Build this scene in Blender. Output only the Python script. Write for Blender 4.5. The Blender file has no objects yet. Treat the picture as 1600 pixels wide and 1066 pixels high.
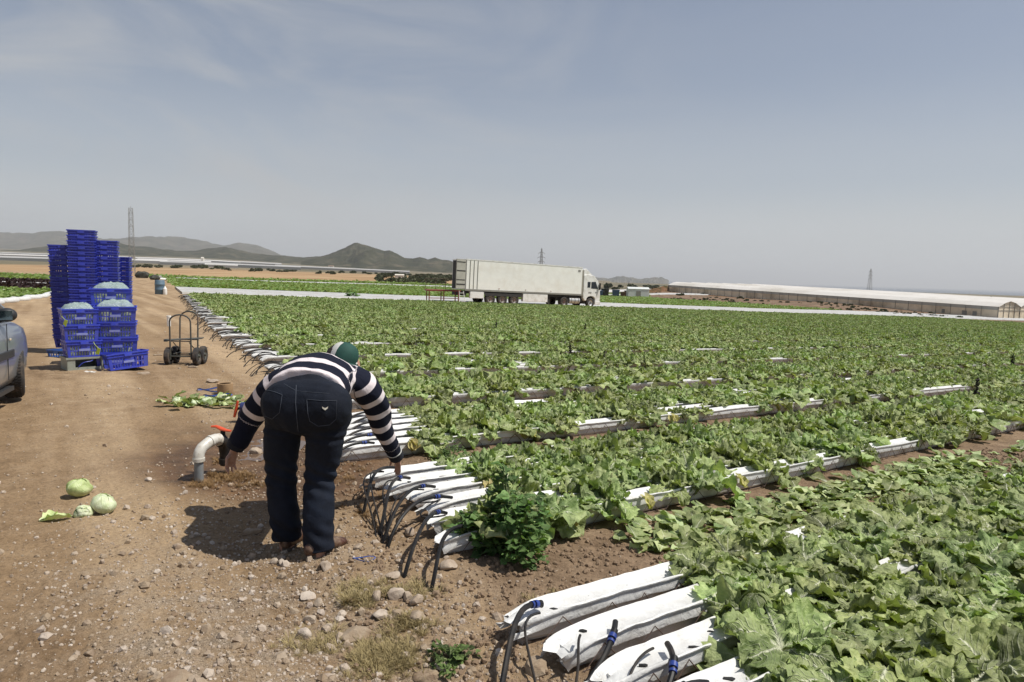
EXPOSURE = 0.05
USE_HAZE = True
import bpy, math, random
import numpy as np
from mathutils import Vector, Matrix, Euler, noise as mnoise
R = math.radians
SC = bpy.context.scene
COL = SC.collection
rng = np.random.default_rng(7)
random.seed(7)

# ---------------------------------------------------------------- camera maths
FPX = 1067.0
PITCH = math.atan(102/FPX)
ROLL = R(1.57)
CAMH = 1.6

def ray(px, py):
    x = px-800.0; y = 533.0-py
    c, s = math.cos(ROLL), math.sin(ROLL)
    xr = x*c-y*s; yr = x*s+y*c
    cp, sp = math.cos(PITCH), math.sin(PITCH)
    return (xr, FPX*cp+yr*sp, -FPX*sp+yr*cp)

def at_depth(px, py, D):
    d = ray(px, py); t = D/d[1]
    return Vector((d[0]*t, D, CAMH+d[2]*t))

def on_plane(px, py, h=0.0):
    d = ray(px, py)
    t = (h-CAMH)/(d[2]+.0202*d[0]+.0184*d[1])
    return Vector((d[0]*t, d[1]*t, CAMH+d[2]*t-h))

# ---------------------------------------------------------------- numpy value noise
def _hash(i, j, k=0):
    n = (i.astype(np.int64)*374761393 + j.astype(np.int64)*668265263 + np.int64(k)*2147483647) & 0xffffffff
    n = ((n ^ (n >> 13))*1274126177) & 0xffffffff
    n = n ^ (n >> 16)
    return (n & 0xffff)/65535.0

def vnoise(x, y, k=0):
    x = np.asarray(x, float); y = np.asarray(y, float)
    i = np.floor(x); j = np.floor(y); fx = x-i; fy = y-j
    fx = fx*fx*(3-2*fx); fy = fy*fy*(3-2*fy)
    a = _hash(i, j, k); b = _hash(i+1, j, k); c = _hash(i, j+1, k); d = _hash(i+1, j+1, k)
    return (a*(1-fx)+b*fx)*(1-fy)+(c*(1-fx)+d*fx)*fy

def fbm(x, y, k=0, o=4):
    s = 0; a = .5; f = 1.0
    for n in range(o):
        s = s+a*vnoise(np.asarray(x)*f, np.asarray(y)*f, k+n); a *= .5; f *= 2.03
    return s

# ---------------------------------------------------------------- row axes
AZ = R(56.0)
SU, CU = math.sin(AZ), math.cos(AZ)
def uv2xy(u, v): return (SU*u-CU*v, CU*u+SU*v)
def xy2uv(x, y): return (SU*x+CU*y, -CU*x+SU*y)

# ---------------------------------------------------------------- terrain
_cols = {
 -700: [(140,None),(205,412),(500,392),(900,382),(2000,372),(3500,366),(9000,360)],
 0: [(140,None),(205,421),(310,418),(500,413),(900,404),(2000,397),(3500,393),(9000,388)],
 300: [(140,None),(205,434),(280,431),(500,419),(900,414),(2000,407),(3500,403),(9000,398)],
 600: [(140,None),(205,444),(280,441),(500,429),(900,427),(2000,424),(3500,421),(9000,418)],
 780: [(140,None),(205,452),(280,449),(500,438),(900,435),(2000,432),(3500,430),(9000,428)],
 950: [(140,None),(205,465.5),(230,462),(280,460),(500,453),(900,448),(2000,441),(3500,439),(5000,460)],
 1041: [(140,None),(205,466.5),(240,461),(275,455.8),(300,455),(500,452),(900,448.5),(2000,444),(5000,470)],
 1300: [(120,None),(150,483),(185,475),(204,473),(230,472),(400,466),(900,458),(2000,452),(5000,480)],
 1555: [(120,None),(161,497.6),(180,496),(250,490),(500,476),(900,467),(2000,461),(5000,490)],
 2300: [(120,None),(161,520),(250,512),(500,500),(900,490),(2000,484),(5000,520)],
}
_DG = np.array([60,90,120,137,150,161,175,190,205,230,255,280,310,400,500,700,900,1300,2000,3500,5000,9000], float)
_rat = []; _zt = []
for _px in sorted(_cols):
    _d = ray(_px, 433+(_px-800)*.0275)
    r_ = _d[0]/_d[1]
    Ds = [60.0]; Zs = [-.0202*r_*60-.0184*60]
    for (D_, y_) in _cols[_px]:
        if y_ is None: z_ = -.0202*r_*D_-.0184*D_
        else:
            dd = ray(_px, y_); z_ = CAMH+dd[2]/dd[1]*D_
        Ds.append(float(D_)); Zs.append(z_)
    _rat.append(r_); _zt.append(np.interp(_DG, Ds, Zs))
_rat = np.array(_rat); _zt = np.array(_zt)

def bump_local(x, y):
    """soil relief in the near field (metres)"""
    u, v = xy2uv(x, y)
    r = np.hypot(x, y)
    near = np.clip((30-r)/20, 0, 1)
    z = near*np.clip((1.6-u)/1.2, 0, 1)*(fbm(u*2.6+5, v*.13, 61, 4)-.47)*.05+near*((fbm(x*.6, y*.6, 3, 3)-.45)*.05 + (fbm(x*3.1, y*3.1, 9, 4)-.45)*.030 + (vnoise(x*14, y*14, 21)-.5)*.010)
    z = z + np.clip((12-r)/8, 0, 1)*((vnoise(x*37, y*37, 31)**2)*.010 + (vnoise(x*75,y*75,33)**3)*.006)
    # the shallow gully that the hoses run down into
    g = np.exp(-((u-1.15-.25*np.sin(v*1.3))**2)/.10)*np.clip((v-1.0)/1.0, 0, 1)*np.clip((6.5-v)/2, 0, 1)
    z = z - g*.06
    # spoil bank between road and first beds
    b = np.exp(-((u-.55)**2+(v-2.6)**2)/.25)*.05
    return z + b

def terrain(x, y):
    x = np.asarray(x, float); y = np.asarray(y, float)
    zp = -.0202*x-.0184*y
    ys = np.maximum(y, 60.0)
    rr = np.clip(x/ys, _rat[0], _rat[-1])
    ci = np.clip(np.searchsorted(_rat, rr)-1, 0, len(_rat)-2)
    fr = (rr-_rat[ci])/(_rat[ci+1]-_rat[ci])
    yc = np.clip(ys, 60, 8999)
    di = np.clip(np.searchsorted(_DG, yc)-1, 0, len(_DG)-2)
    fd = (yc-_DG[di])/(_DG[di+1]-_DG[di])
    z = ((_zt[ci, di]*(1-fd)+_zt[ci, di+1]*fd)*(1-fr)+(_zt[ci+1, di]*(1-fd)+_zt[ci+1, di+1]*fd)*fr)
    z = np.where(y < 60, np.clip(zp, -12, 12), z)
    return z + bump_local(x, y)

def TZ(x, y): return float(terrain(x, y))
def ground(px, py):
    p = on_plane(px, py)
    for _ in range(4):
        p = on_plane(px, py, TZ(p.x, p.y)+.0202*p.x+.0184*p.y); p.z = TZ(p.x, p.y)
    return Vector((p.x, p.y, TZ(p.x, p.y)))
def UV(u, v, h=0.0):
    x, y = uv2xy(u, v)
    return Vector((x, y, -.0202*x-.0184*y+h))

# ---------------------------------------------------------------- materials
def node(nt, t, **kw):
    n = nt.nodes.new(t)
    for k, val in kw.items():
        if k.startswith('i_'):
            n.inputs[k[2:].replace('_', ' ')].default_value = val
        else: setattr(n, k, val)
    return n
def newmat(name):
    m = bpy.data.materials.new(name); m.use_nodes = True
    nt = m.node_tree
    b = nt.nodes['Principled BSDF']
    return m, nt, b
def ramp(nt, fac, stops, interp='LINEAR'):
    r = nt.nodes.new('ShaderNodeValToRGB'); r.color_ramp.interpolation = interp
    el = r.color_ramp.elements
    el[0].position = stops[0][0]; el[0].color = tuple(stops[0][1])+((1,) if len(stops[0][1]) == 3 else ())
    el[1].position = stops[-1][0]; el[1].color = tuple(stops[-1][1])+((1,) if len(stops[-1][1]) == 3 else ())
    for p, c in stops[1:-1]:
        e = el.new(p); e.color = tuple(c)+((1,) if len(c) == 3 else ())
    if fac is not None: nt.links.new(fac, r.inputs['Fac'])
    return r.outputs['Color']
def mixc(nt, f, a, b, blend='MIX'):
    m = nt.nodes.new('ShaderNodeMix'); m.data_type = 'RGBA'; m.blend_type = blend
    for sock, val in ((m.inputs[0], f), (m.inputs[6], a), (m.inputs[7], b)):
        if isinstance(val, bpy.types.NodeSocket): nt.links.new(val, sock)
        elif isinstance(val, (int, float)): sock.default_value = val
        else: sock.default_value = tuple(val)+((1,) if len(val) == 3 else ())
    return m.outputs[2]
def mth(nt, op, a, b=None, c=None, clamp=False):
    m = nt.nodes.new('ShaderNodeMath'); m.operation = op; m.use_clamp = clamp
    for i, val in enumerate((a, b, c)):
        if val is None: continue
        if isinstance(val, bpy.types.NodeSocket): nt.links.new(val, m.inputs[i])
        else: m.inputs[i].default_value = val
    return m.outputs[0]
def noi(nt, vec, scale, detail=4, rough=.55, dist=0):
    n = nt.nodes.new('ShaderNodeTexNoise'); n.inputs['Scale'].default_value = scale
    n.inputs['Detail'].default_value = detail; n.inputs['Roughness'].default_value = rough
    n.inputs['Distortion'].default_value = dist
    if vec is not None: nt.links.new(vec, n.inputs['Vector'])
    return n.outputs['Fac']
def attr(nt, name, out='Fac'):
    a = nt.nodes.new('ShaderNodeAttribute'); a.attribute_name = name
    return a.outputs[out]
def bumpn(nt, h, strength, dist, b):
    n = nt.nodes.new('ShaderNodeBump'); n.inputs['Strength'].default_value = strength
    n.inputs['Distance'].default_value = dist
    nt.links.new(h, n.inputs['Height']); nt.links.new(n.outputs[0], b.inputs['Normal'])
def simple(name, col, rough=.6, var=.25, scale=8.0, bump=.0, bdist=.003, metal=0.0, dirt=None, dscale=3.0, spec=.5, bscale=None):
    m, nt, b = newmat(name)
    tc = nt.nodes.new('ShaderNodeTexCoord').outputs['Object']
    f = noi(nt, tc, scale, 5)
    lo = tuple(c*(1-var) for c in col); hi = tuple(min(1, c*(1+var*.8)) for c in col)
    c = ramp(nt, f, [(.3, lo), (.7, hi)])
    if dirt is not None:
        f2 = noi(nt, tc, dscale, 6, .65)
        f2 = ramp(nt, f2, [(.48, (0,0,0)), (.70, (1,1,1))])
        c = mixc(nt, f2, c, dirt)
    nt.links.new(c, b.inputs['Base Color'])
    b.inputs['Roughness'].default_value = rough; b.inputs['Metallic'].default_value = metal
    b.inputs['Specular IOR Level'].default_value = spec
    if bump: bumpn(nt, noi(nt, tc, bscale or scale*4, 4), bump, bdist, b)
    return m

# ---------------------------------------------------------------- mesh building
class MB:
    def __init__(s):
        s.v = []; s.f = []; s.m = []; s.cm = 0; s.uv = None; s.at = {}
    def add(s, vs, fs, mi=None):
        o = len(s.v); s.v.extend([tuple(p) for p in vs])
        for f in fs:
            s.f.append(tuple(i+o for i in f)); s.m.append(s.cm if mi is None else mi)
    def box(s, c, size, rot=None, mi=None, taper=None):
        a, b, d = size[0]/2, size[1]/2, size[2]/2
        t = taper or 1.0
        vs = [Vector(p) for p in [(-a*t,-b*t,-d),(a*t,-b*t,-d),(a*t,b*t,-d),(-a*t,b*t,-d),(-a,-b,d),(a,-b,d),(a,b,d),(-a,b,d)]]
        if rot is not None:
            M = rot if isinstance(rot, Matrix) else Euler(rot).to_matrix()
            vs = [M@p for p in vs]
        c = Vector(c)
        s.add([p+c for p in vs], [(0,3,2,1),(4,5,6,7),(0,1,5,4),(1,2,6,5),(2,3,7,6),(3,0,4,7)], mi)
    def bbox(s, p0, p1, mi=None):
        s.box([(a+b)/2 for a, b in zip(p0, p1)], [abs(b-a) for a, b in zip(p0, p1)], None, mi)
    def rings(s, rings, cap=True, closed=True, mi=None):
        n = len(rings[0]); vs = [p for r in rings for p in r]; fs = []
        for i in range(len(rings)-1):
            for j in range(n if closed else n-1):
                k = (j+1) % n
                fs.append((i*n+j, i*n+k, (i+1)*n+k, (i+1)*n+j))
        if cap:
            fs.append(tuple(reversed(range(n)))); fs.append(tuple(range((len(rings)-1)*n, len(rings)*n)))
        s.add(vs, fs, mi)
    def tube(s, pts, r, n=8, cap=True, flat=1.0, ref=None, mi=None):
        pts = [Vector(p) for p in pts]
        rs = r if isinstance(r, (list, tuple)) else [r]*len(pts)
        rings = []; side = None
        for i, p in enumerate(pts):
            t = (pts[min(i+1, len(pts)-1)]-pts[max(i-1, 0)])
            if t.length < 1e-9: t = Vector((0,0,1))
            t.normalize()
            if side is None:
                rf = Vector(ref) if ref is not None else (Vector((0,0,1)) if abs(t.z) < .9 else Vector((1,0,0)))
                side = t.cross(rf); side.normalize()
            else:
                side = side-t*side.dot(t)
                if side.length < 1e-6: side = t.orthogonal()
                side.normalize()
            up = side.cross(t)
            rr = rs[i]; ra, rb = (rr if isinstance(rr, (list, tuple)) else (rr, rr*flat))
            rings.append([p+side*(ra*math.cos(2*math.pi*k/n))+up*(rb*math.sin(2*math.pi*k/n)) for k in range(n)])
        s.rings(rings, cap, True, mi)
    def cyl(s, c, axis, r, h, n=24, mi=None, r2=None):
        c = Vector(c); ax = Vector(axis).normalized()
        s.tube([c-ax*h/2, c+ax*h/2], [r, r2 if r2 is not None else r], n, True, mi=mi)
    def lathe(s, prof, c, axis=(0,0,1), n=24, mi=None, cap=False):
        ax = Vector(axis).normalized(); a = ax.orthogonal().normalized(); b = ax.cross(a); c = Vector(c)
        s.rings([[c+ax*z+(a*math.cos(2*math.pi*k/n)+b*math.sin(2*math.pi*k/n))*r for k in range(n)] for (r, z) in prof], cap, True, mi)
    def ball(s, c, rad, n=12, mi=None, rot=None):
        rx, ry, rz = rad if isinstance(rad, (tuple, list)) else (rad,)*3
        rings = []; c = Vector(c); M = Euler(rot).to_matrix() if rot else Matrix.Identity(3)
        for i in range(n+1):
            th = math.pi*(i+.001)/(n+.002)
            rings.append([c+M@Vector((rx*math.sin(th)*math.cos(2*math.pi*k/(2*n)), ry*math.sin(th)*math.sin(2*math.pi*k/(2*n)), -rz*math.cos(th))) for k in range(2*n)])
        s.rings(rings, True, True, mi)
    def mesh(s, name, mats, smooth=True):
        me = bpy.data.meshes.new(name)
        me.from_pydata([tuple(p) for p in s.v], [], s.f)
        for m in (mats if isinstance(mats, (list, tuple)) else [mats]): me.materials.append(m)
        if len(set(s.m)) > 1 or (s.m and s.m[0]): me.polygons.foreach_set('material_index', s.m)
        me.polygons.foreach_set('use_smooth', [smooth]*len(s.f))
        me.update()
        return me
    def build(s, name, mats, parent=None, smooth=False, bevel=0, loc=None, auto=True):
        me = s.mesh(name, mats, smooth)
        o = bpy.data.objects.new(name, me); COL.objects.link(o)
        if parent is not None: o.parent = parent
        if loc is not None: o.location = loc
        if bevel:
            b = o.modifiers.new('bevel', 'BEVEL'); b.width = bevel; b.segments = 2; b.limit_method = 'ANGLE'; b.angle_limit = R(40)
        if smooth and auto:
            me.polygons.foreach_set('use_smooth', [True]*len(me.polygons))
            try: me.set_sharp_from_angle(angle=R(38))
            except Exception: pass
        return o

def npmesh(name, verts, faces, mats, smooth=True, uv=None, attrs=None):
    """fast mesh from numpy quads/tris"""
    me = bpy.data.meshes.new(name)
    verts = np.asarray(verts, np.float32); faces = np.asarray(faces, np.int32)
    nf, k = faces.shape
    me.vertices.add(len(verts)); me.vertices.foreach_set('co', verts.ravel())
    me.loops.add(nf*k); me.loops.foreach_set('vertex_index', faces.ravel())
    me.polygons.add(nf); me.polygons.foreach_set('loop_start', np.arange(nf, dtype=np.int32)*k)
    me.polygons.foreach_set('loop_total', np.full(nf, k, np.int32))
    me.polygons.foreach_set('use_smooth', np.full(nf, smooth))
    me.update(calc_edges=True)
    if uv is not None:
        l = me.uv_layers.new(name='UVMap'); l.data.foreach_set('uv', np.asarray(uv, np.float32)[faces.ravel()].ravel())
    for an, av in (attrs or {}).items():
        a = me.attributes.new(an, 'FLOAT', 'POINT'); a.data.foreach_set('value', np.asarray(av, np.float32))
    for m in (mats if isinstance(mats, (list, tuple)) else [mats]): me.materials.append(m)
    return me
def link(name, me, parent=None, loc=None):
    o = bpy.data.objects.new(name, me); COL.objects.link(o)
    if parent is not None: o.parent = parent
    if loc is not None: o.location = loc
    return o

def tag(o, label=None, cat=None, group=None, kind=None):
    if label: o['label'] = label
    if cat: o['category'] = cat
    if group: o['group'] = group
    if kind: o['kind'] = kind
    return o
def thing(name, label, cat, loc=(0,0,0), rz=0, group=None):
    o = bpy.data.objects.new(name, None); COL.objects.link(o)
    o.empty_display_size = .1
    o.location = loc; o.rotation_euler = (0,0,rz)
    return tag(o, label, cat, group)
def copy_tree(o, parent=None):
    c = o.copy(); COL.objects.link(c)
    if parent is not None: c.parent = parent
    for ch in list(o.children): copy_tree(ch, c)
    return c

def instancer(name, pts, rots, scales, idx, sources, label, cat, kind='stuff', mat=None):
    """one 'stuff' object: points carrying instances of source meshes"""
    me = bpy.data.meshes.new(name)
    n = len(pts); me.vertices.add(n); me.vertices.foreach_set('co', np.asarray(pts, np.float32).ravel())
    a = me.attributes.new('rot', 'FLOAT_VECTOR', 'POINT'); a.data.foreach_set('vector', np.asarray(rots, np.float32).ravel())
    a = me.attributes.new('scl', 'FLOAT', 'POINT'); a.data.foreach_set('value', np.asarray(scales, np.float32))
    a = me.attributes.new('pick', 'INT', 'POINT'); a.data.foreach_set('value', np.asarray(idx, np.int32))
    o = link(name, me); tag(o, label, cat, None, kind)
    ng = bpy.data.node_groups.new(name, 'GeometryNodeTree')
    ng.interface.new_socket('Geometry', in_out='INPUT', socket_type='NodeSocketGeometry')
    ng.interface.new_socket('Geometry', in_out='OUTPUT', socket_type='NodeSocketGeometry')
    N = ng.nodes; L = ng.links
    gi = N.new('NodeGroupInput'); go = N.new('NodeGroupOutput')
    jn = N.new('GeometryNodeJoinGeometry')
    for s_ in sources:
        oi = N.new('GeometryNodeObjectInfo'); oi.inputs['Object'].default_value = s_
        oi.inputs['As Instance'].default_value = True
        L.new(oi.outputs['Geometry'], jn.inputs[0])
    iop = N.new('GeometryNodeInstanceOnPoints'); iop.inputs['Pick Instance'].default_value = True
    def na(nm, dt):
        q = N.new('GeometryNodeInputNamedAttribute'); q.data_type = dt; q.inputs['Name'].default_value = nm
        return q.outputs['Attribute']
    L.new(gi.outputs[0], iop.inputs['Points']); L.new(jn.outputs[0], iop.inputs['Instance'])
    L.new(na('pick', 'INT'), iop.inputs['Instance Index'])
    er = N.new('FunctionNodeEulerToRotation'); L.new(na('rot', 'FLOAT_VECTOR'), er.inputs[0])
    L.new(er.outputs[0], iop.inputs['Rotation'])
    L.new(na('scl', 'FLOAT'), iop.inputs['Scale'])
    L.new(iop.outputs[0], go.inputs[0])
    md = o.modifiers.new('scatter', 'NODES'); md.node_group = ng
    return o
def source(name, me):
    return bpy.data.objects.new(name, me)      # never linked: only a source of instances

ORD = ('zeroth first second third fourth fifth sixth seventh eighth ninth tenth eleventh twelfth thirteenth fourteenth fifteenth '
       'sixteenth seventeenth eighteenth nineteenth twentieth').split()
def ordw(n):
    if n <= 20: return ORD[n]
    tens = {2:'twenty',3:'thirty',4:'forty',5:'fifty',6:'sixty',7:'seventy',8:'eighty',9:'ninety'}[n//10]
    return tens+'-'+ORD[n % 10] if n % 10 else tens[:-1]+'ieth'
# ================================================================ world, sun, camera
SUN = Vector((.56, -.05, .98)).normalized()
w = bpy.data.worlds.new("World"); SC.world = w; w.use_nodes = True
nt = w.node_tree; bg = nt.nodes['Background']
sky = nt.nodes.new('ShaderNodeTexSky'); sky.sky_type = 'NISHITA'; sky.sun_disc = False
sky.sun_elevation = math.asin(SUN.z); sky.sun_rotation = math.atan2(SUN.x, SUN.y)
sky.air_density = 1.0; sky.dust_density = .7; sky.ozone_density = 2.2; sky.altitude = 50
tc = nt.nodes.new('ShaderNodeTexCoord').outputs['Generated']
mp = nt.nodes.new('ShaderNodeMapping'); mp.inputs['Scale'].default_value = (1.0, 1.0, 3.2); mp.inputs['Rotation'].default_value = (0, R(-16), 0)
nt.links.new(tc, mp.inputs['Vector'])
cl = noi(nt, mp.outputs[0], 2.6, 7, .58, .9)
cl = ramp(nt, cl, [(.44, (0,0,0)), (.78, (1,1,1))])
sx = nt.nodes.new('ShaderNodeSeparateXYZ'); nt.links.new(tc, sx.inputs[0])
left = mth(nt, 'MULTIPLY_ADD', sx.outputs['X'], -1.2, .28, True)
clf = mth(nt, 'MULTIPLY', cl, mth(nt, 'ADD', mth(nt, 'MULTIPLY', left, 1.3), .10))
hz = ramp(nt, sx.outputs['Z'], [(-.02, (1,1,1)), (.0, (1,1,1)), (.06, (.90,.90,.90)), (.14, (.58,.58,.58)), (.28, (.33,.33,.33)), (.55, (.07,.07,.07))], 'EASE')
c0 = mixc(nt, hz, mixc(nt, 1.0, sky.outputs[0], (1.0, 1.02, 1.10), 'MULTIPLY'), (8.2, 8.55, 8.75))       # thin high haze over the sky
c1 = mixc(nt, clf, c0, (7.2, 7.35, 7.5))
nt.links.new(c1, bg.inputs['Color']); bg.inputs['Strength'].default_value = .068
sl = bpy.data.lights.new('sun', 'SUN'); sl.energy = 5.0; sl.angle = R(.55); sl.color = (1.0, .955, .88)
so = bpy.data.objects.new('sun', sl); COL.objects.link(so); so.rotation_euler = SUN.to_track_quat('Z', 'Y').to_euler()
cd = bpy.data.cameras.new('camera'); cam = bpy.data.objects.new('camera', cd); COL.objects.link(cam); SC.camera = cam
cd.sensor_width = 36; cd.lens = 36*FPX/1600; cd.clip_end = 120000; cd.clip_start = .05
_f = Vector((0, math.cos(PITCH), -math.sin(PITCH)))
Mx = Matrix.Rotation(R(90)-PITCH, 4, 'X') @ Matrix.Rotation(ROLL, 4, 'Z')
Mx.translation = (0, 0, CAMH); cam.matrix_world = Mx
SC.view_settings.view_transform = 'Standard'; SC.view_settings.look = 'None'; SC.view_settings.gamma = 1
SC.view_settings.exposure = EXPOSURE if 'EXPOSURE' in globals() else -.25
SC.render.resolution_x = 1024; SC.render.resolution_y = 682
SC.cycles.use_denoising = True
SC.cycles.volume_bounces = 0; SC.cycles.max_bounces = 6; SC.cycles.diffuse_bounces = 3; SC.cycles.glossy_bounces = 3
SC.cycles.transmission_bounces = 4; SC.cycles.transparent_max_bounces = 8
SC.cycles.caustics_reflective = False; SC.cycles.caustics_refractive = False

# ================================================================ ground sheet
az = np.concatenate([np.linspace(-180, -60, 60, endpoint=False), np.linspace(-60, -40, 60, endpoint=False),
                     np.linspace(-40, 41, 640, endpoint=False), np.linspace(41, 60, 60, endpoint=False), np.linspace(60, 180, 61)])
rad = np.concatenate([[.05, .4, .8, 1.2], np.exp(np.linspace(math.log(1.6), math.log(12), 300)), np.exp(np.linspace(math.log(12.15), math.log(120), 190)),
                      np.exp(np.linspace(math.log(123), math.log(11000), 150))])
A, Rr = np.meshgrid(np.radians(az), rad)
X = Rr*np.sin(A); Y = Rr*np.cos(A)
Z = terrain(X, Y)
# away from the sea side the land just goes on; behind the camera it stays on the plane
Uu, Vv = xy2uv(X, Y)
nr, na_ = X.shape
ii = np.arange(nr-1)[:, None]*na_+np.arange(na_-1)[None]
faces = np.stack([ii, ii+na_, ii+na_+1, ii+1], -1).reshape(-1, 4)
ss = lambda a, b, t: np.clip((t-a)/(b-a), 0, 1)**2*(3-2*np.clip((t-a)/(b-a), 0, 1))
def end_u(v):
    return np.interp(v, [0, 2.4, 3.4, 4.9, 5.7, 7.1, 12.7, 16.7, 20.8, 36, 47.5, 51, 56, 72, 127, 171], [1.6, 1.68, 1.84, 2.0, 1.95, 2.5, 3.1, 3.4, 3.75, 5.6, 7.0, 7.4, 8.0, 9.8, 16, 21])
EU = end_u(Vv)
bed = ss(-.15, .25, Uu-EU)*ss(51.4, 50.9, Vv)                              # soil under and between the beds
w1 = 1.25*np.exp(-(((X+2.15)/1.05)**2+((Y-5.9)/1.0)**2)**2)+.8*np.exp(-(((X+1.3)/.6)**2+((Y-5.1)/.5)**2))+.55*np.exp(-(((X+2.6)/.9)**2+((Y-6.9)/.9)**2))
wet = np.clip(w1*1.2*(.55+.9*fbm(X*2.3, Y*2.3, 50, 3)), 0, 1)
road = ss(.3, -.4, Uu-EU)*ss(-6.0, -4.5, Uu+Vv*.05)
grav = np.exp(-((Uu-.6)/1.0)**2)*ss(5.0, 3.2, Vv)
# far land: dry tan grass ground, then grey green plain
far = ss(150, 215, Y)
plain = ss(430, 560, Y)
RT_ = X/np.maximum(Y, 1)
def dlim(r_): return np.interp(r_, [.16, .20, .23, .40, .56, 1.0], [900, 210, 184, 150, 125, 100])
bank = ss(.165, .2, RT_)*ss(-1, 4, Y-dlim(RT_))*ss(420, 330, Y)
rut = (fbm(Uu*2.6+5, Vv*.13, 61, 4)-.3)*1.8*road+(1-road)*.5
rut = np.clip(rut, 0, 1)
gm, nt, b = newmat('soil')
geo = nt.nodes.new('ShaderNodeNewGeometry').outputs['Position']
n1 = noi(nt, geo, .55, 6, .6); n2 = noi(nt, geo, 4.5, 8, .62); n3 = noi(nt, geo, 42, 6, .7); n4 = noi(nt, geo, 160, 3, .7)
dust = ramp(nt, n2, [(.30, (.205,.138,.080)), (.50, (.325,.230,.140)), (.72, (.44,.335,.222))])
dust = mixc(nt, ramp(nt, n1, [(.35, (0,0,0)), (.65, (1,1,1))]), dust, (.400,.290,.175))
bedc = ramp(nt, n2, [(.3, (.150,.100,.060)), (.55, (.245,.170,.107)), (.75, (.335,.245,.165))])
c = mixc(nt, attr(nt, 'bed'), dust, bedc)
# grey fine gravel among the dust
gsp = ramp(nt, n4, [(.42, (.110,.088,.066)), (.5, (.27,.215,.16)), (.60, (.44,.37,.29))])
gf = mth(nt, 'MULTIPLY', attr(nt, 'grav'), ramp(nt, n2, [(.40, (0,0,0)), (.62, (1,1,1))]), clamp=True)
c = mixc(nt, mth(nt, 'MULTIPLY', gf, .8), c, gsp)
spk = ramp(nt, n3, [(.30, (.55,.5,.45)), (.5, (1,1,1)), (.72, (1.35,1.32,1.28))])
c = mixc(nt, .75, c, spk, 'MULTIPLY')
wetc = ramp(nt, n2, [(.35, (.088,.052,.028)), (.6, (.160,.090,.045)), (.78, (.26,.155,.070))])
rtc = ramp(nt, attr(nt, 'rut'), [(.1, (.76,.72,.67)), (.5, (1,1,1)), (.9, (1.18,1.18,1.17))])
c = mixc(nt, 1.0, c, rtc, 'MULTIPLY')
c = mixc(nt, attr(nt, 'wet'), c, wetc)
fw = mth(nt, 'MULTIPLY', attr(nt, 'far'), 1.0)
nf = noi(nt, geo, .02, 6, .6)
tan = ramp(nt, nf, [(.35, (.27,.165,.085)), (.5, (.36,.235,.125)), (.65, (.40,.29,.165))])
c = mixc(nt, fw, c, tan)
npn = noi(nt, geo, .006, 5, .6)
pln = ramp(nt, npn, [(.38, (.085,.085,.050)), (.5, (.16,.135,.085)), (.62, (.23,.185,.12))])
c = mixc(nt, attr(nt, 'plain'), c, pln)
bkc = ramp(nt, noi(nt, geo, .22, 7, .68), [(.34, (.070,.062,.030)), (.48, (.165,.105,.065)), (.62, (.24,.160,.105)), (.75, (.32,.23,.16))])
c = mixc(nt, attr(nt, 'bank'), c, bkc)
nt.links.new(c, b.inputs['Base Color'])
rg = mth(nt, 'MULTIPLY_ADD', attr(nt, 'wet'), -.42, .95)
nt.links.new(rg, b.inputs['Roughness']); b.inputs['Specular IOR Level'].default_value = .25
bh = mth(nt, 'ADD', mth(nt, 'MULTIPLY', n3, 1.0), mth(nt, 'MULTIPLY', n4, .45))
bh = mth(nt, 'ADD', bh, mth(nt, 'MULTIPLY', noi(nt, geo, 14, 5, .6), 1.3))
bumpn(nt, bh, .75, .022, b)
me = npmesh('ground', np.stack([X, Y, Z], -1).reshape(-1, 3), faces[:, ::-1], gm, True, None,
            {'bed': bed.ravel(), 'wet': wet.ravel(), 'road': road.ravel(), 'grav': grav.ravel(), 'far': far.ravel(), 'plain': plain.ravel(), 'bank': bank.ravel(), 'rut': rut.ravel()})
tag(link('ground', me), 'dry brown stony soil of the track and fields', None, None, 'structure')

# puddle of standing water in the mud beside the valve
pc = on_plane(388, 702); mb = MB(); N_ = 40
ring = []
for k in range(N_):
    a = 2*math.pi*k/N_; q = 1+.28*math.sin(2*a+.6)+.16*math.sin(5*a)+.1*math.sin(9*a+2)
    ring.append((pc.x+.36*q*math.cos(a), pc.y+.50*q*math.sin(a), 0))
zz = float(np.quantile([TZ(p[0], p[1]) for p in ring], .45))+.004
mb.add([(p[0], p[1], zz) for p in ring]+[(pc.x, pc.y, zz)], [(k, (k+1) % N_, N_) for k in range(N_)])
pm, nt, b = newmat('muddy_water'); b.inputs['Base Color'].default_value = (.13,.085,.055,1); b.inputs['Roughness'].default_value = .08
bumpn(nt, noi(nt, None, 9, 3), .08, .01, b)
tag(mb.build('puddle', pm), 'shallow muddy puddle beside the valve', None, None, 'structure')

# sea
sm, nt, b = newmat('sea_water'); b.inputs['Base Color'].default_value = (.030,.055,.085,1); b.inputs['Roughness'].default_value = .35
g = nt.nodes.new('ShaderNodeNewGeometry').outputs['Position']; bumpn(nt, noi(nt, g, .01, 4), .5, 6, b)
mb = MB(); mb.add([(-29000, 3000, -62), (59000, 3000, -62), (59000, 60000, -62), (-29000, 60000, -62)], [(0,1,2,3)])
tag(mb.build('sea', sm), 'hazy blue sea along the horizon', None, None, 'structure')

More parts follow.
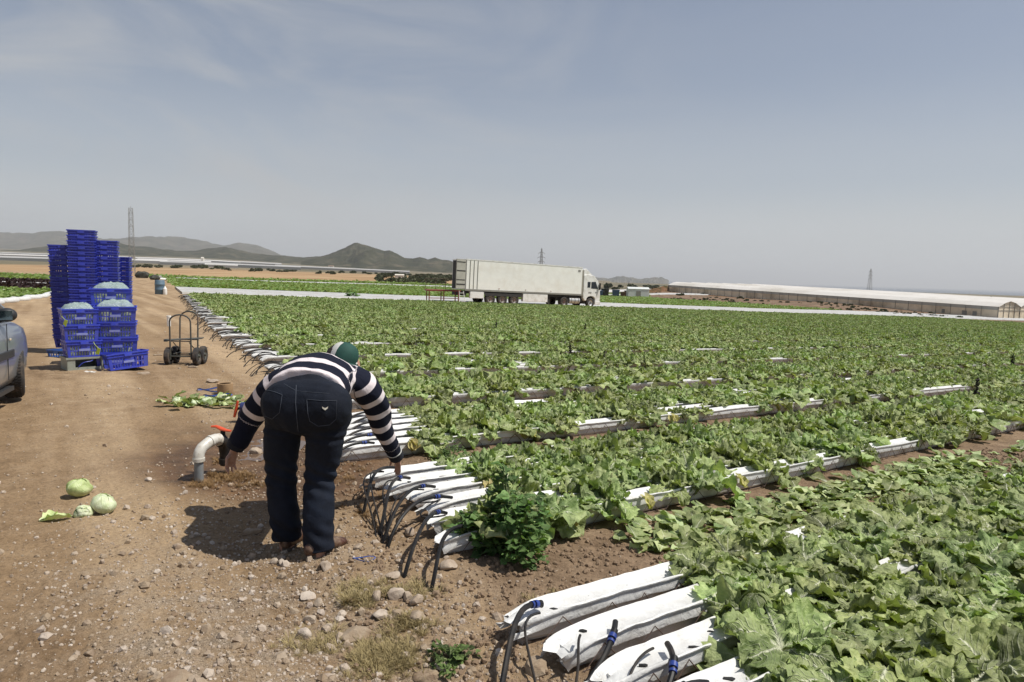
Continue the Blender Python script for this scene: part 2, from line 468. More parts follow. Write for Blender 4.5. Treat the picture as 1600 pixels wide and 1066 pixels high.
# ================================================================ hills
def hillmat(name, c1, c2, c3, sc):
    m, nt, b = newmat(name); g = nt.nodes.new('ShaderNodeNewGeometry').outputs['Position']
    f = noi(nt, g, sc, 8, .68)
    nt.links.new(ramp(nt, f, [(.36, c1), (.52, c2), (.68, c3)]), b.inputs['Base Color']); b.inputs['Roughness'].default_value = 1
    b.inputs['Specular IOR Level'].default_value = 0
    bumpn(nt, noi(nt, g, sc*3, 6, .7), 1.0, 1.0/sc*.08, b)
    return m
HM1 = hillmat('scrub_hill', (.022,.026,.013), (.050,.050,.028), (.12,.10,.065), .012)
HM2 = hillmat('far_hill', (.055,.055,.035), (.10,.09,.06), (.16,.13,.10), .004)
def ridge(name, prof, D, depth, mat, label, seed, rough=.18, base=None):
    """prof: (px, y) skyline; a real heightfield range standing at forward distance D"""
    px = np.array([p[0] for p in prof], float); py = np.array([p[1] for p in prof], float)
    n = 420; m = 70
    cx = np.linspace(px[0], px[-1], n)
    cy = np.interp(cx, px, py)
    jit = (fbm(cx*.16, cx*0+seed, seed, 4)-.47)*rough*12
    hor = 431+(cx-800)*.0275
    top = []; rat = []
    for a, y_ in zip(cx, cy):
        d = ray(a, y_); rat.append(d[0]/d[1]); top.append(CAMH+d[2]/d[1]*D)
    rat = np.array(rat); top = np.array(top)+jit*D/FPX
    t = np.linspace(-1, 1, m)
    TT, RT = np.meshgrid(t, rat, indexing='ij')
    Dd = D+TT*depth*.5*(1+.25*np.sin(RT*23+seed)*(1-TT**2))
    XX = RT*Dd; YY = Dd
    bz = np.minimum(terrain(XX, YY), base if base is not None else 1e9)-6
    prf = np.clip(1-np.abs(TT), 0, 1)**1.15
    hgt = np.maximum(top[None]-bz, 0)*prf
    gul = (fbm(XX/depth*13, YY/depth*6, seed+7, 6)-.47)
    hgt = hgt*(1+gul*2.2*np.clip(1.12-prf, 0, 1))
    ZZ = bz+hgt
    i2 = np.arange(m-1)[:, None]*n+np.arange(n-1)[None]
    fc = np.stack([i2, i2+1, i2+n+1, i2+n], -1).reshape(-1, 4)
    me = npmesh(name, np.stack([XX, YY, ZZ], -1).reshape(-1, 3), fc, mat)
    return tag(link(name, me), label, None, None, 'structure')
ridge('hills', [(-500,392),(-300,372),(-120,366),(0,363.5),(30,363.5),(65,362),(100,364),(135,369),(160,374),(190,372),(230,369),(262,369),(300,374),(330,380),(352,383),(372,379.5),(400,383),(425,392),(440,399),(470,404)],
      9500, 3500, HM2, 'pale far mountain range on the left skyline', 3, .10)
ridge('hills', [(-400,398),(-150,392),(0,391),(30,391),(60,386),(110,384),(150,380),(185,379),(205,384),(240,386),(275,392),(300,392),(325,388),(345,386),(352,385),(370,390),(395,396),(430,399),(470,402),(510,400),(560,402),(620,408)],
      4600, 1800, HM1, 'low dark scrub hills in front of the mountains', 8, .10)
ridge('hills', [(470,409),(495,402),(512,397.5),(530,390),(543,384),(552,380),(562,378.4),(572,381),(585,386),(600,393),(608,392),(620,398),(632,404),(645,404.5),(656,401),(668,404.5),(680,402),(692,406),(705,409),(725,416),(760,424),(800,430)],
      3600, 1300, HM1, 'dark conical hill rising left of the lorry', 12, .09)
ridge('hills', [(905,437),(925,432.5),(943,434),(950,435),(965,431.5),(985,433),(992,435),(1010,435.5),(1022,432.5),(1034,434.5),(1045,438)],
      9000, 900, HM2, 'faint low rocky hills near the sea', 21, .05, -40)

# ================================================================ haze
hm = bpy.data.materials.new('haze_air'); hm.use_nodes = True; nt = hm.node_tree
nt.nodes.remove(nt.nodes['Principled BSDF'])
pv = nt.nodes.new('ShaderNodeVolumePrincipled'); pv.inputs['Color'].default_value = (.95,.965,.98,1)
pv.inputs['Density'].default_value = 0.00007; pv.inputs['Anisotropy'].default_value = .15
nt.links.new(pv.outputs[0], nt.nodes['Material Output'].inputs['Volume'])
if USE_HAZE:
    mb = MB(); mb.bbox((-30000, -12500, -70), (60000, 61000, 640))
    ho = mb.build('haze', hm); tag(ho, 'thin pale haze in the air over the fields', None, None, 'stuff')
# ================================================================ leaf and film materials
def leafmat(name, dark, mid, light, rib, rough=.58, trans=.22, ribw=.10, vary=True):
    m, nt, b = newmat(name)
    uvn = nt.nodes.new('ShaderNodeUVMap'); uvn.uv_map = 'UVMap'
    sp = nt.nodes.new('ShaderNodeSeparateXYZ'); nt.links.new(uvn.outputs[0], sp.inputs[0])
    s_, t_ = sp.outputs['X'], sp.outputs['Y']
    tc = nt.nodes.new('ShaderNodeTexCoord').outputs['Object']
    oi = nt.nodes.new('ShaderNodeObjectInfo').outputs['Random']
    f = noi(nt, tc, 16, 5, .6)
    c = ramp(nt, f, [(.30, dark), (.52, mid), (.72, light)])
    hsv = nt.nodes.new('ShaderNodeHueSaturation'); nt.links.new(c, hsv.inputs['Color'])
    nt.links.new(mth(nt, 'MULTIPLY_ADD', oi, .045, .478), hsv.inputs['Hue'])
    lf = attr(nt, 'leafid')
    nt.links.new(mth(nt, 'MULTIPLY_ADD', oi, .35 if vary else .1, mth(nt, 'MULTIPLY_ADD', lf, .85 if vary else .15, .42 if vary else .95)), hsv.inputs['Value'])
    c = hsv.outputs[0]; c = mixc(nt, ramp(nt, noi(nt, tc, 5, 3), [(.5, (0,0,0)), (.75, (.55,.55,.55))]), c, tuple(min(1, x*1.35+.02) for x in light))
    at_ = mth(nt, 'ABSOLUTE', t_)
    # branching veins
    vv = mth(nt, 'SINE', mth(nt, 'MULTIPLY', mth(nt, 'SUBTRACT', s_, mth(nt, 'MULTIPLY', at_, .38)), 62))
    vv = mth(nt, 'POWER', mth(nt, 'MULTIPLY_ADD', vv, .5, .5), 8)
    vein = mth(nt, 'MULTIPLY', vv, mth(nt, 'SUBTRACT', .9, at_), clamp=True)
    c = mixc(nt, mth(nt, 'MULTIPLY', vein, .40), c, rib)
    # broad pale midrib fading towards the tip, pale leaf base
    wd = mth(nt, 'MULTIPLY_ADD', s_, -ribw*1.1, ribw*1.35)
    ribf = mth(nt, 'SUBTRACT', 1.0, mth(nt, 'DIVIDE', at_, wd), clamp=True)
    base = ramp(nt, mth(nt, 'ADD', s_, mth(nt, 'MULTIPLY', at_, .25)), [(.10, (1,1,1)), (.42, (0,0,0))], 'EASE')
    rf = mth(nt, 'MAXIMUM', ribf, base)
    c = mixc(nt, mth(nt, 'MULTIPLY', rf, .85), c, rib)
    nt.links.new(c, b.inputs['Base Color']); b.inputs['Roughness'].default_value = rough
    b.inputs['Specular IOR Level'].default_value = .35
    bh = mth(nt, 'ADD', mth(nt, 'MULTIPLY', vein, 1.2), mth(nt, 'MULTIPLY', noi(nt, tc, 55, 4, .6), 1.2))
    bh = mth(nt, 'ADD', bh, mth(nt, 'MULTIPLY', rf, .6))
    bumpn(nt, bh, .75 if vary else .35, .009, b)
    tr = nt.nodes.new('ShaderNodeBsdfTranslucent'); nt.links.new(mixc(nt, 1.0, c, (1.1,1.25,.5), 'MULTIPLY'), tr.inputs['Color'])
    mx = nt.nodes.new('ShaderNodeMixShader'); mx.inputs[0].default_value = trans
    out = nt.nodes['Material Output']
    nt.links.new(b.outputs[0], mx.inputs[1]); nt.links.new(tr.outputs[0], mx.inputs[2]); nt.links.new(mx.outputs[0], out.inputs['Surface'])
    return m
M_LEAF = leafmat('lettuce_leaf', (.100,.145,.036), (.236,.292,.103), (.415,.460,.205), (.84,.84,.64))
M_LITTER = leafmat('litter_leaf', (.20,.27,.08), (.33,.40,.16), (.48,.53,.28), (.66,.68,.46), trans=.12, vary=False)
M_LEAFY = leafmat('yellowed_leaf', (.30,.26,.08), (.42,.36,.13), (.52,.46,.22), (.62,.58,.38), trans=.25)
M_PALE = leafmat('pale_head_leaf', (.44,.52,.26), (.62,.67,.44), (.74,.76,.58), (.84,.84,.74), trans=.15, vary=False)
M_WEED = leafmat('weed_leaf', (.060,.115,.028), (.115,.190,.052), (.21,.30,.10), (.36,.42,.2), trans=.25)
M_FILM, nt, b = newmat('white_film')
tc = nt.nodes.new('ShaderNodeNewGeometry').outputs['Position']
f = noi(nt, tc, 7, 6, .65)
c = ramp(nt, f, [(.30, (.55,.54,.51)), (.55, (.66,.66,.64)), (.8, (.74,.74,.73))])
f2 = ramp(nt, noi(nt, tc, 3.0, 8, .72), [(.56, (0,0,0)), (.74, (1,1,1))])
c = mixc(nt, mth(nt, 'MULTIPLY', f2, .6), c, (.40,.33,.25))
nt.links.new(c, b.inputs['Base Color']); b.inputs['Roughness'].default_value = .42
bumpn(nt, noi(nt, tc, 20, 6, .62, .8), .6, .014, b)
M_POUCH = simple('grey_pouch_film', (.66,.66,.64), .5, .15, 9, .3, .01, dirt=(.26,.20,.14))
M_WIRE = simple('rusty_wire', (.10,.062,.045), .7, .3, 30)
M_HOSE = simple('black_hose', (.010,.010,.011), .5, .3, 20, dirt=(.045,.036,.028), dscale=6, spec=.3)
M_BLUEFIT = simple('blue_clamp', (.02,.045,.22), .4, .2, 20)
M_HOLE = simple('hole_shade_and_pupil', (.012,.012,.012), .7, .1, 8)  # flat black for the shade inside film holes, also the pupils

# ================================================================ leaf geometry
def leaf_grid(L, W, ns, nt_, droop, lift, cup, ruf, seed, serr=.11, curl=0.0):
    """returns (verts (ns+1)*(nt+1), quads, uv) of one leaf growing along +X from the origin"""
    r = np.random.default_rng(seed)
    s = np.linspace(0, 1, ns+1)[:, None]; t = np.linspace(-1, 1, nt_+1)[None]
    S = s+0*t; T = t+0*s
    ri = np.clip(S/.62, 0, 1); ri = ri*ri*(3-2*ri)
    wp = W*(.14+.86*ri)*np.sqrt(np.clip(1-np.clip((S-.62)/.385, 0, 1)**2, 0, 1))
    ph = r.uniform(0, 6.28, 8)
    th_ = np.arctan2(T*.5*wp, (S-.45)*L+1e-6)
    sd_ = np.where(T < 0, 3.7, 9.1)+seed*1.37
    lob = (fbm(S*15+sd_, sd_, 7, 3)-.45)*2.4
    wv = 1+serr*(lob*1.5+.4*np.sin(S*25+ph[0])+.8*np.sin(S*43+ph[1])+(.7*np.sin(S*71+ph[5]) if nt_ >= 14 else 0))*(np.abs(T)**3)
    Yw = T*wp*.5*wv
    ang0 = lift; ang = ang0-(ang0+droop)*S**1.15
    dx = np.cos(ang)*L/ns; dz = np.sin(ang)*L/ns
    cx = np.cumsum(dx, 0)-dx; cz = np.cumsum(dz, 0)-dz
    tip = 1+.10*np.sin(T*7+ph[2])*S
    Xw = cx*tip; Zw = cz.copy()
    nx = -np.sin(ang); nz = np.cos(ang)
    off = cup*wp*(np.abs(T)**1.7)
    ed = np.maximum(np.abs(T)**1.8, np.clip((S-.5)/.5, 0, 1)**1.5)*np.clip(S*2.5, 0, 1)
    th0 = np.arctan2(T*.5*wp, S*L+.05)
    if nt_ >= 14: off = off+.0055*(L/.22)*S*np.sin(th0*40+ph[7]+.6*np.sin(S*9))*np.clip(1.25-S, 0, 1)
    off = off+ruf*ed*(np.sin(th_*5+ph[3])*.75+np.sin(th_*12+ph[4])*.50*ed+(np.sin(th_*23+ph[2])*.40*ed*ed if nt_ >= 14 else 0))
    off = off+ruf*.45*S*(np.sin(T*3.5+S*6+ph[5])+.4*np.sin(T*8-S*9+ph[6]))
    if nt_ >= 8: off = off+(fbm(S*8+seed*.77, T*4.5+seed*.31, 12, 3)-.45)*.045*(L/.22)*np.clip(S*1.6, 0, 1)
    Xw = Xw+nx*off; Zw = Zw+nz*off
    if curl: Zw = Zw-curl*S**4*L
    V = np.stack([Xw, Yw, Zw], -1).reshape(-1, 3)
    i = np.arange(ns)[:, None]*(nt_+1)+np.arange(nt_)[None]
    F = np.stack([i, i+nt_+1, i+nt_+2, i+1], -1).reshape(-1, 4)
    return V, F, np.stack([S.ravel(), T.ravel()], -1)
def rotm(rz=0, ry=0, rx=0):
    return np.array(Euler((rx, ry, rz)).to_matrix())
class NB:
    def __init__(s): s.V = []; s.F = []; s.U = []; s.A = []; s.n = 0
    def add(s, V, F, U, M=None, t=(0,0,0)):
        if M is not None: V = V@M.T
        s.V.append(V+np.array(t)); s.F.append(F+s.n); s.U.append(U); s.A.append(np.full(len(V), (len(s.A)*.618+.37) % 1)); s.n += len(V)
    def mesh(s, name, mat): return npmesh(name, np.concatenate(s.V), np.concatenate(s.F), mat, True, np.concatenate(s.U), {'leafid': np.concatenate(s.A)})

def plant(seed, n, ns, nt_, spread=1.0, openness=1.0, height=1.0, ribbed=True):
    r = np.random.default_rng(seed); nb = NB()
    for k in range(n):
        q = k/(n-1)                       # 0 outer .. 1 inner
        L = (.25-.15*q)*r.uniform(.82, 1.15)*spread
        W = (.20-.09*q)*r.uniform(.8, 1.15)*spread
        lift = (.38+.85*q*height)*r.uniform(.5, 1.4)
        droop = (1.05-.80*q)*r.uniform(.4, 1.45)*openness
        a = k*2.399+r.uniform(-.35, .35)
        V, F, U = leaf_grid(L, W, ns, nt_, droop, lift, (.10+.25*q)*r.uniform(-.4, 1.2), .026*r.uniform(.6, 1.5), seed*97+k, curl=.25*(1-q)*r.uniform(-.1, 1.0))
        nb.add(V, F, U, rotm(a, 0, r.uniform(-.3, .3)), (.012*math.cos(a), .012*math.sin(a), .004+.018*q))
    return nb
def headmesh(seed, R0=.075, n=9, ns=9, nt_=9, mat=None, name='heart', loose=.15):
    """wrapped leaves closing over a ball"""
    r = np.random.default_rng(seed); nb = NB()
    u = np.linspace(0, 1, ns*2+1)[:, None]; v = np.linspace(0, 1, nt_*2+1)[None]
    th = u*np.pi; ph = v*2*np.pi
    rr = R0*.93*(1+.05*np.sin(ph*5+3*th+seed)+.03*np.sin(ph*9-th*4))
    V = np.stack([rr*np.sin(th)*np.cos(ph), rr*np.sin(th)*np.sin(ph), rr*.86*np.cos(th)+R0*.8], -1).reshape(-1, 3)
    w_ = nt_*2+1; i = np.arange(ns*2)[:, None]*w_+np.arange(nt_*2)[None]
    nb.add(V, np.stack([i, i+w_, i+w_+1, i+1], -1).reshape(-1, 4), np.stack([.35+.5*(u+0*v).ravel(), ((v*10+u*0) % 2-1).ravel()], -1))
    for k in range(n):
        az0 = k*2.399+r.uniform(-.3, .3); span = r.uniform(.8, 1.25)
        s = np.linspace(0, 1, ns+1)[:, None]; t = np.linspace(-1, 1, nt_+1)[None]
        th = np.pi*(.97-.93*s*r.uniform(.75, 1.0))+0*t
        a = az0+t*span*np.sin(np.pi*np.clip(s*.85+.12, 0, 1))**.6
        off = 1+.02+.012*(k % 3)+loose*np.abs(t)**3*r.uniform(0, 1)*s+.025*np.sin(t*9+s*6+k)*s+loose*.4*np.clip(s-.85, 0, 1)*6*r.uniform(0, 1)*.2
        rr = R0*off
        V = np.stack([rr*np.sin(th)*np.cos(a), rr*np.sin(th)*np.sin(a), rr*.86*np.cos(th)+R0*.8+0*t], -1).reshape(-1, 3)
        i = np.arange(ns)[:, None]*(nt_+1)+np.arange(nt_)[None]
        nb.add(V, np.stack([i, i+nt_+1, i+nt_+2, i+1], -1).reshape(-1, 4), np.stack([(s+0*t).ravel(), (t+0*s).ravel()], -1))
    return nb.mesh(name, mat or M_PALE)

PLANT_HI = [plant(11+i, [12,11,13,11,12,10][i], 20, 20, [1.12,1.02,1.18,1.0,1.08,1.2][i], 1.0, [.8,.3,1.0,.5,.7,.4][i]).mesh('lettuce_plant', M_LEAF) for i in range(6)]
def starplant(seed, n, sc):
    """a wide, low, wilted rosette with its pale heart open"""
    r = np.random.default_rng(seed); nb = NB()
    for k in range(n):
        q = k/(n-1); L = (.31-.13*q)*r.uniform(.85, 1.12)*sc; W = (.27-.11*q)*r.uniform(.85, 1.15)*sc
        V, F, U = leaf_grid(L, W, 24, 24, (.55-.35*q)*r.uniform(.5, 1.5), (.30+.55*q)*r.uniform(.6, 1.3), .12*r.uniform(-.5, 1.2), .020*r.uniform(.7, 1.4), seed*97+k, .14, curl=.15*r.uniform(0, 1)*(1-q))
        nb.add(V, F, U, rotm(k*2.399+r.uniform(-.3, .3), 0, r.uniform(-.25, .25)), (0, 0, .01+.02*q))
    return nb.mesh('lettuce_plant', M_LEAF)
PLANT_STAR = [starplant(61+i, [9,10,8,9][i], [1.0,1.08,.95,1.1][i]) for i in range(4)]
PLANT_MID = [plant(31+i, 11, 8, 10, 1.08, 1.0, [1,1.3,.8,1.1][i]).mesh('lettuce_plant', M_LEAF) for i in range(4)]
def lowplant(seed):
    return plant(seed, 8, 3, 3, 1.12, .9, 1.3).mesh('lettuce_plant', M_LEAF)
PLANT_LOW = [lowplant(51+i) for i in range(3)]
HEARTS = [headmesh(5, .062, 6, 8, 8, M_LEAF, 'heart'), headmesh(6, .050, 5, 7, 7, M_LEAF, 'heart', .35)]

# ================================================================ beds and troughs
TH = .135                                   # height of the trough top
SP = .272
BEDV = [(-3.3, 0), (-1.45, 0), (.42, 0)]
beds = []
# front v of each bed, number of troughs, end u, first plant u
beds.append(dict(v0=1.06, n=6, eu=[1.8,1.75,1.72,1.73,1.70,1.68], pu=[2.45,2.45,2.5,2.66,2.82,2.88]))
beds.append(dict(v0=3.46, n=6, eu=[1.84,1.93,2.02,2.05,2.0,1.98], pu=[2.35,2.5,2.72,2.76,2.80,2.72]))
beds.append(dict(v0=5.72, n=6, eu=[1.95,2.08,2.23,2.38,2.49,2.55], pu=[2.95,3.3,3.25,3.35,3.4,3.4]))
v = 8.0
r_ = np.random.default_rng(5)
while v < 50.6:
    e = float(end_u(v)); n = 6 if v+6*SP < 51.2 else max(1, int((51.0-v)/SP))
    beds.append(dict(v0=v, n=n, eu=[e+.02*i+r_.uniform(-.08, .08) for i in range(n)], pu=[e+.75+r_.uniform(-.2, .25) for i in range(n)]))
    v += 2.42
# the bed nearer than the first one, seen only at the lower right edge
near_bed = dict(v0=-.93, n=6, eu=[2.0]*6, pu=[2.2]*6)
def u_far(v): return 118-.12*v

def film_profile(k, wob=0.0):
    return [(a*.64, b_*.70) for a, b_ in _fp()]
def _fp():
    h = [(-.092,.104),(-.106,.106),(-.116,.112),(-.118,.120),(-.113,.150),(-.109,.178),(-.121,.190),(-.122,.203),(-.112,.211),(-.100,.203),(-.078,.178),(-.045,.168)]
    return h+[(0,.166)]+[(-a, b_) for a, b_ in reversed(h)]
def skew(bi, d): return (0, .045, .028, .024, .022)[min(bi, 4)]*10*np.tanh(np.maximum(d, 0)/10.)
def trough_mesh(v0, ue, u1, du, seed, detail=True, bi=0):
    prof = np.array(film_profile(0)) if detail else np.array(film_profile(0))[[0,3,5,7,9,11,13,15,17,19,21,24]]; r = np.random.default_rng(seed)
    us = np.concatenate([[0, .012, .03, .06, .10, .15], np.arange(.2, 3.2, du), np.exp(np.arange(math.log(3.3), math.log(max(u1-ue, 3.5)), .05 if detail else .25))])
    us = us[us <= u1-ue]
    nU, nP = len(us), len(prof)
    pv_ = prof[:, 0][None]+0*us[:, None]; ph = prof[:, 1][None]+0*us[:, None]
    e = np.clip(us/.08, 0, 1)[:, None]**.8
    tw = (fbm(us*2.3+seed*9, us*0, 40, 3)-.45)[:, None]
    wk = (fbm((us[:, None]+prof[:, 0][None]*2.0)*9+seed*5, prof[:, 0][None]*24+prof[:, 1][None]*20+us[:, None]*3+seed, 41, 4)-.47)
    edge = np.clip((us[:, None])/.5, 0, 1)
    pv_ = pv_*(.80+.20*e)+tw*.014+wk*(.008+.03*(1-e))
    tail = r.uniform(.02, .06)
    sag = np.exp(-us/.10)[:, None]
    rag = (fbm(prof[:, 0][None]*45+seed*3+0*us[:, None], prof[:, 1][None]*25+0*us[:, None], 43, 3)-.45)
    ph = ph-sag*(.022+tail*.5*np.abs(prof[:, 0][None])/.07+rag*.05)*(ph > .075)+wk*(.014+.035*(1-e))*(ph > .07)+tw*.006
    ph = ph+.004*np.sin(us*3.1+seed)[:, None]*(ph > .07)
    x, y = uv2xy((ue+us)[:, None]+0*pv_+wk*.03*(1-e)+rag*.16*sag, v0+pv_+skew(bi, us)[:, None])
    z = -.0202*x-.0184*y+ph
    V = np.stack([x, y, z], -1).reshape(-1, 3)
    i = np.arange(nU-1)[:, None]*nP+np.arange(nP-1)[None]
    F = np.stack([i, i+1, i+nP+1, i+nP], -1).reshape(-1, 4)
    return V, F
def pouch_mesh(v0, ue, u1, detail=True, bi=0):
    us = np.concatenate([[.06], np.arange(.2, 3, .3), np.exp(np.arange(math.log(3.2), math.log(u1-ue), .12 if detail else .3))])
    prof = np.array([(-.058,.090),(-.052,.025),(-.038,.006),(.038,.006),(.052,.025),(.058,.090)])
    x, y = uv2xy((ue+us)[:, None]+0*prof[:, 0][None], v0+prof[:, 0][None]*np.where(us < .1, .6, 1)[:, None]+skew(bi, us)[:, None])
    z = -.0202*x-.0184*y+prof[:, 1][None]+0*us[:, None]
    nP = len(prof); i = np.arange(len(us)-1)[:, None]*nP+np.arange(nP-1)[None]
    F = np.stack([i, i+1, i+nP+1, i+nP], -1).reshape(-1, 4)
    F = np.concatenate([F, [[0, 1, 4, 5], [1, 2, 3, 4]]])
    return np.stack([x, y, z], -1).reshape(-1, 3), F
def wires(v0, ue, ulen, seed, side=-1, bi=0):
    def UV(u, v, h=0.0): x, y = uv2xy(u, v+float(skew(bi, u-ue))); return Vector((x, y, -.0202*x-.0184*y+h))
    mb = MB(); r = random.Random(seed); u = .10
    while u < ulen:
        w_ = r.uniform(.085, .125)
        a = UV(ue+u, v0+side*.084, 0); bt = UV(ue+u+w_*.5, v0+side*.118, 0)
        g = a.z
        lo = Vector((a.x, a.y, a.z+.004)); hi = UV(ue+u+w_, v0+side*.086, .112); lo2 = UV(ue+u+w_*2, v0+side*.084, .004)
        mb.tube([lo, hi], .0026, 4); mb.tube([hi+Vector((0,0,.001)), lo2], .0026, 4)
        u += w_*2+r.uniform(.0, .10)
    a = UV(ue+.1, v0+side*.078, .012); c_ = UV(ue+ulen, v0+side*.078, .012)
    for q in range(12):
        a_ = UV(ue+.1+(ulen-.1)*q/12, v0+side*.078, .012); b_ = UV(ue+.1+(ulen-.1)*(q+1)/12, v0+side*.078, .012); mb.tube([a_, b_], .0022, 4)
    return mb
BEDN = ['in the bed nearest the camera', 'in the second bed from the camera', 'in the third bed from the camera']
POS6 = ['front', 'second', 'third', 'fourth', 'fifth', 'back']
def bedname(i): return BEDN[i] if i < 3 else 'in the %s bed from the camera' % ordw(i+1)
def skew(bi, d): return (0, .045, .028, .024, .022)[min(bi, 4)]*10*np.tanh(np.maximum(d, 0)/10.)
all_plants = []                            # (u, v, bed, trough, order)
for bi, bd in enumerate(beds):
    for ti in range(bd['n']):
        v0 = bd['v0']+SP*ti; ue = bd['eu'][ti]; u1 = u_far(v0)
        seed = bi*10+ti+1; near = bi < 3
        nm = POS6[ti] if bd['n'] == 6 else ordw(ti+1)
        t = thing('growing_trough', 'long white film growing trough, %s %s' % ('the '+nm+' one', bedname(bi)), 'growing trough', UV(ue, v0, 0), 0, 'white growing troughs laid in beds')
        V, F = trough_mesh(v0, ue, u1, .05 if near else .25, seed, near, bi)
        V = V-np.array(t.location)
        fm_ = npmesh('film_cover', V, F, M_FILM)
        if near: fm_.set_sharp_from_angle(angle=R(48))
        fo = link('film_cover', fm_, t)
        V, F = pouch_mesh(v0, ue, u1, near, bi); V = V-np.array(t.location)
        link('pouch', npmesh('pouch', V, F, M_POUCH, False), t)
        if near or (ti == 0 and bi < 7):
            mb = wires(v0, ue, (9 if bi < 2 else 14) if ti == 0 or bi == 0 and ti > 2 else 2.0, seed, -1, bi)
            mb.v = [tuple(Vector(p)-t.location) for p in mb.v]
            mb.build('support_wire', M_WIRE, t)
        # dark patches on the film, coloured as the shade inside cut holes
        if bi < 2:
            rr = random.Random(seed+3)
            for k in range(4):
                mb = MB()
                uu = ue+.22+k*.23+rr.uniform(-.06, .06); vv = v0+rr.uniform(-.04, .04)
                p = UV(uu, vv, .1195); s_ = rr.uniform(.010, .020)
                pts = [p+Vector((s_*1.7*math.cos(a)*rr.uniform(.5, 1.4), s_*.7*math.sin(a)*rr.uniform(.5, 1.3), 0)) for a in (0, 1.3, 2.4, 3.7, 5)]
                pts = [q-t.location for q in pts]
                mb.add(pts+[q-Vector((0,0,.012)) for q in pts], [(0,1,2,3,4)]+[(i, (i+1) % 5, (i+1) % 5+5, i+5) for i in range(5)])
                mb.build('hole_shade_patch', M_HOLE, t)
        u = bd['pu'][ti]; k = 1
        rr = random.Random(seed*7)
        while u < u1:
            if 1 <= bi < 7 and u > bd['pu'][ti]+.8 and float(fbm(u*.55+seed*3.7, v0*1.3, 90, 2)) < (.20 if bi < 4 else .17): u += .3; continue
            # some gaps where film shows
            if rr.random() > (((.22 if bi == 2 else .17) if ti == 0 and bi < 6 else .045) if bi > 0 else .03): all_plants.append((u, v0+rr.uniform(-.03, .03)+float(skew(bi, u-ue)), bi, ti, k)); k += 1
            u += rr.uniform(.27, .36) if u < 60 else .42

# ---- which plants show largest: nearest ones inside the frame
def inframe(p, m=60):
    z = p[2]-CAMH; cp, sp = math.cos(PITCH), math.sin(PITCH)
    dy = p[1]*cp-z*sp
    if dy < .1: return False
    X_ = p[0]/dy*FPX; Y_ = (p[1]*sp+z*cp)/dy*FPX
    c, s = math.cos(ROLL), math.sin(ROLL)
    px = 800+X_*c+Y_*s; py = 533-(-X_*s+Y_*c)
    return -m < px < 1600+m and py < 1066+m
P3 = np.array([UV(a[0], a[1], TH) for a in all_plants])
dist = np.linalg.norm(P3-np.array([0, 0, CAMH]), axis=1)
vis = np.array([inframe(p) for p in P3])
order = np.argsort(np.where(vis, dist, 1e9))
N_IND = 300
ind = set(order[:N_IND].tolist())
rr = random.Random(3)
for i in order[:N_IND]:
    u, v, bi, ti, k = all_plants[i]
    me = PLANT_STAR[rr.randrange(4)] if (bi == 0 and rr.random() < .75) else PLANT_HI[rr.randrange(6)]
    lab = 'leafy green lettuce, %s along the %s trough of the %s bed from the camera' % (ordw(k), POS6[ti], ordw(bi+1))
    if bi == 0: lab = 'leafy green lettuce, %s along the %s trough of the nearest bed' % (ordw(k), POS6[ti])
    o = link('lettuce_plant', me, None, UV(u, v, TH-.02))
    o.rotation_euler = (rr.uniform(-.22, .22), rr.uniform(-.22, .22), rr.uniform(0, 6.28)); s_ = rr.uniform(.84, 1.18)*(1.06 if bi == 0 and ti < 4 else .94 if bi == 0 and ti < 5 else .78 if bi == 0 else .80 if ti == 5 else .90 if ti == 0 else 1)
    o.scale = (s_, s_, s_*rr.uniform(.75, 1.15))
    tag(o, lab, 'lettuce', 'lettuces growing in the troughs')
    if rr.random() < (.16 if bi == 0 else .30):
        link('heart', HEARTS[rr.randrange(2)], o, (0, 0, .0))
rest = np.array([i for i in range(len(all_plants)) if i not in ind and all_plants[i][0] > 0])
keep = np.array([inframe(P3[i], 160) or dist[i] < 9 for i in rest]); rest = rest[keep]
dr = dist[rest]; RN = np.random.default_rng(12)
n = len(rest)
rots = np.stack([RN.uniform(-.25, .25, n), RN.uniform(-.25, .25, n), RN.uniform(0, 6.28, n)], -1)
scl = RN.uniform(.80, 1.2, n)*np.array([.80 if (all_plants[i][2] < 7 and all_plants[i][3] == 5) else 1. for i in rest])
pts = P3[rest]-np.array([0, 0, .02])
# slow change of vigour over the field
scl = scl*(.88+.3*fbm(pts[:, 0]*.15, pts[:, 1]*.15, 70, 3))
hi = dr < 13; mid = (dr >= 13) & (dr < 34)
srcs = [source('src_hi%d' % i, m) for i, m in enumerate(PLANT_HI)]+[source('src_mid%d' % i, m) for i, m in enumerate(PLANT_MID)]+[source('src_low%d' % i, m) for i, m in enumerate(PLANT_LOW)]
idx = np.where(hi, RN.integers(0, 6, n), np.where(mid, 6+RN.integers(0, 4, n), 10+RN.integers(0, 3, n)))
lo = ~(hi | mid)
scl = np.where(lo, scl*1.1, scl)
instancer('lettuce_field', pts, rots, scl, idx, srcs, 'wide field of green lettuces beyond the nearest plants', 'lettuces')
print('plants', len(all_plants), 'stuff', n)

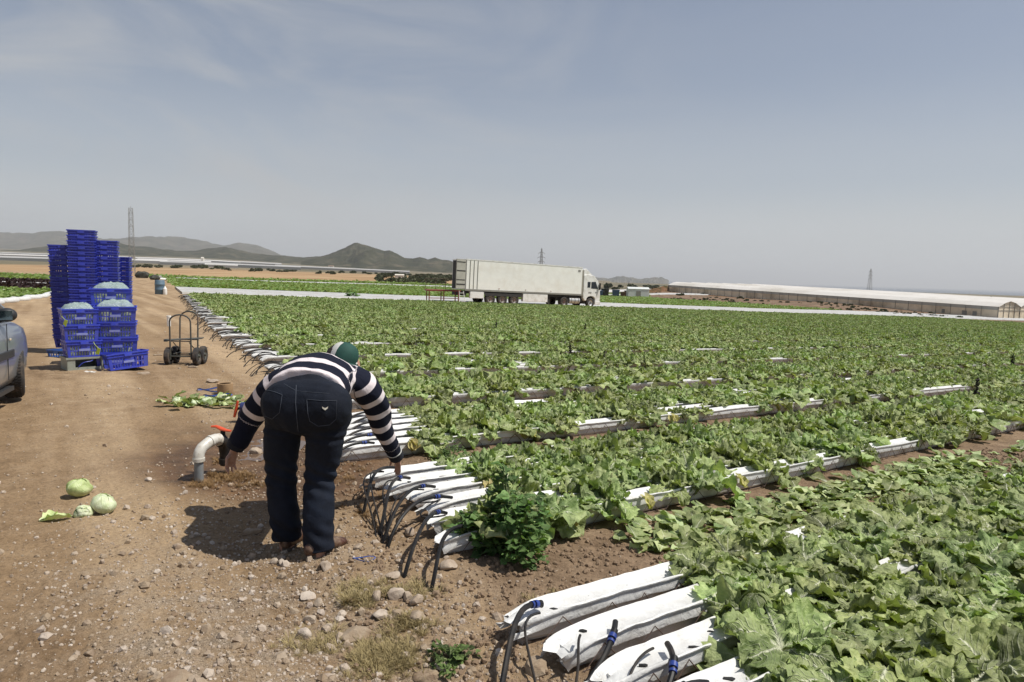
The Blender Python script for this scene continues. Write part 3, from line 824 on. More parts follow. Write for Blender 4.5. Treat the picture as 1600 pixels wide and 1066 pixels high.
# yellowed leaves hanging from a few trough fronts
rr = random.Random(15)
for i, (bi, ti, u) in enumerate([(1,0,2.62),(1,0,3.35),(1,0,4.5),(2,0,2.55),(2,0,3.9),(2,0,6.1),(2,0,8.2),(1,3,2.5),(2,1,2.75),(0,5,3.0)]):
    nb = NB()
    for k in range(3):
        V, F, U = leaf_grid(.13, .075, 8, 6, 1.4, -.3, .3, .012, 500+i*3+k, .15); nb.add(V, F, U, rotm(-1.0+rr.uniform(-.5, .5)+AZ*0, 0, 0), (rr.uniform(-.03,.03), rr.uniform(-.02,.02), .01*k))
    o = link('yellowed_leaf', nb.mesh('yellowed_leaf', M_LEAFY), None, UV(u+.15, beds[bi]['v0']+SP*ti-.08+float(skew(bi, u+.15-beds[bi]['eu'][ti])), .15))
    tag(o, 'yellow leaves on the %s trough of the %s bed, bunch %s' % (POS6[ti], ordw(bi+1), ['nearest the hoses', 'next along', 'third along', 'farthest along'][[(1,0),(2,0)].count((bi,ti)) and {0:0,1:1,2:2,3:0,4:1,5:2,6:3}.get(i,0)]), 'yellow leaf', 'yellowed leaves on the troughs')
# bolted dead plants standing dark above the field
M_DEAD = simple('dead_plant', (.018,.014,.010), .9, .4, 30)
for i, (px, py, D, h_, l) in enumerate([(892,527,15.0,.24,'dark dead plant standing highest above the field below the lorry cab'),(945,531,14.5,.17,'dark dead plant right of the highest one'),(776,497,24,.25,'small dark dead plant in the far field under the trailer'),(915,497,25,.25,'small dark dead plant in the far field under the cab'),(1526,607,11.0,.30,'dark dead plant near the right edge of the field'),(1585,535,18,.3,'dark dead clump at the right edge of the field')]):
    p = at_depth(px, py, D); p = Vector((p.x, p.y, TZ(p.x, p.y)+.2)); m = MB(); r_ = random.Random(i)
    for k in range(46):
        a = r_.uniform(0, 6.28); hh = r_.uniform(0, h_); w_ = h_*.22*(1-.4*hh/h_)
        q = Vector((r_.gauss(0, w_*.3), r_.gauss(0, w_*.3), hh)); m.box(q, (w_*r_.uniform(.5,1.2), w_*.5, w_*.12), (r_.uniform(-1,1), r_.uniform(-1,1), a))
    m.tube([(0,0,-.15),(0,0,h_)], .008, 5)
    tag(m.build('dead_plant', M_DEAD, None, loc=p), l, 'dead plant', 'dark dead plants in the field')

# ---- loose leaves lying in the path between the beds
RN = np.random.default_rng(44)
LOOSE = []
for i in range(5):
    nb = NB(); V, F, U = leaf_grid(.17, .12, 6, 5, .15, .18, .15, .014, 300+i); nb.add(V, F, U); LOOSE.append(source('src_loose%d' % i, nb.mesh('loose_leaf', M_LITTER if i % 2 else M_LEAF)))
pp = []
for _ in range(640):
    u = RN.uniform(3.0, 7.9); v = 2.98+.02*(u-3)+RN.normal()*.15
    pp.append((u, v))
for _ in range(160):
    pp.append((RN.uniform(7, 16), 3.12+RN.normal()*.15))
for _ in range(60):
    pp.append((RN.uniform(2.6, 9), 5.25+RN.normal()*.15))
pp = [q for q in pp if 2.6 < q[1] < 3.36 or 4.95 < q[1] < 5.6]
pts = np.array([UV(a, b_, .012) for a, b_ in pp]); pts[:, 2] = terrain(pts[:, 0], pts[:, 1])+.014
n = len(pp)
instancer('leaf_litter', pts, np.stack([RN.uniform(-.3, .3, n), RN.uniform(-.35, .2, n), RN.uniform(0, 6.28, n)], -1), RN.uniform(.5, 1.15, n), RN.integers(0, 5, n), LOOSE, 'trimmed lettuce leaves littering the path between the beds', 'leaf litter')

# ---- big dark weed overgrowing the front corner of the second bed
def weed(name, label, base, rad, h, n, seed, size=.07, cat='weed', mat=None, group=None):
    r = np.random.default_rng(seed); nb = NB(); st = MB()
    for k in range(n):
        a = r.uniform(0, 6.28); rmx = rad*(.75+.45*math.sin(a*3+seed)+.2*math.sin(a*7)); rr_ = rmx*r.uniform(.1, 1)**.6; hh = h*r.uniform(.03, 1)*(1-.55*min(1, rr_/rad)**2)*(.75+.35*math.sin(a*2+seed*2)+.2*math.sin(a*5+rr_*20))
        V, F, U = leaf_grid(size*r.uniform(.7, 1.5), size*r.uniform(.6, 1.2), 4, 4, r.uniform(-.1, .8), r.uniform(-.2, .9), .15, size*.10, seed*31+k, .22)
        nb.add(V, F, U, rotm(a+r.uniform(-1, 1), 0, r.uniform(-.6, .6)), (rr_*math.cos(a), rr_*math.sin(a), hh))
        if k % 7 == 0: st.tube([(0, 0, 0), (rr_*.5*math.cos(a), rr_*.5*math.sin(a), hh*.7), (rr_*math.cos(a), rr_*math.sin(a), hh)], .003, 5)
    o = link(name, nb.mesh(name, mat or M_WEED), None, base); tag(o, label, cat, group)
    st.build('stem', M_WEED, o)
    # stems need a uv map for the leaf shader
    return o
for ob_, args in ((0, ('weed_clump', 'large dark green weed spilling from the front of the second bed', Vector((*uv2xy(2.25, 3.30)[:2], TZ(*uv2xy(2.25, 3.30)))), .27, .47, 850, 5, .058)),
                  (1, ('weed_plant', 'small feathery green weed beside the front trough of the third bed', Vector((*uv2xy(2.95, 5.30)[:2], TZ(*uv2xy(2.95, 5.30)))), .16, .17, 260, 6, .032)),
                  (2, ('weed_plant', 'small bright green weed among the stones at the bottom', ground(703, 1035), .085, .09, 130, 7, .028)),
                  (3, ('weed_plant', 'sprig of grass growing on the white film strip left of the lorry', ground(550, 466), .5, .9, 60, 8, .35))):
    weed(*args)
# the overgrown lettuce above it
for (uu, vv, s_) in ((2.25, 3.5, 1.25), (2.5, 3.42, 1.1)):
    o = link('lettuce_plant', PLANT_HI[2] if s_ > 1.3 else PLANT_HI[4], None, UV(uu, vv, TH+.02)); o.scale = (s_,)*3; o.rotation_euler = (.15, -.1, uu*5)
    tag(o, 'oversized %s lettuce above the dark weed at the front of the second bed' % ('left' if s_ > 1.3 else 'right'), 'lettuce', 'lettuces growing in the troughs')

# ================================================================ hoses
def bez(p, n=14):
    p = [Vector(q) for q in p]; out = []
    if len(p) == 3:
        for i in range(n+1):
            t = i/n; out.append(p[0]*(1-t)**2+p[1]*2*t*(1-t)+p[2]*t*t)
    else:
        for i in range(n+1):
            t = i/n; out.append(p[0]*(1-t)**3+p[1]*3*t*(1-t)**2+p[2]*3*t*t*(1-t)+p[3]*t**3)
    return out
def hose(label, pts, r, fit=None, n=7):
    base = Vector(pts[-1])
    o = MB(); o.tube([Vector(p)-base for p in pts], r, n)
    ob = o.build('irrigation_hose', M_HOSE, None, True, loc=base)
    tag(ob, label, 'hose', 'black irrigation hoses at the trough ends')
    if fit is not None:
        i = fit; a, b_ = Vector(pts[i]), Vector(pts[i+1]); d = (b_-a).normalized()
        m = MB(); m.cyl(a-base, d, r*1.45, .022, 10); m.cyl(a-base+d*.028, d, r*1.3, .012, 10)
        m.build('hose_clamp', M_BLUEFIT, ob, True)
        m = MB(); m.cyl(a-base-d*.026, d, r*1.25, .03, 10); m.build('hose_fitting', M_HOSE, ob, True)
    return ob
# bed 1 (nearest)
def tp(bi, ti, du, h=.195, dv=0): bd = beds[bi]; return UV(bd['eu'][ti]+du, bd['v0']+SP*ti+dv, h*.72 if h < .24 else h-.055)
def gp(px, py, h=.0): p = ground(px, py); p.z += h; return p
hose('thick black hose from the first trough bottom right, curving to the ground at the left', bez([tp(0,5,.16,.20), tp(0,5,-.02,.28), tp(0,5,-.16,.16,-.22), gp(778,1100)]), .013, 1, 9)
hose('thin black hose hanging off the tip of the first trough bottom right', bez([tp(0,5,.12,.185,-.04), tp(0,5,-.04,.22,-.05), tp(0,5,-.02,.1,-.16), gp(845,1110)]), .006)
hose('thick black hose with blue clamp out of the second trough bottom right', bez([tp(0,4,.33,.205,-.02), tp(0,4,.25,.21,-.10), tp(0,4,.12,.10,-.2), gp(880,1105)]), .013, 4, 9)
hose('thin black hose hanging down beside the second trough bottom right', bez([tp(0,4,.12,.20,-.03), tp(0,4,.05,.20,-.08), tp(0,4,.05,.08,-.15), gp(884,1115)]), .006)
hose('thick black hose with blue clamp out of the third trough bottom right', bez([tp(0,3,.36,.21,.0), tp(0,3,.30,.22,-.12), tp(0,3,.2,.12,-.2), gp(1000,1120)]), .013, 5, 9)
hose('thin black hose lying along the third trough bottom right', bez([tp(0,3,.30,.19,.02), tp(0,3,.2,.21,.0), tp(0,3,.05,.20,-.06), tp(0,3,.0,.03,-.14)]), .006)
for ti in range(3): hose('black hose at the end of the %s trough of the nearest bed' % POS6[ti], bez([tp(0,ti,.3,.2), tp(0,ti,.1,.28), tp(0,ti,-.1,.15), tp(0,ti,-.15,0)]), .011, 4)
# bed 2
gx = [(672,925),(630,903),(604,857),(598,850),(592,836),(566,803)]
st_ = [(.28,-.03),(.12,0),(.22,0),(.20,0),(.18,0),(.25,.02)]
for ti in range(6):
    g_ = gp(*gx[ti], .0); a = tp(1,ti,st_[ti][0],.205,st_[ti][1])
    m1 = tp(1,ti,-.02,.27); m2 = g_+Vector((.06,.04,.24))
    hose('thick black hose from the %s trough beside the bending person' % POS6[ti], bez([a, m1, m2, g_-Vector((0,0,.02))], 18), .0115, 3 if ti in (1,2,3,4) else None)
for j, (ti, e) in enumerate([(5,(601,852)),(4,(608,858)),(3,(596,846)),(5,(588,840)),(2,(640,800)),(1,(690,800))]):
    a = tp(1,ti,.10,.20,-.02); g_ = gp(*e, .0 if j < 4 else .1); 
    hose('thin black hose looping between the troughs beside the person, %s of six' % ordw(j+1), bez([a, tp(1,ti,-.12-.03*j,.30-.02*j,-.05), (a+g_)/2+Vector((-.05,-.05,.06)), g_-Vector((0,0,.01))], 16), .0055)
# bed 3
for ti in range(6):
    a = tp(2,ti,.42+.05*(ti%3),.21,-.03); g_ = UV(beds[2]['eu'][ti]-.12, beds[2]['v0']+SP*ti-.30, .0)
    hose('black hose from the %s trough of the third bed, behind the person' % POS6[ti], bez([a, tp(2,ti,.2,.26,-.06), tp(2,ti,-.02,.2,-.12), Vector((g_.x, g_.y, TZ(g_.x, g_.y)-.01))]), .0115, 2)
rr = random.Random(9)
for bi in range(3, len(beds)):
    bd = beds[bi]
    for ti in range(bd['n']):
        for q in ((0, 1) if bi < 5 else (0,)):
            a = tp(bi,ti,.25+rr.uniform(0,.3),.20); g_ = UV(bd['eu'][ti]-rr.uniform(.15,.42), bd['v0']+SP*ti-rr.uniform(.1,.4), 0)
            hose('black hose%s at the end of the %s trough of the %s bed' % (' loop' if q else '', POS6[ti] if bd['n'] == 6 else ordw(ti+1), ordw(bi+1)),
                 bez([a, tp(bi,ti,.0,(.27 if bi < 8 else .20)+.05*q+rr.uniform(-.03,.05)), tp(bi,ti,-.16-.1*q+rr.uniform(-.05,.05),.22,-.1), Vector((g_.x, g_.y, TZ(g_.x, g_.y)-.01))], 8), .009 if q == 0 else .006, None, 5)

# ================================================================ second field behind, white film strip, far crop strips
M_CROP = leafmat('young_crop_leaf', (.12,.19,.04), (.19,.27,.07), (.26,.34,.11), (.38,.42,.2))
M_RED = leafmat('dark_red_leaf', (.020,.010,.010), (.035,.016,.016), (.055,.022,.022), (.08,.03,.03))
CRP = [source('src_crop%d' % i, plant(80+i, 7, 2, 2, 1.25, .7, 1.8).mesh('crop', M_CROP)) for i in range(3)]
CRPR = [source('src_cropr%d' % i, plant(85+i, 7, 2, 2, 1.25, .7, 1.8).mesh('crop', M_RED)) for i in range(2)]
M_FILMG = simple('grey_weathered_film', (.46,.46,.45), .6, .15, 1.5, dirt=(.30,.27,.22), dscale=.8)
def strip_troughs(v0, n, u0f, label_where, u1f, sp=.42, wdt=.34, hh=.16, grp=None):
    for i in range(n):
        v = v0+sp*i; u0 = u0f(v); us = np.concatenate([np.linspace(0, 4, 8), np.linspace(6, u1f-u0, 50)])+u0
        prof = np.array([(-.5,.0),(-.46,.75),(-.3,1),(0,.93),(.3,1),(.46,.75),(.5,0)])
        x, y = uv2xy(us[:, None]+0*prof[:, 0][None], v+prof[:, 0][None]*wdt)
        z = terrain(x, y)+prof[:, 1][None]*hh*(.9+.2*fbm(us*.8, us*0+i, 3, 2))[:, None]-.02
        nP = len(prof); ii_ = np.arange(len(us)-1)[:, None]*nP+np.arange(nP-1)[None]
        F = np.stack([ii_, ii_+1, ii_+nP+1, ii_+nP], -1).reshape(-1, 4)
        F = np.concatenate([F, [[0,1,5,6],[1,2,4,5]]])
        o = link('growing_trough', npmesh('growing_trough', np.stack([x, y, z], -1).reshape(-1, 3), F, M_FILMG))
        tag(o, 'empty film trough, %s from the front in %s' % (ordw(i+1), label_where), 'growing trough', grp or 'empty white troughs behind the field')
strip_troughs(56.3, 22, lambda v: float(end_u(v)), 'the white strip behind the field', 200, .9, .62, .2)
strip_troughs(172, 3, lambda v: float(end_u(v))+3, 'the far white line of the green field', 330, 2.2, 1.9, .4)
def crop(name, label, us, vs, su, sv, srcs, scale, cut=None):
    cut0 = cut; cut = (lambda x, y, a_, b_: (y < dlim(x/np.maximum(y, 1))) & (cut0(x, y, a_, b_) if cut0 else True))
    U_, V_ = np.meshgrid(np.arange(us[0], us[1], su), np.arange(vs[0], vs[1], sv))
    RN = np.random.default_rng(int(vs[0]*10)+5)
    U_ = (U_+RN.uniform(-.3, .3, U_.shape)*su).ravel(); V_ = (V_+RN.uniform(-.15, .15, V_.shape)*sv).ravel()
    x, y = uv2xy(U_, V_)
    ok = (y > 5)&(x/np.maximum(y, 1) < .86)&(x/np.maximum(y, 1) > -1.25)
    if cut is not None: ok &= cut(x, y, U_, V_)
    x, y = x[ok], y[ok]; n = len(x); z = terrain(x, y)
    return instancer(name, np.stack([x, y, z], -1), np.stack([RN.uniform(-.2, .2, n), RN.uniform(-.2, .2, n), RN.uniform(0, 6.28, n)], -1), RN.uniform(.8, 1.3, n)*scale, RN.integers(0, len(srcs), n), srcs, label, 'crop')
crop('young_crop', 'bright green young crop behind the white film strip', (9, 260), (76.5, 170), .8, 1.0, CRP, 2.0, lambda x, y, U_, V_: U_ > end_u(V_)+.4)
crop('young_crop', 'farthest green crop strip before the dry land', (20, 380), (179, 214), 1.6, 1.8, CRP, 3.6)
def left_u(v): return np.interp(v, [10, 34, 42, 110, 200], [-5, -1.9, -.3, 8.6, 19.5])
lc = lambda x, y, U_, V_: U_ < left_u(V_)-.6
crop('crop_strip', 'near green crop strip left of the track behind the car', (-34, 6), (35, 49), .30, .42, CRP, 1.15, lc)
crop('crop_strip', 'narrow green crop strip between the dark red rows and the near strip', (-34, 6), (49.6, 54), .35, .45, CRP, 1.15, lc)
crop('crop_strip', 'nearer band of dark red lettuces left of the crate stacks', (-36, 6), (55, 66), .42, .5, CRPR, 1.5, lc)
crop('crop_strip', 'farther band of dark red lettuces left of the crate stacks', (-40, 8), (67.5, 84), .5, .55, CRPR, 1.6, lc)
crop('crop_strip', 'far bright green crop strip left of the crate stacks', (-60, 20), (86, 128), .8, .9, CRP, 2.0, lc)
def berm(name, label, pts, r, mat, seed):
    P_ = []
    for i in range(len(pts)-1):
        for t in np.linspace(0, 1, 40, endpoint=False): P_.append((pts[i][0]*(1-t)+pts[i+1][0]*t, pts[i][1]*(1-t)+pts[i+1][1]*t))
    rs = [r*(.7+.7*float(fbm(a*1.3+seed, b_*1.3, seed, 3))) for a, b_ in P_]
    q = []
    for (a, b_), rr__ in zip(P_, rs):
        x, y = uv2xy(a+.12*math.sin(b_*3), b_); q.append((x, y, TZ(x, y)+rr__*.35))
    mb = MB(); mb.tube(q, rs, 8, flat=.8); o = mb.build(name, mat, None, True, auto=False); tag(o, label, 'film')
berm('film_edging', 'rumpled white film edging along the left side of the track', [(-5.2, 10), (-1.9, 34), (-.4, 42), (8.4, 110)], .17, M_FILM, 4)
berm('film_edging', 'thin white film line between the dark red rows on the left', [(-36, 66.8), (2, 66.8)], .22, M_FILM, 5)
berm('film_edging', 'thin white film line between the two near green strips on the left', [(-34, 49.3), (-.2, 49.3)], .13, M_FILM, 6)
# ================================================================ lorry
M_TWHITE = simple('cream_trailer_panel', (.88,.87,.81), .45, .05, 1.5, dirt=(.80,.77,.69), dscale=.8)
M_CAB = simple('white_cab_paint', (.82,.81,.77), .3, .04, 2, dirt=(.55,.52,.45), dscale=1.5)
M_DARK = simple('dark_chassis', (.035,.032,.030), .7, .3, 5)
M_TYRE = simple('tyre_rubber', (.030,.028,.027), .85, .25, 30, .2, .004, dirt=(.12,.09,.065), dscale=8)
M_RIM = simple('dusty_rim', (.22,.19,.17), .5, .2, 10)
M_REDRIM = simple('rusty_hub', (.16,.07,.05), .6, .2, 10)
M_GLASS, nt, b = newmat('dark_glass'); b.inputs['Base Color'].default_value = (.02,.03,.04,1); b.inputs['Roughness'].default_value = .08
M_REDM = simple('red_steel', (.24,.045,.03), .6, .3, 6, dirt=(.15,.08,.05))
M_ALU = simple('aluminium', (.55,.55,.54), .4, .1, 8, metal=.6)
M_SEAL = simple('grey_seam', (.25,.24,.21), .7, .1, 4)
tb = on_plane(725, 473); tb = Vector((-4.35, 61.2, 0)); tb.z = TZ(tb.x, tb.y)
TRZ = math.atan2(CU, SU)                       # heading of the local +X axis
ht = R(90)-AZ
trk = thing('articulated_lorry', 'white articulated lorry with a long cream refrigerated trailer standing beyond the field', 'lorry', tb, ht)
slope_ = (TZ(tb.x+15*SU, tb.y+15*CU)-tb.z)/15
trk.rotation_euler = Euler((0, -math.atan(slope_), ht))
mb = MB(); mb.bbox((0,0,1.28), (13.45,2.5,4.02)); body = mb.build('trailer_body', M_TWHITE, trk, bevel=.03)
mb = MB(); mb.bbox((-.012,-.03,1.20), (13.47,.03,1.36)); mb.build('side_rail', M_SEAL, body)
mb = MB(); mb.bbox((-.02,-.02,3.95), (13.48,.05,4.04)); mb.build('top_rail', M_CAB, body)
for x in (.02, .42, .82, 1.22): 
    mb = MB(); mb.bbox((x,-.035,1.37), (x+.045,-.004,3.94)); mb.build('locking_bar', M_SEAL, body)
mb = MB(); mb.bbox((12.9,-.02,3.55), (13.2,-.004,3.75)); mb.build('marker_plate', M_SEAL, body)
for x in (3.6, 6.6, 9.6): mb = MB(); mb.box((x,-.02,1.5),(.10,.03,.05)); mb.build('side_marker_lamp', M_REDM, body)
# open rear door swung out, inner face seen with dark battens
dr = Vector((0,0,0)); da = R(180+22)
M3 = Matrix.Rotation(da, 3, 'Z')
mb = MB(); mb.box(M3@Vector((.66,0,0))+Vector((-.05,.0,2.66)), (1.25,.07,2.6), M3); door = mb.build('rear_door', simple('door_liner', (.36,.35,.30), .6, .1, 2), trk)
for z, h_ in ((1.75,.10),(2.15,.06),(2.95,.08),(3.72,.06)):
    mb = MB(); mb.box(M3@Vector((.66,.045,0))+Vector((-.05,.0,z)), (1.2,.03,h_), M3); mb.build('door_batten', M_DARK, door)
    mb = MB(); mb.box(M3@Vector((.66,-.045,0))+Vector((-.05,.0,z)), (1.2,.03,h_), M3); mb.build('door_batten', M_DARK, door)
mb = MB(); mb.bbox((-.02,.1,1.35),(-.005,2.4,3.9)); mb.build('load_shade_panel', M_DARK, trk)  # flat dark sheet painted for the shade inside the open trailer
mb = MB()
mb.bbox((.3,.25,.95),(13.2,.45,1.2)); mb.bbox((.3,2.05,.95),(13.2,2.25,1.2)); mb.bbox((0,.1,.75),(.2,2.4,1.2))
for x in (2,4,6,8,10,12): mb.bbox((x,.45,1.0),(x+.12,2.05,1.15))
mb.build('chassis', M_DARK, trk)
mb = MB(); mb.bbox((.55,-.01,.55),(2.0,.25,1.16)); mb.build('pallet_box', M_CAB, trk, bevel=.02)
mb = MB(); mb.bbox((6.35,-.01,.42),(9.25,.3,1.16)); mb.build('pallet_box', M_CAB, trk, bevel=.02)
mb = MB(); mb.bbox((9.45,.15,.25),(9.62,.35,1.15)); mb.bbox((9.38,.05,.15),(9.7,.45,.25)); mb.build('landing_leg', M_DARK, trk)
mb = MB(); mb.bbox((2.1,.0,.80),(6.2,.06,1.08)); mb.build('mudguard_rail', M_DARK, trk)
def wheel(parent, x, y, r, w_, side=-1, rimm=M_RIM, hub=M_REDRIM, z0=None):
    mb = MB(); c = Vector((x, y, r if z0 is None else z0)); ax = (0, side, 0)
    k = r
    mb.lathe([(k*.60,-w_/2),(k*.90,-w_/2),(k*.985,-w_*.40),(k,-w_*.2),(k,w_*.2),(k*.985,w_*.40),(k*.90,w_/2),(k*.60,w_/2),(k*.56,w_*.40)], c, ax, 28)
    t = mb.build('wheel', M_TYRE, parent, True)
    mb = MB(); mb.lathe([(k*.58,w_*.42),(k*.52,w_*.34),(k*.30,w_*.20),(k*.22,w_*.30),(k*.001,w_*.32)], c, ax, 24); mb.build('rim', rimm, t, True)
    mb = MB(); mb.cyl(c+Vector((0, side*w_*.36, 0)), ax, k*.16, .05, 12); mb.build('hub', hub, t, True)
    return t
for x in (2.75, 4.08, 5.40):
    wheel(trk, x, .20, .52, .36); wheel(trk, x, 2.3, .52, .36, 1)
wheel(trk, 11.35, .24, .50, .50); wheel(trk, 11.35, 2.26, .50, .50, 1)
wheel(trk, 14.75, .18, .50, .32, rimm=M_ALU, hub=M_DARK); wheel(trk, 14.75, 2.32, .50, .32, 1, rimm=M_ALU, hub=M_DARK)
# tractor
mb = MB(); mb.bbox((10.6,.45,.62),(15.4,.65,.95)); mb.bbox((10.6,1.85,.62),(15.4,2.05,.95)); mb.bbox((13.5,.3,.6),(15.3,2.2,1.1)); mb.build('tractor_frame', M_DARK, trk)
mb = MB(); mb.tube([(12.05,.35,.68),(13.35,.35,.68)], .33, 20); tk = mb.build('fuel_tank', M_ALU, trk, True)
for x in (12.25, 12.7, 13.15): mb = MB(); mb.tube([(x,.35,.68),(x+.05,.35,.68)], .34, 20); mb.build('tank_strap', M_DARK, tk, True)
mb = MB()
prof = [(13.72,.95),(13.72,3.28),(14.3,3.36),(15.05,3.26),(15.62,2.75),(15.92,1.95),(15.98,1.15),(15.92,.42),(15.35,.40),(15.30,.98),(15.05,1.14),(14.75,1.18),(14.42,1.12),(14.22,.95),(14.15,.70),(13.95,.70)]
n = len(prof)
def slab(mb, prof, y0, y1, ins=0):
    mb.add([(p[0], y0, p[1]) for p in prof]+[(p[0], y1, p[1]) for p in prof], [tuple(range(n))[::1], tuple(reversed(range(n, 2*n)))]+[(i, i+n, (i+1) % n+n, (i+1) % n) for i in range(n)])
slab(mb, prof, .02, 2.48)
cab = mb.build('cab', M_CAB, trk, bevel=.05)
n = 5
mb = MB(); slab(mb, [(13.75,3.30),(13.78,3.85),(14.05,3.93),(14.75,3.45),(14.9,3.32)], .15, 2.35); mb.build('roof_deflector', M_CAB, cab, bevel=.04)
n = 4
mb = MB(); slab(mb, [(13.74,1.2),(13.30,1.2),(13.30,3.7),(13.74,3.75)], .08, .12); mb.build('side_deflector', simple('deflector_grey',(.30,.28,.23),.6,.1,2), cab)
for pr in ([(14.22,2.05),(14.22,2.62),(14.58,2.62),(14.58,2.05)], [(14.72,1.98),(14.72,2.62),(15.28,2.66),(15.60,1.95)]):
    mb = MB(); slab(mb, pr, .0, .03); mb.build('side_window', M_GLASS, cab)
mb = MB(); slab(mb, [(15.60,2.66),(15.64,2.68),(15.93,1.98),(15.90,1.95)], .2, 2.3); mb.build('windscreen', M_GLASS, cab)
mb = MB(); mb.bbox((15.70,-.22,1.85),(15.80,-.02,2.55)); mb.build('side_mirror', M_DARK, cab, bevel=.02)
mb = MB(); mb.bbox((15.3,-.01,1.55),(15.42,.015,1.62)); mb.build('door_handle', M_DARK, cab)
for x in (14.4, 14.62): mb = MB(); mb.bbox((x,-.01,1.5),(x+.14,.015,1.60)); mb.build('badge', M_SEAL, cab)
mb = MB(); mb.bbox((15.3,.0,.34),(16.02,2.5,.72)); mb.build('bumper', M_CAB, cab, bevel=.04)
mb = MB(); mb.bbox((13.40,.5,2.9),(13.50,2.0,3.6)); mb.build('cooling_unit', M_CAB, body)

# loading platform behind the trailer
pb = Vector((-7.55, 59.9, 0)); pb.z = TZ(pb.x, pb.y)
pl = thing('loading_platform', 'red steel loading platform on legs behind the open trailer', 'platform', pb, R(14))
mb = MB(); mb.bbox((0,0,1.02),(3.0,2.0,1.14)); mb.build('deck', M_REDM, pl)
for x in (.15, 1.45, 2.75):
    mb = MB(); mb.bbox((x,.05,0),(x+.09,.14,1.02)); mb.build('leg', M_REDM, pl)
    mb = MB(); mb.bbox((x,1.85,0),(x+.09,1.94,1.02)); mb.build('leg', M_REDM, pl)
mb = MB(); mb.bbox((.24,.06,.38),(2.75,.12,.44)); mb.build('brace', M_REDM, pl)
mb = MB()
for x in (.05, 1.0, 1.9): mb.tube([(x,1.9,1.14),(x,1.9,2.1)], .02, 6)
mb.tube([(.05,1.9,2.1),(2.9,1.9,2.1)], .02, 6); mb.tube([(.05,1.9,1.65),(2.9,1.9,1.65)], .015, 6)
mb.build('railing', M_WIRE, pl)
lp = Vector((-4.75, 60.3, 0)); lp.z = TZ(lp.x, lp.y)
ld = thing('step_ladder', 'small white metal ladder leaning at the rear corner of the trailer', 'ladder', lp, R(10))
for x in (0, .42):
    mb = MB(); mb.tube([(x+(.12 if x else 0), -.1, 0), (x-(.06 if x else 0), .15, 1.15)], .028, 6); mb.build('rail', M_CAB, ld)
for k in range(4): mb = MB(); mb.tube([(.02,-.08+.06*k,.22+.25*k),(.50-.04*k,-.08+.06*k,.22+.25*k)], .022, 6); mb.build('rung', M_CAB, ld)

# ================================================================ large greenhouse on the right
M_GHROOF = simple('white_plastic_roof', (.66,.63,.58), .55, .06, .15, dirt=(.50,.46,.39), dscale=.05)
M_GHWALL = simple('cream_plastic_wall', (.80,.68,.50), .7, .14, .25, dirt=(.36,.28,.18), dscale=.12)
M_GHUP = simple('grey_net_band', (.42,.41,.36), .7, .12, .4)
Apt = Vector((63.5, 281)); Bpt = Vector((114.2, 161)); dAB = (Bpt-Apt); LAB = dAB.length; dn = dAB/LAB; pn = Vector((-dn.y, dn.x))  # pn points away from camera
if pn.dot(Vector((1, .3))) < 0: pn = -pn
gh = thing('plastic_greenhouse', 'huge low plastic greenhouse with cream side wall and white roof on the right', 'greenhouse', (Apt.x, Apt.y, TZ(*Apt)))
za0, zb0 = TZ(*Apt), TZ(*Bpt)
def gp3(s, t, h):     # s along AB (0..1), t away, h above eave base
    q = Apt+dAB*s+pn*t
    return Vector((q.x, q.y, za0+(zb0-za0)*s+h))-Vector((Apt.x, Apt.y, za0))
def quadmesh(name, quads, mat, par): 
    mb = MB()
    for q in quads: mb.add(q, [(0,1,2,3)])
    return mb.build(name, mat, par)
H1, H2, HR, SPW, NSP = 1.95, 2.75, 4.1, 8.0, 6
NS = 34
wq = []; uq = []; 
for i in range(NS):
    s0, s1 = i/NS, (i+1)/NS; off = .06 if i % 2 else 0
    wq.append([gp3(s0,0,-1.2), gp3(s1,0,-1.2), gp3(s1,0,H1), gp3(s0,0,H1)])
    uq.append([gp3(s0,-.03,H1), gp3(s1,-.03,H1), gp3(s1,.02,H2), gp3(s0,.02,H2)])
mb = MB()
mb.add([gp3(0,0,-1.5), gp3(1,0,-1.5), gp3(1,0,H1), gp3(0,0,H1), gp3(0,NSP*SPW,-1.5), gp3(1,NSP*SPW,-1.5), gp3(1,NSP*SPW,H1), gp3(0,NSP*SPW,H1)], [(0,1,2,3),(5,4,7,6)])
mb.build('side_wall', M_GHWALL, gh)
quadmesh('upper_net', uq, M_GHUP, gh)
for i in range(NS+1):
    mb = MB(); s0 = i/NS; a = gp3(s0,-.07,-1.2); b_ = gp3(s0,-.07,H2); mb.tube([a, b_], .05, 5); mb.build('post', M_SEAL, gh)
mb = MB()
for sp in range(NSP):
    t0, t1 = sp*SPW, (sp+1)*SPW; tm = (t0+t1)/2
    for (ta, ha, tb_, hb) in ((t0,H2,t0+2,HR-.45),(t0+2,HR-.45,tm,HR),(tm,HR,t1-2,HR-.45),(t1-2,HR-.45,t1,H2)):
        mb.add([gp3(-.002,ta,ha), gp3(1.002,ta,ha), gp3(1.002,tb_,hb), gp3(-.002,tb_,hb)], [(0,1,2,3)])
mb.build('roof', M_GHROOF, gh, True)
for s_ in (0, 1):
    mb = MB()
    for sp in range(NSP):
        t0 = sp*SPW
        mb.add([gp3(s_,t0,-1.5), gp3(s_,t0+SPW,-1.5), gp3(s_,t0+SPW,H2), gp3(s_,t0+SPW-2,HR-.45), gp3(s_,t0+SPW/2,HR), gp3(s_,t0+2,HR-.45), gp3(s_,t0,H2)], [(0,1,2,3,4,5,6)])
    mb.build('end_wall', M_GHWALL, gh)
mb = MB()
for sp in range(NSP): 
    for k in range(5): t0 = sp*SPW+k*SPW/4; hh = [H2,HR-.45,HR,HR-.45,H2][k]; mb.tube([gp3(1.0005,t0,-1), gp3(1.0005,t0,hh-.02)], .06, 5)
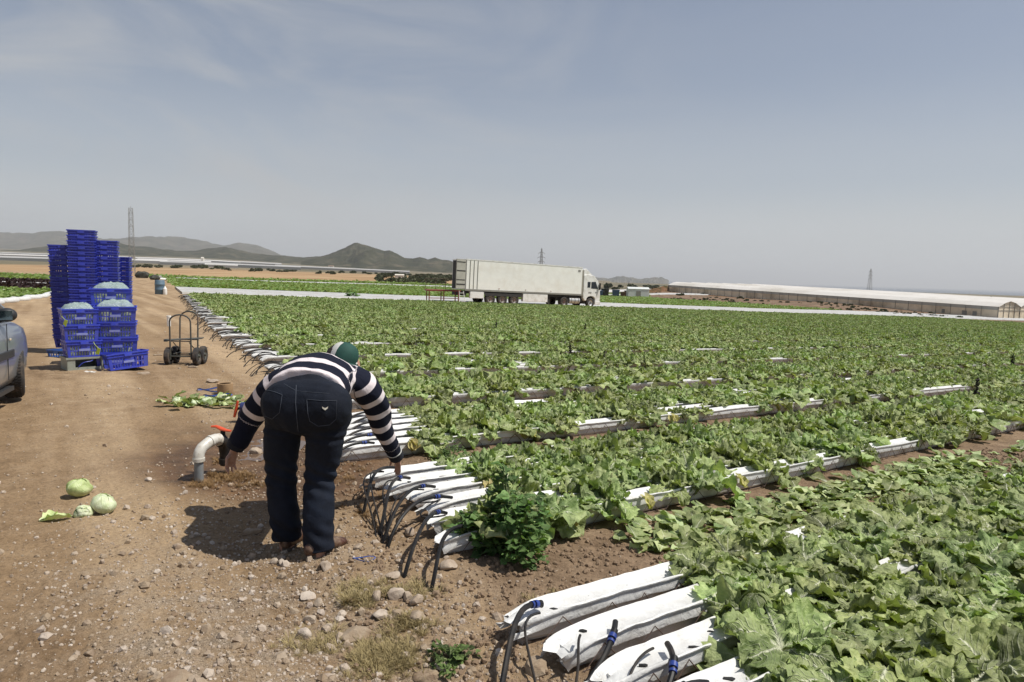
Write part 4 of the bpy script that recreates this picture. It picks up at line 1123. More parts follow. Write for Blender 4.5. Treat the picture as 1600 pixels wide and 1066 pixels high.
mb.tube([gp3(1.0005,0,1.9), gp3(1.0005,NSP*SPW,1.9)], .05, 5); mb.tube([gp3(1.0005,0,H2), gp3(1.0005,NSP*SPW,H2)], .05, 5)
mb.build('end_frame', M_SEAL, gh)
for s0, w_ in ((.895, .8), (.935,1.2), (.955,1.0)):
    mb = MB(); a = gp3(s0,-.10,.3); c_ = gp3(s0+w_/LAB,-.10,.3); a2 = a+Vector((0,0,1.0)); c2 = c_+Vector((0,0,1.0))
    mb.add([a, c_, c2, a2], [(0,1,2,3)]); mb.build('vent_grille', M_SEAL, gh)
# bank of earth and scrub in front of it
bk = []
M_BANK = hillmat('earth_bank', (.06,.060,.028), (.17,.095,.055), (.27,.165,.10), .55)
mb = MB(); rows = []
for i in range(121):
    s = -.18+1.13*i/120; q = Apt+dAB*s; row = []
    top = za0+(zb0-za0)*s
    wd = 17*(1-max(0, s)*.80); 
    for k, (t, f_) in enumerate([(.5,1.0),(-.5,1.02),(-.12*wd,.95),(-.35*wd,.55),(-.6*wd,.25),(-.85*wd,.05),(-1.0*wd,-.05)]):
        p = q-pn*(-t); g_ = TZ(p.x, p.y)-.25
        nz = float(fbm(s*60, k*1.7, 5, 4)-.45)*.9*(1 if 0 < k < 6 else .2)
        tp_ = max(top, g_+.3) if 0 < s < 1 else g_+2.6*max(0, 1-abs(s)*6)
        row.append((p.x, p.y, g_+(tp_-g_)*f_*1.0+nz*min(1, max(0, tp_-g_)*.6)))
    rows.append(row)
mb.rings(rows, False, False); bo = mb.build('embankment', M_BANK, None, True, auto=False); tag(bo, 'brown earth bank below the greenhouse', None, None, 'structure')

# ================================================================ shrubs and trees far off
M_SHRUB = leafmat('dry_shrub_leaf', (.030,.040,.018), (.060,.070,.032), (.11,.115,.06), (.14,.14,.08), .8, .1)
def shrub_mesh(seed, n=260):
    r = np.random.default_rng(seed); nb = NB()
    cs = [(r.uniform(-.6,.6), r.uniform(-.6,.6), r.uniform(.25,.65), r.uniform(.3,.5)) for _ in range(6)]
    for k in range(n):
        cx, cy, cz, cr = cs[k % 6]; d = r.normal(size=3); d /= np.linalg.norm(d); d[2] = d[2]*.7
        p = np.array([cx, cy, cz])+d*cr*r.uniform(.6, 1.1); p[2] = max(.02, p[2])
        s_ = r.uniform(.08, .17)
        V = np.array([[-s_, -s_, 0], [s_, -s_, 0], [s_*.8, s_, s_*.4], [-s_, s_*.8, -s_*.3]]); 
        nb.add(V, np.array([[0,1,2,3]]), np.array([[.6,-.5],[.6,.5],[.9,.5],[.9,-.5]]), rotm(r.uniform(0,6), r.uniform(0,3), r.uniform(0,3)), p)
    return nb.mesh('foliage', M_SHRUB)
SHM = [shrub_mesh(i) for i in range(4)]
M_BARK = simple('grey_bark', (.10,.075,.05), .9, .3, 8)
_tm = MB(); _tm.tube([(0,0,-.3),(.03,0,.2),(.0,.05,.5)], [.06,.045,.02], 6); _tm.tube([(.02,0,.15),(.25,.1,.45)], [.03,.012], 5); _tm.tube([(.02,0,.1),(-.25,-.1,.4)], [.03,.012], 5)
TRM = _tm.mesh('trunk', M_BARK)
rr = random.Random(21)
sh = []
for i in range(64):
    px = 585+rr.random()**.8*118; 
    sh.append((px, rr.uniform(250, 560), rr.uniform(1.5, 3.2)))
for i in range(34): sh.append((rr.uniform(330, 600), rr.uniform(430, 560), rr.uniform(1.2, 2.4)))
for i in range(12): sh.append((rr.uniform(205, 330), rr.uniform(460, 540), rr.uniform(1.5, 3.2)))
for i in range(14): sh.append((rr.uniform(935, 1035), rr.uniform(500, 900), rr.uniform(3, 5)))
for i in range(10): sh.append((rr.uniform(1060, 1300), rr.uniform(225, 262), rr.uniform(.6, 1.1)))
for i in range(5): sh.append((rr.uniform(1380, 1600), rr.uniform(500, 800), rr.uniform(4, 7)))
sh.sort()
for i, (px, D, s_) in enumerate(sh):
    d = ray(px, 430+(px-800)*.0275); x = d[0]/d[1]*D
    o = thing('shrub', 'dark scrub bush, %s from the left of those dotted over the far land' % ordw(i+1) if i < 69 else 'dark scrub bush, %s from the right of those dotted over the far land' % ordw(len(sh)-i),
              'shrub', (x, D, TZ(x, D)-.1), rr.uniform(0, 6), 'scrub bushes on the dry land')
    o.scale = (s_*rr.uniform(.9,1.5), s_*1.1, s_*rr.uniform(.7,1.1))
    link('foliage', SHM[i % 4], o); link('trunk', TRM, o)

P_ = []
RN = np.random.default_rng(8)
while len(P_) < 170:
    r_ = RN.uniform(.2, .66); D = RN.uniform(110, 285); x = r_*D; s_ = (D-281)/(-120.)
    q = Vector((x, D))-Apt; side_ = q.dot(pn)
    if side_ > -1.0 or D < float(dlim(r_))+4 or fbm(x*.06, D*.06, 9, 2) < .42: continue
    P_.append((x, D, TZ(x, D)-.1))
SHS = [source('src_scrub%d' % i, SHM[i]) for i in range(4)]
instancer('bank_scrub', P_, [(0, 0, RN.uniform(0, 6)) for _ in P_], RN.uniform(.25, .6, len(P_)), RN.integers(0, 4, len(P_)), SHS, 'low scrub growing over the brown bank below the greenhouse', 'scrub')
# ================================================================ pylons
M_PYL = simple('galvanised_steel', (.20,.20,.19), .6, .1, 1)
def pylon(label, px, ytop, ybase, D, w0, arms, mast=False):
    top = at_depth(px, ytop, D); d = ray(px, ybase); x = top.x; zb = TZ(x, D); H = top.z-zb
    t = thing('lattice_mast' if mast else 'electricity_pylon', label, 'mast' if mast else 'pylon', (x, D, zb), .3)
    th = w0*.028; tpr = .35 if mast else .86
    leg = lambda sx, sy, z: Vector((sx*w0/2*(1-tpr*z/H), sy*w0/2*(1-tpr*z/H), z))
    nlev = 14
    for sx in (-1, 1):
        for sy in (-1, 1):
            m = MB(); m.tube([leg(sx,sy,0), leg(sx,sy,H*.97)], [th*1.3, th*.8], 4); m.build('leg', M_PYL, t)
    m = MB()
    for k in range(nlev):
        z0, z1 = H*.97*(1-(1-k/nlev)**1.0), H*.97*(k+1)/nlev
        for (a, b_) in (((-1,-1),(1,-1)),((1,-1),(1,1)),((1,1),(-1,1)),((-1,1),(-1,-1))):
            m.tube([leg(*a,z0), leg(*b_,z1)], th*.6, 3); m.tube([leg(*b_,z0), leg(*a,z1)], th*.6, 3); m.tube([leg(*a,z1), leg(*b_,z1)], th*.5, 3)
    m.tube([(0,0,H*.95),(0,0,H)], th*.8, 4)
    m.build('bracing', M_PYL, t)
    for (zf, wf) in arms:
        m = MB(); z = H*zf; wd = w0*wf
        for s_ in (-1, 1):
            m.tube([(0,-.1,z),(s_*wd,0,z-.02*H)], th*.8, 4); m.tube([(0,.1,z+.035*H),(s_*wd,0,z-.02*H)], th*.8, 4); m.tube([(s_*wd,0,z-.02*H),(s_*wd,0,z-.06*H)], th*.6, 4)
        m.build('crossarm', M_PYL, t)
    return t
pylon('tall grey lattice mast beside the track behind the crate stacks', 204, 322, 416, 260, 1.9, [(.90,.40),(.80,.40),(.70,.42)], True)
pylon('grey power pylon rising behind the lorry trailer', 846.5, 387, 440, 520, 3.6, [(.86,.75),(.74,.85),(.62,.75)])
pylon('grey power pylon beyond the big greenhouse on the right', 1361, 419, 462, 560, 3.4, [(.88,.60),(.76,.7),(.64,.6)])

# ================================================================ plastic greenhouse plain, small buildings
M_PLAIN = simple('bleached_plastic', (.58,.56,.53), .6, .08, .02, dirt=(.42,.40,.36), dscale=.01)
M_PLAIN2 = simple('grey_plastic', (.40,.39,.37), .6, .10, .02)
def lowhouse(label, px0, px1, D, dep, h, mat):
    x0 = ray(px0, 433+(px0-800)*.0275); x1 = ray(px1, 433+(px1-800)*.0275)
    xa, xb = x0[0]/x0[1]*D, x1[0]/x1[1]*D
    o = MB(); nseg = 10; rows = []
    for i in range(nseg+1):
        x = xa+(xb-xa)*i/nseg; k = D/D
        z0 = TZ(x, D); z1 = TZ(x*(D+dep)/D, D+dep)
        rows.append([(x, D, z0-2), (x, D, z0+h), (x*(D+dep*.5)/D, D+dep*.5, (z0+z1)/2+h*1.4), (x*(D+dep)/D, D+dep, z1+h), (x*(D+dep)/D, D+dep, z1-2)])
    o.rings(rows, True, False)
    tag(o.build('plastic_greenhouse', mat), label, 'greenhouse', 'white plastic greenhouses on the far plain')
i_ = 0
W8 = [('longest bright greenhouse strip on the far left of the plain', -300,128,1150,160,3.5,M_PLAIN), ('greenhouse strip behind the crate stacks on the far plain', 120,262,900,140,3.5,M_PLAIN),
      ('farther greenhouse strip at the left edge of the plain', -300,205,1800,330,4,M_PLAIN2), ('bright greenhouse strip right of the lattice mast', 215,330,1050,150,3.5,M_PLAIN),
      ('greenhouse strip in front of the low hills', 212,395,1500,260,4,M_PLAIN), ('grey greenhouse strip under the low hills', 250,470,760,120,3,M_PLAIN2),
      ('near pale greenhouse strip left of the shrubs', 320,372,640,30,2.4,M_PLAIN), ('small bright greenhouse under the conical hill', 376,440,1250,60,5,M_PLAIN2),
      ('greenhouse strip at the foot of the conical hill', 430,640,1000,110,3.2,M_PLAIN2), ('white greenhouse strip just right of the lorry cab', 925,1042,300,130,.6,M_PLAIN),
      ('grey greenhouse strip beyond the field near the left edge', -300,118,720,90,3,M_PLAIN2)]
for l, a, b_, D, dp, h_, m_ in W8: lowhouse(l, a, b_, D, dp, h_, m_)
def smallbox(name, label, cat, px, D, w_, dp, h, mat, roofm=None, grp=None):
    d = ray(px, 433+(px-800)*.0275); x = d[0]/d[1]*D; t = thing(name, label, cat, (x, D, TZ(x, D)), .1, grp)
    m = MB(); m.bbox((-w_/2,0,-.3),(w_/2,dp,h)); m.build('wall', mat, t)
    m = MB(); n_ = 3; m.add([(-w_/2-.1,-.1,h),(w_/2+.1,-.1,h),(w_/2+.1,dp+.1,h),(-w_/2-.1,dp+.1,h),(-w_/2-.1,dp/2,h*1.22),(w_/2+.1,dp/2,h*1.22)], [(0,1,5,4),(2,3,4,5),(0,4,3),(1,2,5),(3,2,1,0)]); m.build('roof', roofm or mat, t)
    m = MB(); m.bbox((-w_*.12,-.06,-.2),(w_*.10,-.01,h*.75)); m.build('door', M_SEAL, t)
M_WALLW = simple('whitewashed_wall', (.62,.58,.50), .8, .05, .5); M_ROOFT = simple('clay_roof', (.30,.18,.12), .8, .1, .5)
smallbox('farmhouse', 'small pale farmhouse at the foot of the low hills', 'house', 398, 1700, 14, 9, 5, M_WALLW, M_ROOFT)
smallbox('farmhouse', 'small pale farmhouse right of the conical hill foot', 'house', 517, 2200, 16, 10, 6, M_WALLW, M_ROOFT)
smallbox('farmhouse', 'tiny white tower-like building on the plastic plain left', 'house', 316, 1100, 4, 4, 9, M_WALLW)
smallbox('storage_hut', 'small white hut standing in the scrub beside the trailer', 'hut', 624, 330, 4.2, 3, 2.4, M_WALLW)
smallbox('storage_container', 'small white container beside the stacked bins right of the lorry', 'container', 999, 212, 6.6, 2.4, 2.6, simple('container_white', (.62,.64,.62), .5, .05, 1), None)
M_BIN = [simple('bin_blue', (.05,.09,.16), .6, .1, 3), simple('bin_dark', (.045,.045,.035), .8, .2, 3), simple('bin_brown', (.13,.075,.05), .8, .2, 3)]
for i, (px, w_, h_, k, l) in enumerate([(936,2.6,1.7,0,'dark blue bin nearest the lorry cab'),(941,1.6,1.5,1,'dark crate pile right of the blue bin by the cab'),(946,2.4,2.4,1,'tall dark bush-like pile of crates near the cab'),(963,2.2,2.1,0,'blue container standing alone among the bins'),(975,1.8,1.4,2,'brown bin right of the blue container'),(983,2.6,1.8,1,'dark round-topped pile left of the white container')]):
    d = ray(px, 433+(px-800)*.0275); D = 214+i; x = d[0]/d[1]*D
    m = MB(); m.box((0,0,h_/2),(w_,1.6,h_),None,None,.85); m.box((0,0,h_+.06),(w_*1.05,1.7,.12)); 
    o = m.build('field_bin', M_BIN[k], None, False, .06, (x, D, TZ(x, D))); tag(o, l, 'bin', 'bins beyond the lorry')

# ================================================================ along the track
bp = ground(250, 460)
bt = thing('barrel', 'blue-grey plastic barrel standing by the track', 'barrel', bp, 0)
M_BARREL = simple('faded_blue_plastic', (.10,.16,.21), .5, .1, 3)
m = MB(); m.lathe([(.001,0),(.30,0),(.32,.03),(.32,.30),(.335,.32),(.335,.36),(.32,.38),(.32,.66),(.335,.68),(.335,.72),(.32,.74),(.31,.97),(.29,1.0)], (0,0,0), n=24); m.build('body', M_BARREL, bt, True)
m = MB(); m.cyl((0,0,.985), (0,0,1), .29, .03, 24); m.build('lid', M_BARREL, bt, True)
wp = ground(258, 460.5); m = MB(); m.lathe([(.001,0),(.13,0),(.14,.05),(.13,.42),(.06,.50),(.05,.58),(.001,.6)], (0,0,0), n=16); o = m.build('plastic_jug', M_CAB, None, True, loc=wp); tag(o, 'white plastic jug standing beside the blue barrel', 'jug')
for px, py, w_, h_, l, mt in ((222,434.5,5.0,3.0,'dark bushy heap at the left side of the far track',M_BIN[1]),(242,437.5,3.0,2.2,'dark crate heap at the far end of the track',M_BIN[1]),(249,437,1.6,1.8,'grey sack heap beside the dark crates at the far track',M_SEAL),(255,438,1.3,1.0,'pale sack nearest the hoses at the far track',M_CAB)):
    g_ = ground(px, py); m = MB(); s_ = g_.y/120
    m.ball((0,0,h_*.32*s_*.5), (w_*.5*s_*.5, 1.0, h_*.45*s_*.55), 6); 
    vs = [Vector(p) for p in m.v]; m.v = [tuple(p*(1+.25*mnoise.noise(p*1.7+Vector((px,0,0))))) for p in vs]
    o = m.build('heap', mt, None, False, loc=g_); tag(o, l, 'heap')
wp = ground(264, 510); m = MB(); m.cyl((0,0,.13), (0,0,1), .055, .3, 14); m.cyl((0,0,.29), (0,0,1), .065, .05, 14); o = m.build('standpipe', M_CAB, None, True, loc=wp); tag(o, 'short white plastic standpipe in the track behind the hand trolley', 'pipe')
# ================================================================ crates
def crate_mat(name, col, var=.2):
    return simple(name, col, .42, var, 3, .05, .002, dirt=tuple(c*.5+.06 for c in col), dscale=5)
M_CB = [crate_mat('blue_crate_plastic', (.042,.060,.46)), crate_mat('deep_blue_crate_plastic', (.038,.054,.40)), crate_mat('bright_blue_crate_plastic', (.045,.070,.52))]
M_GREYC = crate_mat('grey_crate_plastic', (.30,.32,.27))
M_LABEL = simple('crate_label', (.22,.25,.52), .5, .1, 30)
def perf(mb, P00, P10, P01, P11, xs, ys, mask, th, nrm):
    """wall panel with rectangular holes; mask[j][i] True = solid"""
    P00, P10, P01, P11, nrm = map(Vector, (P00, P10, P01, P11, nrm)); nrm = nrm.normalized()*th
    def pt(a, b_): return (P00*(1-a)+P10*a)*(1-b_)+(P01*(1-a)+P11*a)*b_
    nx, ny = len(xs), len(ys); base = len(mb.v)
    for s_ in (0, 1):
        for b_ in ys:
            for a in xs: mb.v.append(tuple(pt(a, b_)-nrm*s_))
    id_ = lambda i, j, s_: base+s_*nx*ny+j*nx+i
    sol = lambda i, j: 0 <= i < nx-1 and 0 <= j < ny-1 and mask(i, j)
    def f(*q): mb.f.append(q); mb.m.append(mb.cm)
    for j in range(ny-1):
        for i in range(nx-1):
            if not sol(i, j): continue
            f(id_(i,j,0), id_(i+1,j,0), id_(i+1,j+1,0), id_(i,j+1,0)); f(id_(i,j+1,1), id_(i+1,j+1,1), id_(i+1,j,1), id_(i,j,1))
            if not sol(i-1,j): f(id_(i,j,1), id_(i,j,0), id_(i,j+1,0), id_(i,j+1,1))
            if not sol(i+1,j): f(id_(i+1,j,0), id_(i+1,j,1), id_(i+1,j+1,1), id_(i+1,j+1,0))
            if not sol(i,j-1): f(id_(i,j,0), id_(i,j,1), id_(i+1,j,1), id_(i+1,j,0))
            if not sol(i,j+1): f(id_(i,j+1,1), id_(i,j+1,0), id_(i+1,j+1,0), id_(i+1,j+1,1))
def crate_parts(L, W, H, tap, nslot, rows, mats, solid_mid=True, openslot=True):
    """returns list of (name, mesh, mat)"""
    mb = MB(); th = .0035
    def side(a, b_, nrm, ln, ns):
        # a,b: top corners (2D), inward taper
        n2 = Vector((nrm[0], nrm[1], 0))
        d = (Vector(b_)-Vector(a)).normalized()
        t0 = Vector((a[0], a[1], H-.02)); t1 = Vector((b_[0], b_[1], H-.02))
        q0 = Vector((a[0], a[1], .0))-n2*tap+Vector((d.x, d.y, 0))*tap; q1 = Vector((b_[0], b_[1], .0))-n2*tap-Vector((d.x, d.y, 0))*tap
        m = .09; xs = [0, m]; w_ = (1-2*m)/ns
        for i in range(ns): xs += [m+w_*i+w_*.66, m+w_*(i+1)]
        xs += [1]; xs = sorted(set(round(x, 5) for x in xs))
        ys = [0, .10]; hh = (.80-.10)/rows
        for j in range(rows): ys += [.10+hh*j+hh*.78, .10+hh*(j+1)]
        ys += [1]
        mid = len(xs)//2
        def mask(i, j):
            hole = (i % 2 == 1) and (j % 2 == 1) and 0 < i < len(xs)-2 and 0 < j < len(ys)-2
            if solid_mid and hole and abs(i-mid) <= ns*.28 and j in (3,): return True
            return not hole
        perf(mb, q0, q1, t0, t1, xs, ys, mask, th, n2)
    l, w_ = L/2-.012, W/2-.012
    side((-l,-w_), (l,-w_), (0,-1), L, nslot); side((l,-w_), (l,w_), (1,0), W, max(4, int(nslot*W/L)))
    side((l,w_), (-l,w_), (0,1), L, nslot); side((-l,w_), (-l,-w_), (-1,0), W, max(4, int(nslot*W/L)))
    mb.bbox((-l+tap,-w_+tap,.0),(l-tap,w_-tap,.006))
    out = [('basket', mb, mats)]
    rb = MB(); t_ = .012; h_ = .022
    for z in (H-h_, H-.062):
        hz_ = h_ if z > H-.03 else .010; e = 0 if z > H-.03 else .003
        rb.bbox((-L/2+e,-W/2+e,z),(L/2-e,-W/2+t_,z+hz_)); rb.bbox((-L/2+e,W/2-t_,z),(L/2-e,W/2-e,z+hz_))
        rb.bbox((-L/2+e,-W/2+t_,z),(-L/2+t_,W/2-t_,z+hz_)); rb.bbox((L/2-t_,-W/2+t_,z),(L/2-e,W/2-t_,z+hz_))
    for k in range(9):
        x = -L/2+L*(k+.5)/9; rb.bbox((x-.002,-W/2+.003,H-.052),(x+.002,-W/2+.011,H-h_)); rb.bbox((x-.002,W/2-.011,H-.052),(x+.002,W/2-.003,H-h_))
    out.append(('rim', rb, mats))
    hb = MB(); hb.bbox((-.055,-W/2-.006,H-.060),(.055,-W/2+.001,H-.018)); out.append(('handle', hb, mats))
    return out
def mk_crate(L, W, H, tap, nslot, rows, mat, cat, nm='plastic_crate'):
    t = thing(nm, 'x', cat)
    for n_, mb, m in crate_parts(L, W, H, tap, nslot, rows, mat): mb.build(n_, m, t)
    return t
def put(o, label, loc, rz, group=None, tilt=(0, 0)):
    o['label'] = label; o.location = loc; o.rotation_euler = (tilt[0], tilt[1], rz)
    if group: o['group'] = group
    return o
# tall stacks of nested crates
tall = [mk_crate(.455, .36, .25, .032, 9, 2, m, 'crate') for m in M_CB[:2]]
used = [0, 0]
rr = random.Random(4)
# (px left, px right, py top, base D, count, label)
STK = [(70, 112, 383, 12.9, 'left'), (109, 149, 360, 12.75, 'tallest middle'), (151, 188.5, 376.5, 13.0, 'third')]
for si, (pl_, pr_, pt_, D, nm) in enumerate(STK):
    top = at_depth((pl_+pr_)/2, pt_, D); x = top.x+[.085,-.01,-.08][si]; zb = TZ(x, D); htot = top.z-zb; sp = .098
    n = int((htot-.25)/sp)+1; z0 = top.z-.25-(n-1)*sp
    lean = [-.020, -.006, -.010][si]
    for k in range(n):
        q = rr.randrange(2)
        o = tall[q] if not used[q] else copy_tree(tall[q]); used[q] = 1
        fromtop = n-k
        lab = ('%s crate of the %s stack of nested empty blue crates' % ('topmost' if fromtop == 1 else ordw(fromtop)+' from top', nm))
        h = k*sp
        put(o, lab, (x+lean*(h-htot)+rr.uniform(-.004,.004), D+rr.uniform(-.004,.004), max(zb+.002, z0+h)), R(24 if si != 0 else 27)+rr.uniform(-.012,.012), 'tall stacks of nested blue crates')
    bm_ = 'base' 
# fourth stack further back
top = at_depth(196, 402, 14.3)
for k in range(16):
    o = copy_tree(tall[k % 2]); z = top.z-.25-(15-k)*.098
    if z < TZ(top.x, 14.3): continue
    put(o, '%s from top in the half-hidden rear stack of blue crates' % ('first' if k == 15 else ordw(16-k)), (top.x-.16+.02*(k/15), 14.3, z), R(20), 'tall stacks of nested blue crates')
# blue dolly crates under the left stack
g_ = ground(94, 558)
o = mk_crate(.46, .34, .13, .01, 6, 1, crate_mat('sky_blue_plastic', (.03,.09,.30)), 'crate'); put(o, 'low lighter blue crate lying at the foot of the tall left stack', (g_.x+.05, g_.y+.05, g_.z), R(-18))

# front stacks of full crates
M_BAG, nt, b = newmat('plastic_bag')
b.inputs['Base Color'].default_value = (.50,.62,.57,1); b.inputs['Roughness'].default_value = .22; b.inputs['Alpha'].default_value = .5
bumpn(nt, noi(nt, nt.nodes.new('ShaderNodeTexCoord').outputs['Object'], 22, 5, .6, 1.2), .8, .02, b)
HEAD = headmesh(9, .085, 7, 7, 7, M_PALE, 'lettuce_head', .05)
def bag_thing(label, loc, rz, L, W, rise, seed):
    t = thing('bagged_lettuce', label, 'bagged lettuce', loc, rz, 'bagged lettuces filling the front crates')
    NX, NY = 26, 20; V = []
    for j in range(NY+1):
        for i in range(NX+1):
            a = -1+2*i/NX; c_ = -1+2*j/NY
            e = max(0, 1-abs(a)**3)*max(0, 1-abs(c_)**3)
            nz = mnoise.noise(Vector((a*2.3+seed, c_*2.3, seed*.7)))*.8+mnoise.noise(Vector((a*7+seed, c_*7, 0)))*.5
            V.append((a*L/2, c_*W/2, -.06+e**.7*(rise+.06)*(1+.35*nz)))
    F = [(j*(NX+1)+i, j*(NX+1)+i+1, (j+1)*(NX+1)+i+1, (j+1)*(NX+1)+i) for j in range(NY) for i in range(NX)]
    m = MB(); m.add(V, F); o = m.build('film', M_BAG, t, True, auto=False)
    m = MB(); hh = .20
    for k in range(5): pass
    m.rings([[(sx_*(L/2-.022-.004*math.sin(q*2.1+k)), sy_*(W/2-.022-.004*math.cos(q*1.7+k)), -.03-hh*q/6) for k, (sx_, sy_) in enumerate([(-1,-1),(-.5,-1.0),(0,-1),(.5,-1),(1,-1),(1,0),(1,1),(.5,1),(0,1),(-.5,1),(-1,1),(-1,0)])] for q in range(7)], False)
    m.build('bag_lining', M_BAG, t, True, auto=False)
    for x in (-.25, 0, .25):
        for y in (-.17, .17):
            h = link('lettuce_head', HEAD, t, (x*L*1.05, y*W, -.19+rise*.40)); h.rotation_euler = (rr.uniform(0, 3), rr.uniform(0, 3), rr.uniform(0, 6)); h.scale = (.78, .78, .78)
    return t
def full_crate(ctype, label, loc, rz, bag, tilt=(0, 0), fill=True):
    o = mk_crate(*ctype) if not isinstance(ctype, bpy.types.Object) else copy_tree(ctype)
    put(o, label, loc, rz, 'front stacks of full blue crates', tilt)
    Lc, Wc, Hc = CT[:3]
    m = MB(); m.box((0, -CT[1]/2+.004, CT[2]*.44), (.15, .009, .035)); m.build('label_plate', M_LABEL, o)
    if bag is not None:
        bag_thing(bag, Vector(loc)+Vector((0, 0, CT[2]-.01)), rz, CT[0]-.03, CT[1]-.03, .10 if 'top' in bag or 'upper' in bag else .0, rr.random()*9)
    return o
CT = (.61, .41, .262, .020, 12, 2, M_CB[2], 'crate')
proto = None
gr = ground(184, 575); rz = R(27)
gl = ground(128, 577)
D0 = 11.1
xr = at_depth(183.5, 560, D0).x; zr = TZ(xr, D0)
R_names = ['bottom', 'second', 'third', 'top']
for k in range(4):
    loc = (xr+.012*(k % 2)-.006*k, D0+.0, zr+.003+k*.246)
    full_crate(CT, '%s crate of the right front stack of full blue crates' % R_names[k], loc, rz+R([0,2,-1.5,1][k]), ('bagged lettuces in the %s crate of the right front stack' % R_names[k]))
CT = (.50, .41, .262, .020, 10, 2, M_CB[2], 'crate')
D1 = 10.75; xl = at_depth(127, 560, D1).x; zl = TZ(xl, D1)
# grey crate with an open hand hole at the bottom, turned a little
t = thing('grey_crate', 'dull grey crate with a dark opening under the left front stack', 'crate', (xl+.0, D1+.02, zl), R(46))
m = MB(); Lg, Wg, Hg = .50, .38, .20
perf(m, (-Lg/2,-Wg/2,0), (Lg/2,-Wg/2,0), (-Lg/2,-Wg/2,Hg), (Lg/2,-Wg/2,Hg), [0,.22,.93,1], [0,.22,.80,1], lambda i, j: not (i == 1 and j == 1), .006, (0,-1,0))
perf(m, (Lg/2,-Wg/2,0), (Lg/2,Wg/2,0), (Lg/2,-Wg/2,Hg), (Lg/2,Wg/2,Hg), [0,1], [0,1], lambda i, j: True, .006, (1,0,0))
perf(m, (Lg/2,Wg/2,0), (-Lg/2,Wg/2,0), (Lg/2,Wg/2,Hg), (-Lg/2,Wg/2,Hg), [0,1], [0,1], lambda i, j: True, .006, (0,1,0))
perf(m, (-Lg/2,Wg/2,0), (-Lg/2,-Wg/2,0), (-Lg/2,Wg/2,Hg), (-Lg/2,-Wg/2,Hg), [0,1], [0,1], lambda i, j: True, .006, (-1,0,0))
m.bbox((-Lg/2+.007,-Wg/2+.007,0), (Lg/2-.007,Wg/2-.007,.008)); m.build('basket', M_GREYC, t)
m = MB(); m.bbox((-Lg/2-.012,-Wg/2-.012,Hg-.03), (Lg/2+.012,-Wg/2-.001,Hg)); m.bbox((-Lg/2-.012,-Wg/2,Hg-.03), (-Lg/2-.001,Wg/2+.012,Hg)); m.build('rim', M_GREYC, t)
m = MB(); m.tube(bez([(-.10,-.20,.05),(-.02,-.215,.17),(.04,-.215,.10),(.10,-.205,.15)], 10), .005, 5); m.build('blue_strap', M_CB[2], t)
L_names = ['lowest', 'middle', 'top']
for k in range(3):
    full_crate(CT, '%s blue crate of the left front stack, above the grey crate' % L_names[k], (xl-.02*k+.01, D1+.0, zl+.203+k*.246), R([44,41,42][k]), 'bagged lettuces in the %s crate of the left front stack' % L_names[k])
# crate on the row behind
CT = (.61, .41, .262, .020, 12, 2, M_CB[2], 'crate')
D2 = 11.35; xb_ = at_depth(171, 480, D2).x; ztop = at_depth(171, 450.5, D2).z; zb_ = TZ(xb_, D2); nb_ = 5; stp = (ztop-.262-zb_)/(nb_-1)
for k in range(nb_):
    full_crate(CT, '%s crate of the stack hidden behind the right front stack' % ('topmost' if k == nb_-1 else ordw(nb_-k)+' from top'), (xb_+.008*k, D2, zb_+.002+k*stp), R(25+k), 'mound of bagged lettuces on the highest of the full crates, top' if k == nb_-1 else None)
# tilted crate leaning at the bottom right
gt = ground(182, 579)
full_crate(CT, 'bright blue crate tilted on the ground in front of the right stack', (gt.x+.06, gt.y+.18, gt.z+.02), R(44), None, (R(-4), R(-5)))
for (px, py, D, l) in ((102, 505, 10.45, 'yellow-green tag hanging on the left corner of the left front stack'), (153.5, 549, 10.35, 'small white and yellow tag on the tilted crate')):
    m = MB(); m.box((0,0,0), (.05,.008,.10), (0,.3,0)); m.tube([(0,0,.05),(-.05,0,.10),(-.08,.02,.14)], .004, 5)
    o = m.build('tag', simple('lime_tag', (.45,.55,.05), .5, .1, 10), None, False, .003, at_depth(px, py, D)); tag(o, l, 'tag')
m = MB(); 
for i in range(5):
    m.box((rr.uniform(-.1,.1), rr.uniform(-.05,.05), .006), (.09,.04,.006), (rr.uniform(-.2,.2), rr.uniform(-.2,.2), rr.uniform(0,3)))
o = m.build('plastic_scraps', M_CAB, None, loc=ground(138, 582)); tag(o, 'white plastic scraps on the ground before the grey crate', 'litter')

# ================================================================ hand trolley
M_FRAME = simple('grey_green_steel', (.075,.080,.068), .55, .2, 12, dirt=(.13,.08,.05), dscale=8)
hb = ground(286, 570)
ht_ = thing('hand_trolley', 'grey steel hand trolley with two hoop handles and four rubber wheels on the track', 'hand trolley', hb, R(8))
def hoop(y, x0, w_, h, lean, zb):
    pts = [(x0-w_/2, y, zb)]
    for k in range(3): pts.append((x0-w_/2, y+lean*(k+1)/4, zb+(h-.12)*(k+1)/3))
    for k in range(7):
        a = math.pi*(1-(k+1)/8); pts.append((x0+w_/2*math.cos(a), y+lean, zb+h-.12+.12*math.sin(a)))
    for k in range(3): pts.append((x0+w_/2, y+lean*(3-k)/4, zb+(h-.12)*(3-k)/3))
    pts.append((x0+w_/2, y, zb)); return pts
for y, x0, w_, h, ln, l in ((-.10, .0, .34, .78, -.02, 'front'), (.20, .035, .30, .82, .06, 'rear')):
    m = MB(); m.tube(hoop(y, x0, w_, h, ln, .10), .014, 8); m.build('hoop_frame', M_FRAME, ht_, True)
for y, zz in ((-.10,.16),(-.10,.42),(.20,.18),(.22,.42)):
    m = MB(); m.tube([(-.17 if y < 0 else -.115, y, zz), (.17 if y < 0 else .185, y, zz)], .011, 6); m.build('crossbar', M_FRAME, ht_, True)
